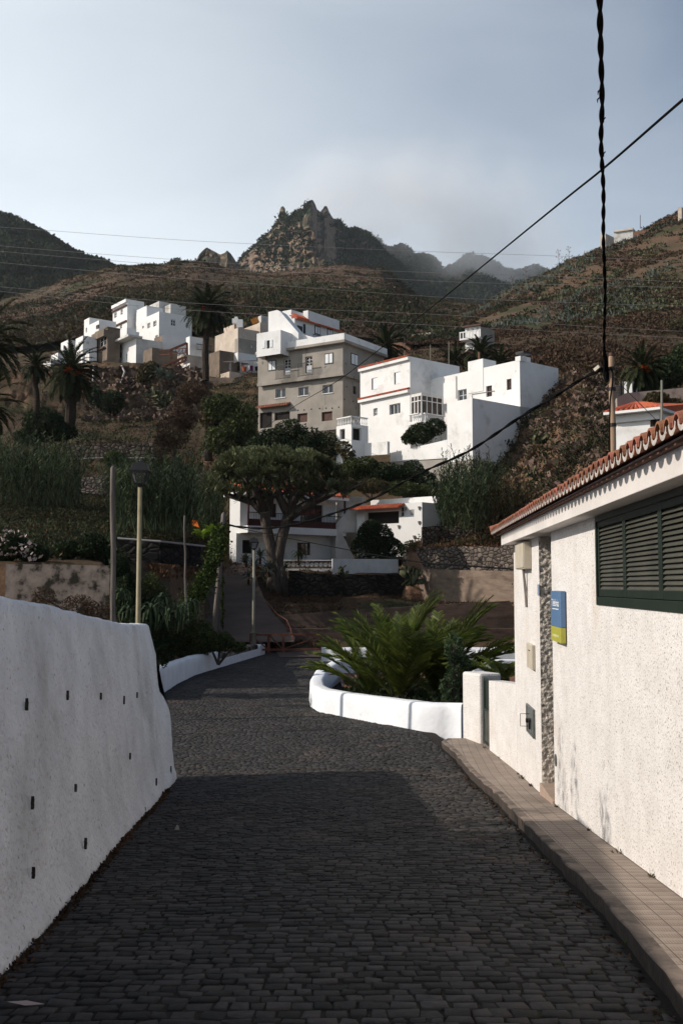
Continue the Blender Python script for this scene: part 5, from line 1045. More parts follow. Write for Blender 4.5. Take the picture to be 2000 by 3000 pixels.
Block(mb, 1268, 982, 1010, 208, 62, 1222, 40, 1290, down=3); Block(mb, 1262, 973, 990, 214, 62, 1206, 50, 1316, down=3, mi=1); Block(mb, 1202, 1000, 1035, 190, 62, 1148, 40, 1210, down=3, mi=2); mb.build('wall', [M['cream'], M['conc'], M['brick']], t)
t = thing('hilltop_house', 'white cube house on the skyline of the right hill', 'house', at(1780, 717, 318)); mb = MB(); Block(mb, 1773, 684, 716, 305, 60, 1757, 45, 1797, down=6); mb.build('wall', M['cream'], t)
t = thing('hilltop_house', 'long low white house on the skyline right of the white cube', 'house', at(1850, 698, 318)); mb = MB(); b = Block(mb, 1853, 667, 700, 308, 66, 1797, 30, 1863, down=6); mb.build('wall', M['white2'], t); mb = MB(); b.L.slab(mb, 0, b.uL, b.zt-.8, b.zt-.4, .003, .5); mb.build('eave', M['cream'], t)
t = thing('hilltop_house', 'brown brick shell on the skyline right of the long white house', 'house', at(1880, 690, 312)); mb = MB(); Block(mb, 1898, 672, 692, 306, 64, 1855, 30, 1902, down=5); mb.build('wall', M['brick'], t)
t = thing('hilltop_house', 'ochre house at the very right edge of the hill skyline', 'house', at(1990, 620, 312)); mb = MB(); Block(mb, 1995, 606, 632, 306, 60, 1984, 30, 2040, down=5); mb.build('wall', M['cream'], t)
# orange roofed house
oh = thing('orange_roof_house', 'white house with bright orange hipped tile roof above the building eave', 'house', at(1934, 1260, 60)); mb = MB(); hh = [(1902, 1219, 1930, 1250)]
b = Block(mb, 1934, 1206, 1250, 60, 55, 1797, 40, 2070, hL=hh, down=2); mb.build('wall', M['white'], oh)
window(oh, b.L, hh[0], glass='void', frame='brownwood', bars=0, name='arched_doorway', fw=.14)
mb = MB(); K = b.L.P(0, 0).xy; a = b.L.P(b.uL, 0).xy; c = b.R.P(b.uR, 0).xy; e = a+c-K; o_ = .5; ctr = (K+e)/2
def outw(p): return p+(p-ctr).normalized()*.9
Ko, ao, co, eo = outw(K), outw(a), outw(c), outw(e); zt = b.zt; ap = at(1859, 1179, (K.y+a.y)/2+2.2); ap2 = at(2120, 1175, ctr.y+3)
z_ = lambda p: (p.x, p.y, zt)
mb.hexa([z_(ao), z_(Ko), z_(co), z_(eo)], [(p.x, p.y, zt+.16) for p in (ao, Ko, co, eo)], 1); 
V0 = [(p.x, p.y, zt+.163) for p in (ao, Ko, co, eo)]; mb.add(V0+[ap, ap2], [(0, 1, 4), (1, 2, 5, 4), (2, 3, 5), (3, 0, 4, 5)], 0)
def tile_rows(mb, A, B, T0, T1, pitch=.3, r=.11):
    A, B, T0, T1 = map(Vector, (A, B, T0, T1)); n = int((B-A).length/pitch)
    for k in range(n):
        p = A.lerp(B, (k+.5)/n); q = T0.lerp(T1, (k+.5)/n); up = Vector((0, 0, 1)); sd = (B-A).normalized(); P_ = []; Q_ = []
        for j in range(5): an = math.pi*j/4; off_ = sd*math.cos(an)*r+up*(math.sin(an)*r+.01); P_.append(p+off_); Q_.append(q+off_*(.6))
        mb.add(P_+Q_, [(j, j+1, 6+j, 5+j) for j in range(4)]+[tuple(range(5))], 0)
tile_rows(mb, V0[0], V0[1], ap, ap); tile_rows(mb, V0[1], V0[2], ap, ap2)
mb.build('roof', [M['tile_red'], M['white']], oh)
mb = MB(); b.L.slab(mb, 0, b.uL, zt-.45, zt-.005, .003, .25); mb.build('eave_band', M['white'], oh)
t = wallf('block_wall', 'curved grey block wall behind the orange roofed house', [(1806, 66, 1166, 1250), (1830, 67, 1152, 1250), (1870, 68, 1148, 1240), (2000, 68, 1136, 1220), (2200, 68, 1120, 1220)], .4, M['conc'])
t = thing('wooden_shed', 'small slatted timber shed beside the wooden pole on the right', 'shed', at(1810, 1160, 74)); mb = MB()
for k in range(9): mb.bar(at(1797, 1130+k*4.5, 74), at(1815, 1130+k*4.5, 74), .09)
for x in (1797, 1815, 1824, 1838): mb.bar(at(x, 1118, 74.1), at(x, 1175, 74.1), .12)
mb.build('slats', M['pole'], t)
t = thing('white_outhouse', 'white outhouse wall seen under the orange fruited palm', 'outhouse', at(1845, 1140, 84)); mb = MB(); Block(mb, 1850, 1116, 1150, 84, 60, 1826, 40, 1868, down=2); mb.build('wall', M['white'], t)
# ================================================================ poles, lamps, cables
def lantern_post(loc, H, rad, w, m, label, base=False):
    t = thing('street_lamp', label, 'street lamp', loc); b = Vector(loc); mb = MB(); zl = b.z+H
    mb.tube([b, b+Vector((0, 0, H*.25)), b+Vector((0, 0, H))], [rad*1.15, rad, rad*.85], 12)
    if base: mb.tube([b, b+Vector((0, 0, H*.13)), b+Vector((0, 0, H*.132)), b+Vector((0, 0, H*.14))], [rad*1.9, rad*1.9, rad*2.3, rad*1.2], 12)
    mb.build('mast', M[m], t, smooth=True); mb = MB(); c = b+Vector((0, 0, H))
    q = lambda s, z: [(c.x-s, c.y-s, c.z+z), (c.x+s, c.y-s, c.z+z), (c.x+s, c.y+s, c.z+z), (c.x-s, c.y+s, c.z+z)]
    mb.tube([c-Vector((0, 0, .02)), c+Vector((0, 0, w*.16))], [rad*.7, w*.16], 8); mb.hexa(q(w*.25, w*.14), q(w*.27, w*.22))
    for sx in (-1, 1):
        for sy in (-1, 1): mb.bar((c.x+sx*w*.26, c.y+sy*w*.26, c.z+w*.2), (c.x+sx*w*.44, c.y+sy*w*.44, c.z+w*.84), w*.055)
    mb.hexa(q(w*.52, w*.84), q(w*.52, w*.92)); mb.hexa(q(w*.44, w*.921), q(w*.36, w*1.3)); mb.hexa(q(w*.14, w*1.301), q(w*.14, w*1.42)); mb.tube([c+Vector((0, 0, w*1.42)), c+Vector((0, 0, w*1.56))], [w*.08, w*.02], 6)
    hd = mb.build('lantern', M['black'], t, bevel=w*.012); mb = MB(); A = q(w*.25, w*.23); B = q(w*.42, w*.83)
    mb.add(A+B, [(i, (i+1) % 4, 4+(i+1) % 4, 4+i) for i in range(4)]); mb.build('lantern_glass', glassm, hd); return t
glassm = bpy.data.materials.new('lantern_glass'); glassm.use_nodes = True; nn_, ll_ = glassm.node_tree.nodes, glassm.node_tree.links
gb = nn_.new('ShaderNodeBsdfGlossy'); gb.inputs['Roughness'].default_value = .1; gt_ = nn_.new('ShaderNodeBsdfTransparent'); gt_.inputs[0].default_value = (.8, .82, .84, 1); gm = nn_.new('ShaderNodeMixShader'); gm.inputs[0].default_value = .12
ll_.new(gt_.outputs[0], gm.inputs[1]); ll_.new(gb.outputs[0], gm.inputs[2]); ll_.new(gm.outputs[0], nn_['Material Output'].inputs[0])
p = at(411, 1428, 23.5); lb = at(411, 1820, 23.5); lantern_post((p.x, p.y, -4.2), p.z+4.2, .062, .44, 'lampmast', 'nearest street lamp, ochre mast and black lantern behind the left white wall')
p = at(762, 1612, LP2.y); lantern_post((LP2.x, LP2.y, -2.98), p.z+2.98, .075, .46, 'greymast', 'farther street lamp standing on the end of the low white wall', True)
def pole(label, top, bot, Y, r, m='pole', name='utility_pole', cat='pole', r2=None):
    a = at(*bot, Y); b = at(*top, Y); t = thing(name, label, cat, a); mb = MB(); n = 8
    mb.tube([a.lerp(b, k/n)+Vector((.015*math.sin(k*1.7), 0, 0))*(0 < k < n) for k in range(n+1)]+[b+Vector((0, 0, r*.9))], [r+(r2 or r*.85)*0-(r-(r2 or r*.85))*k/n for k in range(n+1)]+[r*.3], 12); mb.build('pole_shaft', M[m], t, smooth=True); return t
pole('grey weathered timber pole left of the nearest street lamp', (331, 1372), (333, 1990), 26, .075)
pole('leaning timber pole beside the ramp with ivy at its foot', (655, 1508), (620, 1960), 46, .125)
pole('thin bare wooden post left of the ramp', (541, 1513), (545, 1800), 40, .045, name='wooden_post', cat='post')
wp = pole('pale timber utility pole with cable junctions behind the roughcast building roof', (1789, 1046), (1800, 1560), 27, .085, 'polenew')
mb = MB(); a = at(1790, 1043, 27); mb.tube([a, a+Vector((0, 0, .08))], .078, 12); mb.build('pole_cap', M['brownwood'], wp)
mb = MB()
for y in (1085, 1145, 1250): a = at(1790+(y-1046)*.02, y, 27); mb.tube([a, a+Vector((0, 0, .09))], .1, 12)
mb.build('clamp_band', M['black'], wp)
mb = MB(); mb.tube([at(1788, 1080, 26.8), at(1794, 1092, 26.8), at(1793, 1120, 26.8), at(1786, 1170, 26.85), at(1784, 1250, 26.85), at(1786, 1400, 26.85)], .022, 6); mb.build('downlead', M['rubber'], wp)
def catenary(pts, n=14):
    P = [at(*p) for p in pts]; out = []
    for i in range(len(P)-1):
        p0, p1, p2, p3 = P[max(i-1, 0)], P[i], P[i+1], P[min(i+2, len(P)-1)]
        for k in range(n):
            t = k/n; out.append(.5*((2*p1)+(p2-p0)*t+(2*p0-5*p1+4*p2-p3)*t*t+(3*p1-p0-3*p2+p3)*t**3))
    return out+[P[-1]]
def cable(label, pts, r, m='rubber', twist=0, n=14, name='cable', group=None):
    P = catenary(pts, n); mb = MB()
    if not twist: mb.tube(P, r, 6)
    else:
        L = 0; ang = [0]
        for i in range(1, len(P)): ang.append(ang[-1]+(P[i]-P[i-1]).length*twist)
        for s in range(2):
            Q = []
            for i, p in enumerate(P):
                t = (P[min(i+1, len(P)-1)]-P[max(i-1, 0)]).normalized(); u = t.cross(Vector((.3, .1, .95))).normalized(); v = t.cross(u)
                a = ang[i]+s*math.pi; Q.append(p+(u*math.cos(a)+v*math.sin(a))*r*.8)
            mb.tube(Q, r, 7)
    return tag(mb.build(name, M[m], smooth=True), label, 'cable', group)
cable('thick twisted black cable bundle running overhead from the pale pole toward the viewer', [(1745, -900, 6.5), (1754, -250, 9.5), (1755, 0, 11.5), (1758, 150, 13), (1762, 300, 14.6), (1759, 420, 16.2), (1766, 560, 18.4), (1766, 700, 20.6), (1771, 860, 23.4), (1768, 1000, 26.), (1772, 1085, 26.9)], .024, twist=4.2, n=22)
mb = MB(); rr = random.Random(3)
for px, py, Y in ((1752, 268, 14.3), (1750, 292, 14.6), (1757, 325, 15), (1768, 350, 15.2), (1768, 450, 16.6)):
    a = at(px+4, py-6, Y); mb.tube([a, at(px-1, py, Y), at(px-3+rr.random()*4, py+10, Y)], [.01, .012, .004], 5)
tag(mb.build('cable_tie_ends', M['rubber']), 'frayed tie ends sticking out of the overhead cable bundle', 'cable tie')
cable('straight thin black cable crossing the sky diagonally to the cement house', [(4200, -1600, 5), (2900, -420, 8.5), (2300, 40, 11.5), (2000, 291, 15), (1768, 492, 20), (1600, 627, 25), (1250, 911, 45), (1000, 1108, 70), (860, 1192, 92), (765, 1262, 104)], .024, n=8)
cable('sagging twisted black cable from the pale pole to the leaning pole', [(1764, 1080, 27), (1700, 1112, 27.8), (1620, 1164, 29), (1524, 1221, 30.2), (1380, 1317, 32.5), (1256, 1374, 34.5), (1189, 1408, 36), (1089, 1462, 38), (1000, 1496, 40), (911, 1524, 41.8), (840, 1541, 43), (770, 1548, 44.2), (708, 1544, 45.2), (658, 1536, 46)], .03, twist=3.2, n=16)
mb = MB(); mb.bar(at(1741, 1085, 27.1), at(1755, 1073, 27), .09, .09); tag(mb.build('cable_clamp', M['beige']), 'white cable clamp beside the top of the pale pole', 'clamp')
mb = MB(); c0 = at(1773, 1092, 27); mb.tube([at(1772, 1040, 26.6), at(1773, 1075, 26.9), at(1774, 1100, 27), at(1776, 1118, 27)], [.05, .075, .085, .05], 8)
for a, b in ((760, 1078), (752, 1082), (768, 1104)): mb.tube([c0, at(1000+a, b, 27)], .03, 6)
tag(mb.build('cable_junction', M['rubber']), 'black cable junction bundle against the pale pole', 'cable junction')
cable('black cable sagging from the leaning pole to the roughcast building', [(658, 1537, 46), (800, 1568, 40), (1027, 1612, 32), (1223, 1646, 25), (1400, 1660, 20.5), (1510, 1668, 17.9)], .016, n=8)
cable('thin cable running right from the pale pole', [(1795, 1105, 27), (1840, 1150, 26), (1920, 1230, 24), (1960, 1280, 22)], .008, n=6)
for i, (lab, pts) in enumerate([('highest thin power line across the sky', [(-300, 650), (0, 665), (450, 698), (750, 715), (1200, 735), (1650, 751), (2300, 780)]), ('second highest thin power line above the rocky peak foot', [(-300, 690), (0, 720), (450, 756), (800, 779), (1300, 800), (1650, 811), (2300, 840)]),
    ('third thin power line ending low over the valley ridge', [(-300, 706), (0, 736), (500, 777), (900, 800), (1300, 825), (1700, 835), (2300, 850)]), ('fourth thin power line over the middle hill', [(-300, 740), (0, 769), (450, 809), (800, 835), (1250, 868), (1650, 886), (2300, 905)]),
    ('fifth thin power line just above the village roofs', [(-300, 815), (0, 840), (450, 880), (800, 901), (1330, 924), (1700, 955), (2300, 985)]), ('lowest thin power line over the village roofs', [(-300, 820), (0, 853), (450, 900), (800, 924), (1250, 952), (1700, 975), (2000, 990), (2300, 1003)])]):
    cable(lab, [(x, y, 125) for x, y in pts], .019, 'wire', n=6, name='power_line', group='thin power lines spanning the valley')
def mast(label, px, p0, p1, Y, r, m='greymast'):
    a = at(px, p1, Y); b = at(px, p0, Y); t = thing('antenna_mast', label, 'mast', a); mb = MB(); mb.tube([a, b], r, 6); mb.build('mast_rod', M[m], t)
mast('thin antenna mast behind the left end of the large white house', 1260, 1010, 1100, 101, .03); mast('taller thin antenna mast behind the large white house', 1314, 1000, 1085, 101, .04)
mast('grey pole with antenna in front of the orange roof', 1937, 1114, 1250, 50, .06); mast('wooden pole on the hill left of the small tower house', 1185, 990, 1045, 165, .1, 'pole'); mast('thin pole near the right edge of the hill', 1984, 718, 770, 285, .1, 'pole'); mast('thin pole on the hill skyline beside the long white house', 1874, 630, 670, 306, .1, 'pole')
# fence at the end of the road
fn = thing('iron_fence', 'rusty red iron fence with diagonal braces closing the end of the road', 'fence', at(840, 1908, 50.5)); Y = 50.5
for k, x in enumerate((734, 787, 830, 941)): mb = MB(); mb.bar(at(x, 1912, Y), at(x, 1857, Y), .13 if k in (1, 2) else .1); mb.build('post', M['rust'], fn)
mb = MB(); mb.bar(at(734, 1860, Y), at(941, 1858, Y), .08); mb.bar(at(734, 1904, Y), at(941, 1902, Y), .1); mb.build('rail', M['rust'], fn)
mb = MB(); mb.bar(at(738, 1863, Y+.05), at(782, 1900, Y+.05), .06); mb.bar(at(791, 1863, Y+.05), at(827, 1900, Y+.05), .06); mb.bar(at(834, 1900, Y+.05), at(936, 1864, Y+.05), .05); mb.build('brace', M['rust'], fn)
hr_ = thing('handrail', 'rusty handrail climbing beside the ramp under the dragon tree', 'handrail', at(860, 1880, 53)); P = [(727, 1670, 74), (757, 1733, 68), (812, 1799, 59), (840, 1816, 55.5), (851, 1840, 54), (860, 1882, 52.5)]
mb = MB(); mb.tube([at(*p) for p in P], .028, 6); mb.build('rail', M['rust'], hr_)
for (x, y, Y), y2 in zip(((727, 1670, 74), (748, 1712, 70), (760, 1745, 67), (809, 1797, 59.5), (841, 1818, 55.5)), (1715, 1764, 1790, 1850, 1858)): mb = MB(); mb.bar(at(x, y2, Y), at(x, y, Y), .06); mb.build('post', M['rust'], hr_)
# ================================================================ vegetation
def unit(n, rng):
    v = rng.normal(size=(n, 3)); return v/np.linalg.norm(v, axis=1)[:, None]
def leaves(P, size, rng, aspect=.45, up=0., dirs=None, jitter=.35, fold=True):
    """one pointed leaf (a rhombus) per point"""
    n = len(P); s = size*(1+jitter*rng.normal(size=n)).clip(.4, 2)[:, None]
    d = unit(n, rng) if dirs is None else dirs+unit(n, rng)*.45
    d[:, 2] += up; d /= np.linalg.norm(d, axis=1)[:, None]
    w = np.cross(d, unit(n, rng)); w /= np.linalg.norm(w, axis=1)[:, None]+1e-9
    V = np.stack([P-d*s*.5, P+w*s*aspect*.5, P+d*s*.5, P-w*s*aspect*.5], 1)
    return V.reshape(-1, 3), np.arange(4*n).reshape(n, 4)
def crown_pts(blobs, n, rng, shell=.5, gap=.45, gsc=1., seed=0):
    B = np.array(blobs, float); w = (B[:, 3]*B[:, 4]*B[:, 5])**(2/3); w /= w.sum(); out = []; got = 0
    while got < n:
        k = rng.choice(len(B), size=n, p=w); u = unit(n, rng); r = 1-(1-shell)*rng.random(n)**1.6
        P = B[k, :3]+u*r[:, None]*B[k, 3:6]; lump = vnoise3(P*gsc, seed); P += u*(lump[:, None]-.5)*B[k, 3:6]*.45
        keep = vnoise3(P*gsc*2.2+7, seed+3) > gap*rng.random(n)*1.5; out.append(P[keep]); got += keep.sum()
    return np.concatenate(out)[:n]
def wblob(px, py, Y, rx, rz, ry=None): c = at(px, py, Y); s = Y/F; return (c.x, c.y, c.z, rx*s, (ry or (rx+rz)/2)*s, rz*s)
def bush(name, label, cat, pxb, Y, n, size, kind, base=None, trunk=None, group=None, gap=.45, aspect=.5, up=.0, extra=None, gsc=None, twigs=0, seed=None):
    """pxb: blobs as (px, py, rx, rz[, dY]) in photo pixels at distance Y"""
    rng = np.random.default_rng(sum(ord(ch)*(i_+1) for i_, ch in enumerate(label)) % 9973 if seed is None else seed)
    B = [wblob(b[0], b[1], Y+(b[4] if len(b) > 4 else 0), b[2], b[3]) for b in pxb]
    bb = base or (pxb[0][0], max(b[1]+b[3] for b in pxb)); bp = at(bb[0], bb[1], Y); t = thing(name, label, cat, bp, group)
    mr = np.mean([b[3] for b in B]); P = crown_pts(B, n, rng, gap=gap, gsc=gsc or 1.6/mr)
    V, Fq = leaves(P, size, rng, aspect, up); npmesh('crown' if name.endswith('tree') or name.endswith('palm') else 'foliage', V, Fq, L_[kind], t)
    mb = MB(); r0 = trunk or max(.06, mr*.07)
    for b in B:
        c = Vector(b[:3]); mid = bp.lerp(c, .5)+Vector((rng.normal(0, .1*mr), rng.normal(0, .1*mr), 0)); mb.tube([bp-Vector((0, 0, .5)), mid, c], [r0, r0*.7, r0*.25], 6)
        for k in range(3+twigs):
            u = Vector(unit(1, rng)[0]); u.z = abs(u.z)*.8; e = c+Vector((u.x*b[3], u.y*b[4], u.z*b[5]))*.85; mb.tube([mid.lerp(c, rng.random()), c.lerp(e, .5), e], [r0*.35, r0*.22, r0*.08], 4, cap=False)
    mb.build('trunk' if name.endswith('tree') else 'stem', M['bark'], t, smooth=True); return t
def frond_np(base, d, L, w, droop, nl, rng, lw=.03, vee=.5, curl=0, ang=(.6, .95)):
    """a pinnate palm leaf: curved midrib with two rows of narrow leaflets"""
    d = np.array(d, float); h = np.array([d[0], d[1], 0]); h /= np.linalg.norm(h)+1e-9; el = math.atan2(d[2], math.hypot(d[0], d[1]))
    n = 14; pts = [np.array(base, float)]; e = el; st = L/n; tang = []
    for i in range(n):
        e -= droop/n*(.35+1.3*i/n); t = h*math.cos(e)+np.array([0, 0, math.sin(e)]); tang.append(t); pts.append(pts[-1]+t*st)
    tang.append(tang[-1]); pts = np.array(pts); tang = np.array(tang); side = np.array([-h[1], h[0], 0]); V = []; Fc = []
    for i in range(n):   # midrib
        a, b = pts[i], pts[i+1]; r = lw*.55*(1-.7*i/n); k = len(V); V += [a-side*r, a+side*r, b+side*r, b-side*r]; Fc.append((k, k+1, k+2, k+3))
    for i in range(nl):
        t = .1+.9*(i+rng.random()*.3)/nl; f = t*n; j = min(int(f), n-1); p = pts[j]+(pts[j+1]-pts[j])*(f-j); tg = tang[j]; upv = np.cross(tg, side); upv *= np.sign(upv[2]+1e-6)
        ll = w*(math.sin(math.pi*min(1, t*.86+.13))**.7 if ang[0] < .9 else math.sin(math.pi*(t*.84+.02))**.8+.12)*(.85+.3*rng.random())
        for s in (-1, 1):
            dd = tg*(ang[0]+.4*t)+side*s*(ang[1]-.2*t)+upv*(vee*(1-t*.4)+rng.normal(0, .12)); dd /= np.linalg.norm(dd); dr = np.array([0, 0, -1])*ll*(.16+.14*rng.random())
            q = np.cross(dd, upv); q /= np.linalg.norm(q)+1e-9; q = q*lw*.5; k = len(V)
            V += [p-q, p+q, p+dd*ll*.6+q*.8+dr*.3, p+dd*ll+dr]; Fc.append((k, k+1, k+2, k+3))
    return V, Fc
def palm(label, px, pyc, Y, pyb, R, nf=60, kind='palm', tr=.4, lean=0, fruits=0, nl=34, skirt=1., name='palm_tree', group=None, pxb=None, lw=.07, minel=-.9):
    """crown centre at (px, pyc), trunk foot at pyb; R crown radius in metres"""
    rng = np.random.default_rng(int(px*7+pyc)); c = at(px, pyc, Y); b = at(pxb if pxb else px, pyb, Y); t = thing(name, label, 'palm', b, group); V = []; Fc = []
    for k in range(nf):
        q = (k+.5)/nf; el = 1.45-(1.45-minel)*q**.85+rng.normal(0, .08); az = k*2.399963+rng.normal(0, .15); d = (math.cos(az)*math.cos(el), math.sin(az)*math.cos(el), math.sin(el))
        v, f = frond_np((c.x+d[0]*.2, c.y+d[1]*.2, c.z+.15-.5*q), d, R*(1.05-.15*q)*(.9+.2*rng.random()), R*.17, .75+.75*rng.random()-(.5*q if el < -.3 else 0), nl, rng, lw=lw); n0 = len(V); V += v; Fc += [tuple(n0+i for i in ff) for ff in f]
    npmesh('crown', V, Fc, L_[kind], t)
    mb = MB(); H = c.z-b.z; n = 10; pts = [b.lerp(c, k/n)+Vector((.08*math.sin(k*.9+px), 0, 0)) for k in range(n+1)]; pts[0].z -= 1
    mb.tube(pts, [tr*(1.15-.25*k/n)+.05*(k % 2) for k in range(n+1)], 10); mb.tube([c-Vector((0, 0, .9)), c-Vector((0, 0, .2)), c+Vector((0, 0, .4))], [tr*1.1, tr*1.7, tr*.6], 10); mb.build('trunk', M['palmbark'], t)
    if fruits:
        P = np.concatenate([np.array(c)+np.array([math.cos(a)*R*.22, math.sin(a)*R*.22, -R*.08+R*.05*math.sin(a*3)])+rng.normal(0, R*.035, (60, 3)) for a in rng.uniform(math.pi, 2*math.pi, fruits)]); v, f = leaves(P, .22, rng, .9); npmesh('fruit_clusters', v, f, L_['orange'], t)
    return t
def grid_pts(G, n, rng, pc, px=(0, 2000), rows=(0, 1.), dens=None, yr=None):
    """random points on a terrain sheet inside a window of columns and rows"""
    nr, nc = G.shape[:2]; out = []
    j0, j1 = np.interp(px, [pc[0], pc[1]], [0, nc-1]); i0, i1 = rows[0]*(nr-1), rows[1]*(nr-1)
    j = rng.uniform(j0, j1-1, n); i = rng.uniform(i0, i1-1, n); ji, ii = j.astype(int), i.astype(int); fj, fi = (j-ji)[:, None], (i-ii)[:, None]
    P = (G[ii, ji]*(1-fi)+G[ii+1, ji]*fi)*(1-fj)+(G[ii, ji+1]*(1-fi)+G[ii+1, ji+1]*fi)*fj
    if yr: P = P[(P[:, 1] > yr[0]) & (P[:, 1] < yr[1])]
    if dens is not None: P = P[vnoise(P[:, 0]*dens[0], P[:, 1]*dens[0], dens[2] if len(dens) > 2 else 9) > dens[1]]
    return P
def sample_px(G, n, rng, pc, px, py, cell=None):
    """points of a terrain sheet whose picture position falls inside a window"""
    P = grid_pts(G, n*6, rng, pc, px=(px[0]-60, px[1]+60)); z = P[:, 2]/P[:, 1]; u = P[:, 0]/P[:, 1]; d = CP+z*SP
    X = 1000+F*u/d; Yp = 1500-F*(z*CP-SP)/d; k = (X > px[0]) & (X < px[1]) & (Yp > py[0]) & (Yp < py[1]); return P[k][:n]
PN, PM_, PR = (cols[0], cols[-1]), (cB[0], cB[-1]), (cC[0], cC[-1])
def tufts(name, label, P, rng, r, k, size, kind, aspect=.5, up=.3, flat=.6, kindset='stuff', cat=None):
    n = len(P); rr = r*(.5+rng.random(n)); Q = np.repeat(P, k, 0); u = unit(n*k, rng); u[:, 2] = abs(u[:, 2])*flat; Q = Q+u*np.repeat(rr, k)[:, None]*(rng.random(n*k)**.5)[:, None]
    V, Fq = leaves(Q, size, rng, aspect, up, dirs=u.copy()); o = npmesh(name, V, Fq, L_[kind]); tag(o, label, cat or name.replace('_', ' '), None, kindset); return o
rng = np.random.default_rng(77)
# ground cover of the slopes (nobody could count it)
tufts('hill_scrub', 'low dry scrub all over the middle hill', grid_pts(G_mid, 22000, rng, PM_, (-150, 1450), (0, .85)), rng, .9, 6, .5, 'dry')
tufts('hill_rocks', 'pale rocks showing through the scrub of the middle hill', grid_pts(G_mid, 1600, rng, PM_, (-150, 1450), (0, .85), (.03, .6, 33)), rng, .8, 5, .9, 'rock', .9)
tufts('hill_scrub', 'olive green scrub dotted over the middle hill', grid_pts(G_mid, 15000, rng, PM_, (-150, 1450), (0, .85), (.022, .5)), rng, 1.15, 9, .75, 'olive')
tufts('hill_scrub', 'dry brown scrub over the middle hill', grid_pts(G_mid, 10000, rng, PM_, (-150, 1450), (0, .85), (.03, .45, 4)), rng, 1., 8, .6, 'dry')
tufts('hill_scrub', 'dark green shrubs in patches on the middle hill', grid_pts(G_mid, 4500, rng, PM_, (-150, 1450), (0, .85), (.03, .55, 14)), rng, 1.8, 16, .8, 'dark')
tufts('hill_agaves', 'pale blue green succulents scattered over the middle hill', grid_pts(G_mid, 2600, rng, PM_, (-150, 1450), (0, .85), (.03, .6, 22)), rng, .7, 9, .85, 'agave', .25, .5)
tufts('slope_scrub', 'dry brown scrub over the right hill', grid_pts(G_right, 14000, rng, PR, (1180, 2120), (0, .8), (.05, .3)), rng, .8, 10, .5, 'dry')
tufts('slope_scrub', 'olive green low scrub over the right hill', grid_pts(G_right, 4500, rng, PR, (1180, 2120), (0, .8), (.04, .55, 31)), rng, .95, 11, .55, 'olive')
tufts('slope_agaves', 'blue green agaves in drifts over the right hill', grid_pts(G_right, 1900, rng, PR, (1350, 2120), (0.1, .8), (.05, .62, 41)), rng, .95, 13, 1.0, 'agave', .16, .8, 1.)
tufts('slope_cacti', 'pale green prickly pear thickets on the right hill', grid_pts(G_right, 2400, rng, PR, (1250, 2120), (0.1, .8), (.07, .66, 52)), rng, 1.15, 16, .55, 'cactus', .8, .4, 1.)
tufts('slope_scrub', 'dark shrubs in drifts on the right hill', grid_pts(G_right, 1400, rng, PR, (1180, 2120), (0.02, .8), (.05, .62, 61)), rng, 1.7, 26, .6, 'dark')
def cover(label, px, py, n, r, k, size, kind, G=G_near, pc=PN, **kw): return tufts(kw.pop('name', 'ground_cover'), label, sample_px(G, n, rng, pc, px, py), rng, r, k, size, kind, **kw)
cover('dry twiggy growth over the cliff right of the white house', (1180, 1830), (1040, 1600), 3600, .7, 26, .16, 'dry', up=.3, aspect=.3)
cover('olive creeping growth on the cliff right of the white house', (1180, 1830), (1060, 1600), 1500, .7, 20, .2, 'olive')
cover('dark creeping growth on the right cliff', (1250, 1830), (1200, 1600), 900, .8, 24, .22, 'dark')
cover('dry scrub on the terraces under the small tower house', (1000, 2050), (930, 1100), 3500, .9, 12, .4, 'dry')
cover('dark undergrowth on the cliff below the village', (100, 780), (1130, 1330), 600, 1.1, 30, .22, 'dark')
cover('dry brown growth on the cliff below the village', (-20, 780), (1080, 1330), 900, 1.0, 26, .2, 'dry', aspect=.3)
cover('olive growth on the cliff below the village', (-20, 780), (1080, 1330), 500, 1.0, 24, .2, 'olive')
cover('tangled dry thicket over the left terraces', (-40, 620), (1390, 1620), 2600, .8, 30, .13, 'dry', up=.5, aspect=.25)
cover('olive green thicket over the left terraces', (-40, 620), (1390, 1640), 2400, .8, 30, .13, 'olive')
cover('dark green thicket over the left terraces', (-40, 640), (1330, 1640), 3600, .9, 34, .14, 'dark')
cover('dry grass bank left of the balcony house', (440, 760), (1530, 1700), 1300, .4, 18, .2, 'drygrass', up=1.)
cover('red brown leaf litter on the soil terrace', (700, 1500), (1740, 1800), 1500, .3, 10, .1, 'dry', up=0.)
cover('dry growth on the bank beside the ramp', (780, 1000), (1650, 1900), 900, .35, 16, .14, 'dry', up=.4)
cover('dry growth on top of the rubble wall', (1180, 1530), (1560, 1625), 900, .4, 16, .18, 'drygrass')
cover('scrub around the orange roofed house', (1780, 2050), (1080, 1330), 1500, .6, 20, .2, 'olive')
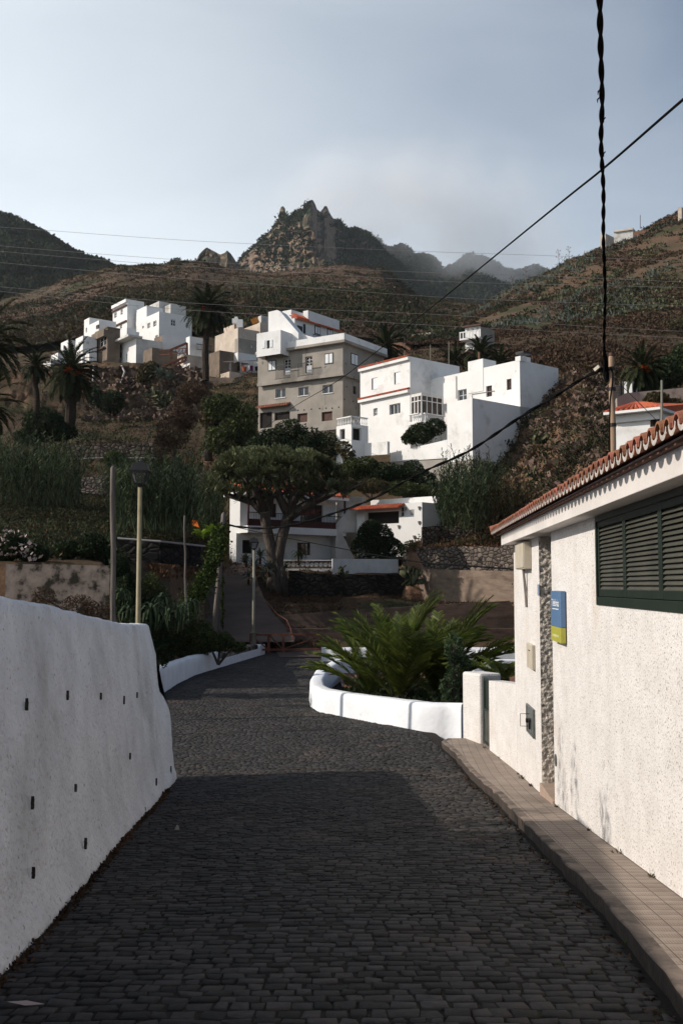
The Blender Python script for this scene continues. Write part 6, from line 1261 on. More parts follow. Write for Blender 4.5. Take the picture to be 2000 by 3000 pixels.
# forest and scrub on the far slopes
tufts('mountain_forest', 'dark laurel forest covering the left mountain', grid_pts(G_m1, 7000, rng, (-1400, 600), (-60, 480), (.1, .75)), rng, 6, 18, 3.2, 'forest', .7)
tufts('crag_scrub', 'dark scrub clinging to the small rocky hill', grid_pts(G_m2, 1500, rng, (380, 800), (400, 800), (.05, .7), (.02, .5, 3)), rng, 3, 14, 1.8, 'forest', .7)
tufts('crag_scrub', 'dark scrub in patches on the tall crag', grid_pts(G_m3, 4200, rng, (560, 1300), (600, 1250), (.05, .64), (.016, .6, 6)), rng, 4.5, 16, 2.4, 'forest', .7)
tufts('crag_scrub', 'dark scrub on the shaded right flank of the crag', grid_pts(G_m3, 3000, rng, (560, 1300), (985, 1250), (.05, .7)), rng, 5, 16, 2.8, 'forest', .7)
tufts('ridge_forest', 'dark forest on the misty ridge right of the crag', grid_pts(G_m4, 8000, rng, (760, 2300), (900, 1720), (.1, .76)), rng, 9, 16, 4.5, 'forest', .7)
cover('broken orange brown rock of the cliff under the village', (255, 590), (1085, 1235), 1500, .9, 7, .75, 'rock', name='cliff_rocks', aspect=.9)
cover('broken rock of the dark cliff right of the white house', (1480, 1800), (1090, 1560), 900, .6, 7, .42, 'rock', name='cliff_rocks', aspect=.9)
# reeds
def reeds(label, px, py, Y, n, h, kind='reed'):
    r_ = np.random.default_rng(int(px[0]+py[0])); V = []; Fc = []
    for i in range(n):
        x = r_.uniform(*px); yb = r_.uniform(*py); Yk = Y+r_.uniform(-5, 5); b = np.array(at(x, yb, Yk)); hh = h*r_.uniform(.5, 1.15); ln = r_.normal(0, .24, 2); top = b+np.array([ln[0]*hh, ln[1]*hh, hh])
        k = len(V); V += [b-[.03, 0, 0], b+[.03, 0, 0], top+[.01, 0, 0], top-[.01, 0, 0]]; Fc.append((k, k+1, k+2, k+3))
        for j in range(13):
            t = .25+.75*j/13; p = b+(top-b)*t; a = r_.uniform(0, 6.28); L = r_.uniform(.45, .85); d = np.array([math.cos(a), math.sin(a), 0]); s = np.array([-d[1], d[0], 0])*.032
            m_ = p+d*L*.45+[0, 0, L*.35]; e = p+d*L*.95+[0, 0, L*r_.uniform(-.25, .35)]; k = len(V); V += [p-s, p+s, m_+s, m_-s, e]; Fc.append((k, k+1, k+2, k+3)); Fc.append((k+3, k+2, k+4, k+4))
    Fc = np.array(Fc); o = npmesh('reed_bed', V, Fc, L_[kind]); o.data.validate(); tag(o, label, 'reeds', None, 'stuff')
reeds('giant reed bed at the far left below the palms', (-60, 235), (1395, 1500), 76, 520, 3.4)
reeds('giant reed bed behind the nearest street lamp', (335, 560), (1475, 1570), 62, 620, 3.4)
reeds('giant reeds hanging over the cliff right of the veranda house', (1285, 1430), (1450, 1560), 76, 300, 2.7)
reeds('tall reeds against the plinth of the large white house', (1300, 1470), (1400, 1500), 80, 130, 2.7)
reeds('low reeds at the foot of the right cliff', (1400, 1580), (1480, 1560), 77, 200, 2.2, 'olive')
reeds('giant reeds behind the banana plants', (520, 650), (1500, 1560), 88, 260, 4.2)
# trees and bushes one can tell apart
bush('evergreen_tree', 'dense dark evergreen tree below the two left palms', 'tree', [(130, 1240, 66, 46), (90, 1280, 50, 30), (185, 1265, 45, 30)], 97, 7000, .3, 'dark')
bush('leafy_tree', 'large leafy tree on the slope left of the cement house', 'tree', [(650, 1195, 55, 45), (700, 1240, 60, 60), (660, 1290, 62, 50), (720, 1300, 40, 45)], 98, 11000, .28, 'mid', base=(640, 1345))
bush('leafy_tree', 'olive tinted tree just left of the leafy tree above the ramp', 'tree', [(625, 1180, 40, 30), (620, 1230, 30, 40)], 99.5, 3500, .26, 'olive', base=(610, 1335), trunk=.45)
bush('dry_shrub', 'tall reddish dry shrub under the cliff, left of the leafy tree', 'shrub', [(510, 1265, 52, 55), (540, 1225, 38, 38), (480, 1300, 32, 30)], 101, 8000, .22, 'dry', up=.5, aspect=.3)
bush('dry_shrub', 'dry brown shrub hanging from the cliff top below the tan ruin', 'shrub', [(560, 1150, 48, 34), (535, 1190, 30, 34)], 118, 4500, .28, 'dry', aspect=.3)
bush('green_shrub', 'green shrub on the cliff edge below the red stair frame', 'shrub', [(440, 1080, 30, 22), (420, 1105, 22, 20)], 142, 2200, .34, 'olive')
bush('green_shrub', 'small dark shrub beside the white drain pipe below the village', 'shrub', [(325, 1180, 40, 36), (280, 1160, 26, 30)], 122, 2600, .33, 'dark')
bush('spreading_tree', 'broad dark tree in front of the cement house behind the dragon tree', 'tree', [(850, 1262, 48, 34), (800, 1290, 60, 36), (900, 1300, 55, 44), (955, 1310, 45, 44), (760, 1315, 50, 34), (860, 1320, 70, 34)], 94, 15000, .24, 'dark', base=(860, 1350))
bush('leafy_shrub', 'open leafy shrub against the porch wall of the large white house', 'shrub', [(1005, 1310, 22, 20), (1020, 1335, 24, 22)], 89, 1500, .2, 'olive', gap=.6)
for i, (bx, lab) in enumerate((([(1030, 1378, 40, 34), (1070, 1365, 42, 26)], 'rounded green bush at the left end of the hedge under the large white house'), ([(1120, 1385, 50, 32), (1160, 1395, 44, 30)], 'green bush in the middle of the hedge under the large white house'), ([(1205, 1385, 40, 34), (1235, 1408, 44, 30)], 'dark bush at the right end of the hedge under the large white house'), ([(1090, 1425, 60, 22), (1010, 1420, 40, 26)], 'low bush in front of the hedge behind the veranda house roof'), ([(1180, 1432, 55, 22), (1245, 1440, 35, 20)], 'low leafy bush above the veranda house parapet'))):
    bush('hedge_bush', lab, 'bush', bx, 88-(i > 2)*2.5, 5200, .2, ('mid', 'dark', 'dark', 'olive', 'mid')[i])
bush('garden_tree', 'dark leafy garden tree against the large white house below the bay window', 'tree', [(1230, 1270, 42, 32), (1275, 1250, 32, 26), (1200, 1285, 26, 18)], 91.5, 4200, .22, 'dark', base=(1238, 1312))
bush('citrus_tree', 'round dark citrus tree behind the white block wall', 'tree', [(1100, 1575, 62, 45), (1075, 1600, 48, 38), (1140, 1605, 46, 36), (1090, 1550, 35, 28)], 76.5, 11000, .17, 'dark', base=(1100, 1650))
bush('leafy_bush', 'small leafy bush on the rubble wall beside the citrus tree', 'bush', [(1200, 1612, 30, 24), (1222, 1630, 20, 20)], 74, 1500, .16, 'mid')
bush('leafy_bush', 'yellow green bush on the rubble wall next to the roughcast building', 'bush', [(1492, 1618, 26, 30)], 68.5, 1400, .14, 'mid')
bush('creeping_bush', 'dark bush spilling down the ramp wall under the leaning pole foot', 'bush', [(640, 1880, 46, 30), (700, 1895, 26, 16), (585, 1870, 50, 40)], 41, 7000, .1, 'mid')
bush('creeping_bush', 'tall dark thicket behind the end of the tall white wall', 'bush', [(470, 1800, 42, 70), (530, 1850, 50, 60), (440, 1740, 40, 60), (590, 1860, 40, 50), (500, 1900, 60, 50), (570, 1890, 60, 36), (630, 1880, 36, 26)], 41, 20000, .09, 'mid')
bush('creeping_bush', 'low dark bush pressed between the tall white wall end and the low white wall', 'bush', [(455, 1850, 34, 60), (480, 1900, 30, 50), (440, 1790, 30, 40)], 31.5, 9000, .08, 'dark')
bush('creeping_bush', 'dark thicket between the peeling wall and the nearest street lamp', 'bush', [(370, 1740, 42, 70), (350, 1660, 30, 40), (400, 1830, 50, 40)], 31, 12000, .085, 'dark')
bush('creeping_bush', 'dim bush growing over the foot of the peeling wall', 'bush', [(230, 1780, 60, 40), (130, 1750, 40, 30), (300, 1800, 50, 30)], 31.5, 3000, .09, 'dry', gap=.8, aspect=.3)
bush('climbing_shrub', 'dark shrub above the right end of the peeling wall', 'shrub', [(270, 1600, 46, 40), (200, 1610, 40, 28), (320, 1630, 30, 30)], 37, 8000, .11, 'dark')
fl = bush('flowering_shrub', 'white flowering shrub at the far left above the peeling wall', 'shrub', [(30, 1600, 55, 40), (100, 1625, 45, 30), (-20, 1640, 50, 30)], 35, 5000, .12, 'dark')
P = crown_pts([wblob(30, 1590, 34.6, 50, 34), wblob(100, 1615, 34.4, 34, 22)], 120, rng, .9, .7); v, f = leaves(P, .14, rng, .9); npmesh('blossoms', v, f, L_['flower'], fl)
bush('dark_bush', 'dark green bush on the lower stone terrace wall left of the timber pole', 'bush', [(335, 1345, 36, 26), (360, 1360, 26, 20)], 86, 2600, .22, 'mid')
bush('leafy_tree', 'dark tree at the right edge behind the orange roof', 'tree', [(1960, 1090, 60, 45), (2010, 1060, 50, 50), (1925, 1120, 36, 30)], 82, 8000, .24, 'dark', base=(1970, 1160))
bush('leafy_bush', 'bush between the grey block wall and the orange roof', 'bush', [(1920, 1170, 42, 22), (1970, 1190, 36, 24)], 63.5, 3600, .18, 'olive')
bush('dark_bush', 'large dark green bush halfway up the right hill', 'bush', [(1690, 960, 45, 18), (1730, 955, 30, 16)], 200, 2600, .5, 'mid')
bush('dark_bush', 'dark rounded bush near the right edge above the palm', 'bush', [(1990, 960, 34, 24)], 190, 1300, .5, 'olive')
# palms
palm('tall date palm rising in front of the village', 605, 905, 146, 1095, 4.4, 85, fruits=2, tr=.42, pxb=602, nl=30, lw=.13)
palm('large spreading date palm with orange fruit under the left village houses', 207, 1085, 100, 1215, 3.5, 95, fruits=5, tr=.45, nl=34, lw=.08, minel=-1.35)
palm('slender palm with bare trunk at the left, beside the spreading palm', 105, 1068, 96, 1235, 1.95, 56, tr=.24, pxb=108, nl=28, lw=.08, minel=-.9)
palm('palm at the far left edge with fronds reaching into view', -45, 1000, 62, 1400, 3.2, 50, tr=.35, nl=34, lw=.06)
palm('lower palm half hidden at the far left edge', -45, 1180, 66, 1420, 2.6, 46, tr=.35, nl=30, lw=.06)
palm('palm behind the right corner of the cement house', 1128, 1010, 128, 1080, 3.2, 62, tr=.4, nl=28, lw=.11)
palm('palm behind the white house roof, below the small tower house', 1406, 1035, 122, 1100, 2.9, 60, tr=.4, nl=26, lw=.1)
palm('low palm behind the white house roof, left of the tower house palm', 1330, 1060, 124, 1110, 2.7, 50, tr=.4, nl=26, lw=.1, minel=-.2)
palm('low palm behind the white house roof, right of the tower house palm', 1462, 1062, 120, 1110, 2.4, 46, tr=.4, nl=26, lw=.1, minel=-.2)
palm('date palm with orange fruit clusters above the orange roofed house', 1878, 1075, 74, 1165, 2.05, 80, fruits=5, tr=.26, nl=34, lw=.05, minel=-1.1)
# young palms in the planter: every frond its own part
def young_palm(label, px, py, Y, L, specs, rs):
    r_ = np.random.default_rng(rs); b = at(px, py, Y); t = thing('young_palm', label, 'palm', b)
    for (az, el, l, dr) in specs:
        az += r_.normal(0, .06); a = math.radians(az); e = math.radians(el); d = (math.cos(a)*math.cos(e), math.sin(a)*math.cos(e), math.sin(e))
        v, f = frond_np(b+Vector((d[0]*.05, d[1]*.05, .05)), d, L*l*1.1, L*.2, dr*1.2, 54, r_, lw=.018, vee=.35, ang=(.91, .9)); npmesh('frond', v, f, L_['palmnear'], t)
    mb = MB(); mb.tube([b-Vector((0, 0, .3)), b+Vector((0, 0, .12)), b+Vector((0, 0, .35))], [.16, .14, .05], 8); mb.build('stem', M['palmbark'], t)
fr1 = [(k*137.5+10*math.sin(k*3.), 56+30*((k*.618) % 1), 1.0+.3*((k*.37) % 1), .45+.4*((k*.29) % 1)) for k in range(32)]+[(178, 48, 1.0, .6), (4, 44, 1.15, .6), (160, 50, .95, .5), (-20, 52, 1.2, .6), (8, 58, 1.25, .7)]
young_palm('lush young palm in the middle of the white planter', 1165, 2060, 27.5, 2.3, fr1, 3)
young_palm('young palm at the left side of the planter with fronds over the wall', 1085, 2050, 28.5, 1.95, [(a+14, e-5, l*.95, d) for a, e, l, d in fr1[::2]]+[(183, 46, .95, .7), (200, 56, 1.05, .7)], 5)
young_palm('young palm at the right side of the planter leaning over the gate', 1290, 2060, 28.2, 2.4, [(a-20, e-4, l*.95, d) for a, e, l, d in fr1], 8)
young_palm('small palm behind the low garden wall beside the gate', 1475, 2000, 25.5, 1.4, [(a-8, min(e, 45)-10, l*.9, d) for a, e, l, d in fr1[::2]], 12)
P = np.array([(x, y, -3.12) for x, y in zip(rng.uniform(.2, 3.6, 260), rng.uniform(24.6, 33, 260)) if x > (29.5-y)*.75-.6])
tufts('planter_undergrowth', 'dark low undergrowth and dead fronds covering the soil of the white planter', P, rng, .25, 26, .16, 'dark', .3, .6)
bush('oleander_bush', 'grey green oleander with narrow leaves between the palms and the gate pillar', 'bush', [(1330, 1900, 30, 46), (1345, 1960, 34, 50), (1315, 2010, 30, 40), (1330, 2050, 40, 30)], 24.8, 2600, .1, 'oleander', gap=.7, aspect=.28, base=(1335, 2100))
# dragon tree
def dragon_tree():
    r_ = np.random.default_rng(21); Y = 70.5; b = at(818, 1742, Y); t = thing('dragon_tree', 'huge umbrella shaped dragon tree with forked trunk beside the ramp', 'tree', b); s = Y/F
    def D(px, py, dy=0): p = at(px, py, Y); p.y += dy; return p
    mb = MB(); fork = D(818, 1600)
    mb.tube([D(805, 1752), D(810, 1722), D(800, 1660), D(795, 1610), D(780, 1540), D(776, 1500, -.3)], [.5, .46, .4, .38, .36, .36], 12); mb.tube([D(832, 1752, .3), D(826, 1715, .2), D(812, 1650), D(822, 1590), D(838, 1530), D(845, 1505)], [.5, .42, .4, .38, .36, .36], 12); mb.tube([D(846, 1755), D(830, 1700), D(815, 1640)], [.3, .34, .3], 8); mb.tube([D(786, 1752, -.3), D(796, 1700), D(805, 1640)], [.34, .3, .2], 8)
    ends = []; limbs = [((776, 1502), (740, 1470), (700, 1458), (655, 1445)), ((776, 1502), (760, 1460), (745, 1430), (720, 1400)), ((782, 1510), (790, 1460), (785, 1430), (790, 1395)), ((845, 1505), (820, 1460), (815, 1425), (825, 1385)), ((845, 1505), (862, 1460), (880, 1425), (890, 1390)), ((845, 1510), (890, 1480), (930, 1455), (965, 1440)), ((840, 1520), (905, 1478), (960, 1455), (990, 1440))]
    for li, P in enumerate(limbs):
        dy = r_.uniform(-1.6, 1.6); Q = [D(p[0], p[1], dy*i/3*1.2) for i, p in enumerate(P)]; mb.tube(Q, [.38, .28, .22, .17], 9)
        for k in range(9):
            f = r_.uniform(.35, 1); i = min(int(f*3), 2); p = Q[i].lerp(Q[i+1], f*3-i); a = r_.uniform(0, 6.28); L = r_.uniform(.8, 2.2); e = p+Vector((math.cos(a)*L, math.sin(a)*L*1.1, r_.uniform(.5, 1.1))); mb.tube([p, p.lerp(e, .5)+Vector((0, 0, -.1)), e], [.12, .09, .07], 6, cap=False)
    mb.build('trunk', M['bark'], t, smooth=True)
    c = D(808, 1452); RX, RY, RZ = 205*s, 5.2, 140*s; V = []; Fc = []
    for k in range(760):
        rr = math.sqrt(r_.random())*1.0; a = r_.uniform(0, 6.28); x, y = rr*math.cos(a), rr*math.sin(a); top = math.sqrt(max(0, 1-min(rr, .999)**2.4)); bump = .16*(vnoise(np.array([x*3.3+9]), np.array([y*3.3]), 2)[0]-.5)
        z = RZ*(top*.95+bump); 
        if k > 690: z = RZ*(.0+.28*r_.random()); rr = r_.uniform(.55, 1.02); x, y = rr*math.cos(a), rr*math.sin(a)
        p = np.array([c.x+x*RX, c.y+y*RY, c.z+z-RZ*.12*(1-rr)]); ax = np.array([x*.9, y*.9, .35+top]); ax /= np.linalg.norm(ax); L = r_.uniform(.9, 1.35)
        if vnoise(np.array([p[0]*.9+40]), np.array([p[1]*.9+p[2]*.7]), 12)[0] < .3: continue
        nb = 30; u = unit(nb, r_); u = u+ax*r_.uniform(.55, 1.0); u /= np.linalg.norm(u, axis=1)[:, None]
        for d in u:
            q = np.cross(d, [0, 0, 1.]); q = q/(np.linalg.norm(q)+1e-9)*.045; m_ = p+d*L*.55; e = p+d*L+[0, 0, -.05]; n0 = len(V); V += [p-q*.7, p+q*.7, m_+q, m_-q, e]; Fc.append((n0, n0+1, n0+2, n0+3)); Fc.append((n0+3, n0+2, n0+4, n0+4))
    o = npmesh('crown', V, Fc, L_['dragon'], t); o.data.validate()
dragon_tree()
def rosette(name, label, cat, px, py, Y, R, n, kind, w=.12, group=None, el=(0.1, 1.4), seed=1, arch=.2, stem=0):
    r_ = np.random.default_rng(seed+int(px)); b = at(px, py, Y); t = thing(name, label, cat, b, group); V = []; Fc = []; c = np.array(b)+[0, 0, stem]
    for k in range(n):
        a = k*2.4+r_.normal(0, .1); e = el[1]-(el[1]-el[0])*((k+.5)/n); h = np.array([math.cos(a), math.sin(a), 0]); s = np.array([-h[1], h[0], 0]); L = R*r_.uniform(.85, 1.1); pts = []; 
        for i in range(5): f = i/4; ee = e-arch*f*f*2; pts.append(c+h*L*f*math.cos(ee)+np.array([0, 0, L*f*math.sin(ee)]))
        ws = [w*.5, w*.9, w, w*.6, .01]
        for i in range(4): n0 = len(V); V += [pts[i]-s*ws[i]*R, pts[i]+s*ws[i]*R, pts[i+1]+s*ws[i+1]*R, pts[i+1]-s*ws[i+1]*R]; Fc.append((n0, n0+1, n0+2, n0+3))
    npmesh('leaves', V, Fc, L_[kind], t)
    if stem: mb = MB(); mb.tube([b-Vector((0, 0, .3)), b+Vector((0, 0, stem))], [.09, .07], 7); mb.build('stem', M['palmbark'], t)
    return t
for i, (x, y, Y, R, lab) in enumerate(((745, 1668, 68.5, .85, 'upper left agave of the clump at the dragon tree foot'), (728, 1700, 68, .7, 'lowest left agave of the clump beside the ramp handrail'), (762, 1640, 69, .8, 'topmost agave of the clump in front of the dragon tree trunk'), (790, 1678, 67.8, .95, 'largest pale agave in front of the dragon tree trunk'), (768, 1700, 67.6, .7, 'lowest right agave below the largest pale agave'), (722, 1650, 69.5, .7, 'agave at the left end of the white balustrade'))):
    rosette('agave', lab, 'agave', x, y, Y, R, 26, 'agave', .1, 'agaves at the dragon tree foot', el=(-.2, 1.35), seed=i, stem=.25)
rosette('cycad', 'dark potted cycad in front of the white balustrade', 'cycad', 875, 1645, 73.6, .75, 46, 'dark', .06, el=(-.1, 1.3), arch=.5, stem=.5)
rosette('yucca', 'small dark spiky plant right of the dragon tree trunk', 'yucca', 838, 1665, 73.2, .6, 30, 'dark', .06, el=(0, 1.4))
rosette('spiky_plant', 'yellow tinged spiky plant at the balcony house corner', 'plant', 716, 1650, 76, .8, 26, 'olive', .06, el=(.5, 1.5))
for i, (x, y, Y, R) in enumerate(((355, 1740, 29.5, .5), (382, 1790, 28.6, .5), (445, 1790, 28.5, .65), (520, 1790, 33, .7), (480, 1760, 31, .7), (560, 1770, 34, .6))):
    rosette('strappy_plant', ['arching strap leaved plant above the left wall by the timber pole', 'arching strap leaved plant just left of the street lamp mast', 'arching strap leaved plant right of the street lamp foot', 'tall strap leaved plant left of the thin wooden post', 'arching strap leaved plant between the lamp and the wooden post', 'arching strap leaved plant right of the thin wooden post'][i], 'plant', x, y, Y, R, 22, 'oleander', .05, 'strap leaved plants behind the white wall', el=(.2, 1.4), arch=.9, seed=i)
for i, (x, y, Y, lab) in enumerate(((585, 1590, 83, 'bright green banana plant with an orange leaf left of the leaning pole'), (618, 1580, 84, 'taller bright green banana plant behind the leaning pole'))):
    t = rosette('banana_plant', lab, 'banana plant', x, y, Y, 1.7 if i == 0 else 1.9, 15, 'banana', .13, el=(.35, 1.4), arch=.35, seed=i+2, stem=.25)
v, f = leaves(np.array([at(566+k*4, 1530+3*k, 81.5) for k in range(4)]), .9, rng, .35); npmesh('withered_leaf', v, f, L_['orange'], bpy.data.objects['banana_plant'])
# ivy column on the stay wire
P = []; rv = np.random.default_rng(9)
for k in range(5200):
    t_ = rv.random(); c = at(645-88*t_+14*math.sin(t_*5), 1545+265*t_, 44-1.5*t_); w = (.16+.28*abs(math.sin(t_*7))*t_+.1); P.append((c.x+rv.normal(0, w*.6), c.y+rv.normal(0, w*.6), c.z+rv.normal(0, .12)))
t = thing('ivy', 'ivy column climbing the slanting stay wire left of the leaning pole', 'ivy', at(557, 1812, 42.5)); v, f = leaves(np.array(P), .11, rv, .8); npmesh('ivy_leaves', v, f, L_['vine'], t)
mb = MB(); mb.tube([at(650, 1530, 45.5), at(557, 1815, 42.5)], .03, 6); mb.build('stay_wire', M['rubber'], t)
P = [];
for k in range(500): t_ = rv.random(); c = at(652+2*math.sin(t_*20), 1690+150*t_, 45.8); P.append((c.x+rv.normal(0, .03), c.y, c.z))
t = thing('ivy', 'thin ivy strand on the cord hanging beside the leaning pole', 'ivy', at(652, 1840, 45.8)); v, f = leaves(np.array(P), .08, rv, .8); npmesh('ivy_leaves', v, f, L_['vine'], t); mb = MB(); mb.tube([at(652, 1640, 45.8), at(653, 1845, 45.8)], .012, 5); mb.build('cord', M['rubber'], t)
# prickly pears and agaves one can tell apart on the right cliff
def prickly(label, px, py, Y, n, R, seed=0):
    r_ = np.random.default_rng(seed+px); b = at(px, py, Y); t = thing('prickly_pear', label, 'cactus', b); V = []; Fc = []; ends = [np.array(b)+[R*.12*r_.normal(), R*.1*r_.normal(), 0] for _ in range(4)]; lev = [0]*4
    for k in range(n):
        ii = r_.integers(0, len(ends)); s = ends[ii]
        if lev[ii] > 2: continue
        d = unit(1, r_)[0]; d[2] = abs(d[2])+.2; d /= np.linalg.norm(d); L = R*r_.uniform(.22, .34); c = s+d*L*.5; q = np.cross(d, unit(1, r_)[0]); q /= np.linalg.norm(q); nrm = np.cross(d, q); m = 8; n0 = len(V)
        for sg_ in (-1, 1):
            for j in range(m): a = 2*math.pi*j/m; V.append(c+d*math.cos(a)*L*.5+q*math.sin(a)*L*.3+nrm*sg_*L*.06)
        for j in range(m): Fc.append((n0+j, n0+(j+1) % m, n0+m+(j+1) % m, n0+m+j))
        for o_ in (0, m): Fc += [(n0+o_, n0+o_+1, n0+o_+2, n0+o_+3), (n0+o_, n0+o_+3, n0+o_+4, n0+o_+5), (n0+o_, n0+o_+5, n0+o_+6, n0+o_+7)]
        ends.append(s+d*L); lev.append(lev[ii]+1)
    npmesh('pads', V, Fc, L_['cactus'], t)
prickly('pale prickly pear left on the dark cliff face', 1590, 1300, 82, 26, 2.2); prickly('pale prickly pear right on the dark cliff face', 1662, 1290, 82, 22, 2.2, 3); prickly('small prickly pear lowest on the dark cliff face', 1598, 1330, 81.5, 14, 1.8, 5); prickly('prickly pear above the concrete wall by the reeds', 1542, 1395, 80, 12, 1.6, 6)
prickly('dark prickly pear at the right end of the block wall', 1180, 1715, 69, 34, 2.6, 8); prickly('prickly pear hanging from the cliff below the village', 480, 1190, 128, 60, 3.4, 2); prickly('grey prickly pear against the white block wall', 1000, 1685, 69, 14, 1.6, 4)
for i, (x, y, Y, R) in enumerate(((1660, 775, 318, 2.2), (1640, 782, 320, 2.), (1690, 762, 322, 2.), (1560, 835, 300, 2.), (1530, 845, 300, 2.2), (1600, 905, 240, 1.9), (1625, 900, 240, 2.1), (1660, 880, 250, 2.), (1800, 850, 250, 1.9), (1850, 820, 262, 2.2), (1880, 860, 240, 2.1), (1910, 880, 232, 2.2), (1930, 790, 270, 2.2), (1960, 830, 250, 2.2), (1990, 870, 236, 2.2), (1900, 780, 275, 2.), (470, 1105, 138, 2.2), (498, 1115, 137, 2.))):
    rosette('agave', ('blue green agave %s' % ['on the skyline under the left flower stalk', 'left of the skyline flower stalks', 'right of the skyline flower stalks', 'on the lower skyline by the leaning flower stalk', 'lowest on the right hill skyline', 'left of the pair amid the red soil', 'right of the pair amid the red soil', 'above the pair on red soil', 'midway up the hill right of the overhead cable', 'high on the hill right of the cable', 'in the lower drift right of the cable', 'lower right in the drift right of the cable', 'near the pole at the right edge', 'below the pole at the right edge', 'lowest at the right edge of the hill', 'upper left of the pole at the right edge', 'left on the cliff top below the iron stair frame', 'right on the cliff top below the iron stair frame'][i]), 'agave', x, y, Y, R, 22, 'agave', .09, 'large agaves on the hills', el=(.15, 1.4), seed=i)
for i, (x, y0, y1, Y) in enumerate(((1634, 732, 783, 318), (1664, 722, 780, 318), (1538, 782, 835, 300), (1498, 812, 850, 296))):
    b = at(x+3, y1, Y); tp = at(x, y0, Y); t = thing('agave_flower_stalk', ['branched agave stalk left of the tallest one on the skyline', 'tallest branched agave stalk on the right skyline', 'lone leaning agave stalk lower on the right skyline', 'faint small agave stalk lowest on the skyline'][i], 'flower stalk', b); mb = MB(); mb.tube([b, tp], [.09, .04], 5)
    for k in range(7):
        p = b.lerp(tp, .45+.55*k/7); a = k*2.4; L = 1.0*(1-.08*k); e = p+Vector((math.cos(a)*L, math.sin(a)*L, .5)); mb.tube([p, e], .04, 4); mb.tube([e, e+Vector((0, 0, .2))], .17, 6)
    mb.build('stalk', M['pole'], t)
# small plants by the roughcast wall and litter on the road
tufts('wall_weeds', 'green and dry weeds in the joint between pavement and roughcast wall', np.array([RF.P(u, zs(u)+.01, .03) for u in (8.2, 9.4, 10.9, 13.05, 15.6, 15.7, 16.6, 16.7, 16.9, 17.3)]+[(3.0, 19.3, -3.28), (2.9, 20.6, -3.28)]), rng, .05, 22, .04, 'olive', .2, 1.)
Pw = [(left_edge(y)+.03+rng.random()*.05, y, road_z(y)+.01) for y in rng.uniform(4.5, 16.4, 620)]+[(right_edge(y)-.06-rng.random()*.08, y, road_z(y)+.01) for y in rng.uniform(5, 20, 140)]
tufts('road_edge_debris', 'dry litter and moss along the edges of the cobbles', np.array(Pw), rng, .045, 9, .028, 'dry', .6, .1)
Pw = [(x, y, road_z(y)+.03) for x, y in zip(rng.uniform(-1.5, 2, 200), rng.uniform(4.5, 16, 200))]
tufts('joint_moss', 'small green tufts in the joints of the cobbles', np.array(Pw), rng, .018, 9, .016, 'vine', .5, .3)
lf = thing('fallen_leaf', 'pale curled dry leaf on the cobbles at the foot of the left wall', 'leaf', on_ground(77, 2938, .05)); v, f = leaves(np.array([on_ground(77, 2938, .05)]), .14, rng, .25, dirs=np.array([[1., .2, 0.]])); npmesh('leaf_blade', v, f, L_['flower'], lf)
p = on_ground(520, 2422, .06); mb = MB(); mb.hexa([p+Vector((-.03, -.02, -.03)), p+Vector((.03, -.02, -.03)), p+Vector((.02, .02, -.03)), p+Vector((-.02, .02, -.03))], [p+Vector((-.008, -.01, .02)), p+Vector((.01, -.01, .015)), p+Vector((.008, .01, .015)), p+Vector((-.008, .01, .02))]); tag(mb.build('pebble', M['conc']), 'small pale stone lying on the cobbles near the left wall', 'stone')
for k, (x, y) in enumerate(((1660, 2327), (1672, 2322))): pass
# plants that stand on top of the left side beyond the wall and throw the soft shade on the right wall
bush('garden_shrub', 'tall garden shrub standing behind the tall white wall, left of the viewer', 'shrub', [], 1, 1, 1, 'mid') if False else None
def offbush(label, x, y, z, r, h, n):
    r_ = np.random.default_rng(int(y*10)); t = thing('garden_shrub', label, 'shrub', (x, y, z-3)); B = [(x+r_.normal(0, r*.4), y+r_.normal(0, r*.6), z+r_.uniform(-h*.3, h*.3), r*.6, r*.6, h*.5) for k in range(4)]; v, f = leaves(crown_pts(B, n, r_), .09, r_, .4, .5); npmesh('foliage', v, f, L_['mid'], t); mb = MB(); mb.tube([(x, y, z-3.5), (x, y, z)], .04, 6); mb.build('stem', M['bark'], t)
offbush('shrub behind the tall white wall, outside the left edge of the view', -5.6, 11.3, 1.9, .5, 2.2, 900)
offbush('smaller shrub behind the tall white wall, outside the left edge of the view', -5.3, 9.0, 2.0, .3, 1.5, 350)

# unseen houses added to shade the near road and cut its sky light
for nm, lb, x0, x1, y0, y1, z1 in (('house', 'unseen white house added left of the street to shade the road', -13, -5.5, -16, 10.2, 2.0), ('house', 'unseen white house added behind the viewer to cut sky light', -3, 9, -22, -15, 4)):
    t = thing(nm, lb, 'house', ((x0+x1)/2, (y0+y1)/2, -2)); mb = MB(); mb.box(x0, x1, y0, y1, -4, z1); mb.build('wall', M['smoothwhite'], t); mb = MB(); mb.box(x0-.4, x1+.4, y0-.4, y1+.4, z1+.002, z1+.1); mb.build('roof', M['tile_red'], t)
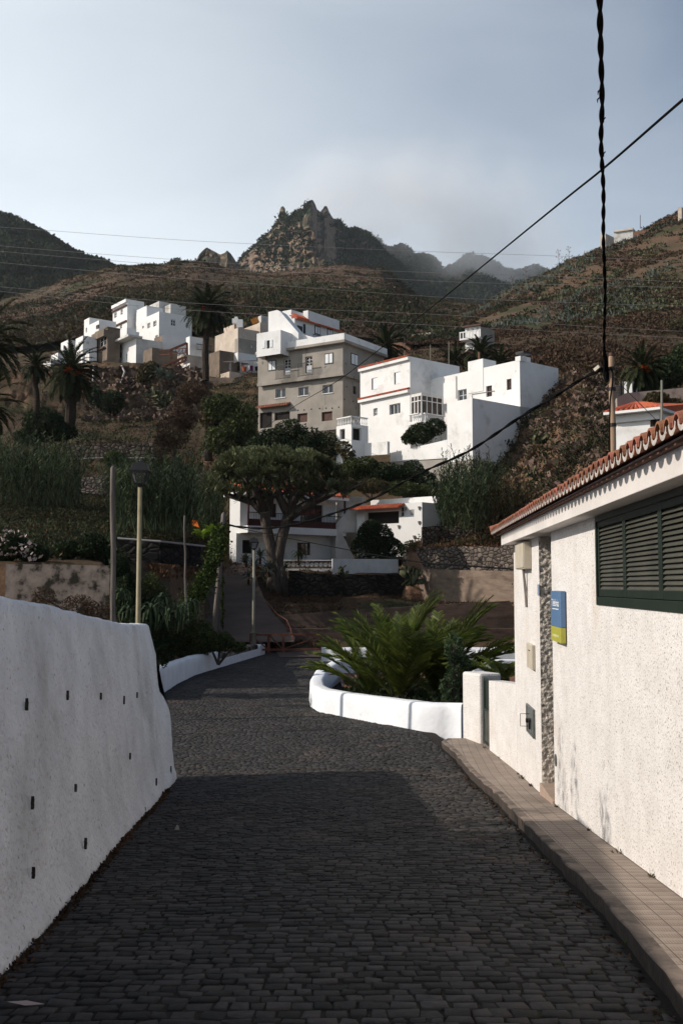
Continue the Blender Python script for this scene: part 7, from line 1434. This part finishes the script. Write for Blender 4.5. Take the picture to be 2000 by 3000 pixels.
# ================================================================ air: thin haze and the cloud clinging to the ridge
def vol(name, x0, x1, y0, y1, z0, z1, dens, col=(.82, .88, .95), noise=None):
    mb = MB(); mb.box(x0, x1, y0, y1, z0, z1); m = bpy.data.materials.new(name); m.use_nodes = True; n, l = m.node_tree.nodes, m.node_tree.links; n.remove(n['Principled BSDF'])
    v = n.new('ShaderNodeVolumePrincipled'); v.inputs['Color'].default_value = (*col, 1); v.inputs['Density'].default_value = dens; v.inputs['Anisotropy'].default_value = .2; l.new(v.outputs[0], n['Material Output'].inputs['Volume'])
    if noise: noise(n, l, v)
    o = mb.build(name, m); tag(o, kind='stuff'); return o
vol('haze', -2600, 2600, -320, 2320, -12, 720, .00005)
def cl(n, l, v):
    t = n.new('ShaderNodeTexCoord'); z = n.new('ShaderNodeTexNoise'); z.inputs['Scale'].default_value = .0042; z.inputs['Detail'].default_value = 5; z.inputs['Roughness'].default_value = .55; l.new(t.outputs['Object'], z.inputs['Vector'])
    r = n.new('ShaderNodeMapRange'); r.inputs[1].default_value = .5; r.inputs[2].default_value = .78; l.new(z.outputs[0], r.inputs[0])
    g = n.new('ShaderNodeTexGradient'); g.gradient_type = 'SPHERICAL'; mp = n.new('ShaderNodeMapping'); mp.vector_type = 'TEXTURE'
    mp.inputs['Location'].default_value = CLC; mp.inputs['Scale'].default_value = CLR; l.new(t.outputs['Object'], mp.inputs[0]); l.new(mp.outputs[0], g.inputs[0])
    a = n.new('ShaderNodeMath'); a.operation = 'MULTIPLY'; l.new(r.outputs[0], a.inputs[0]); l.new(g.outputs[0], a.inputs[1]); b = n.new('ShaderNodeMath'); b.operation = 'MULTIPLY'; b.inputs[1].default_value = .035; l.new(a.outputs[0], b.inputs[0]); l.new(b.outputs[0], v.inputs['Density'])
c = at(1190, 700, 1600); CLC = tuple(c); CLR = (300, 340, 150)
o = vol('cloud', c.x-300, c.x+300, c.y-340, c.y+340, c.z-150, c.z+150, .01, (.97, .98, 1.), cl)
o.data.materials[0].cycles.homogeneous_volume = False
SC.cycles.volume_bounces = 3; SC.cycles.volume_step_rate = 2.0; SC.cycles.volume_max_steps = 64
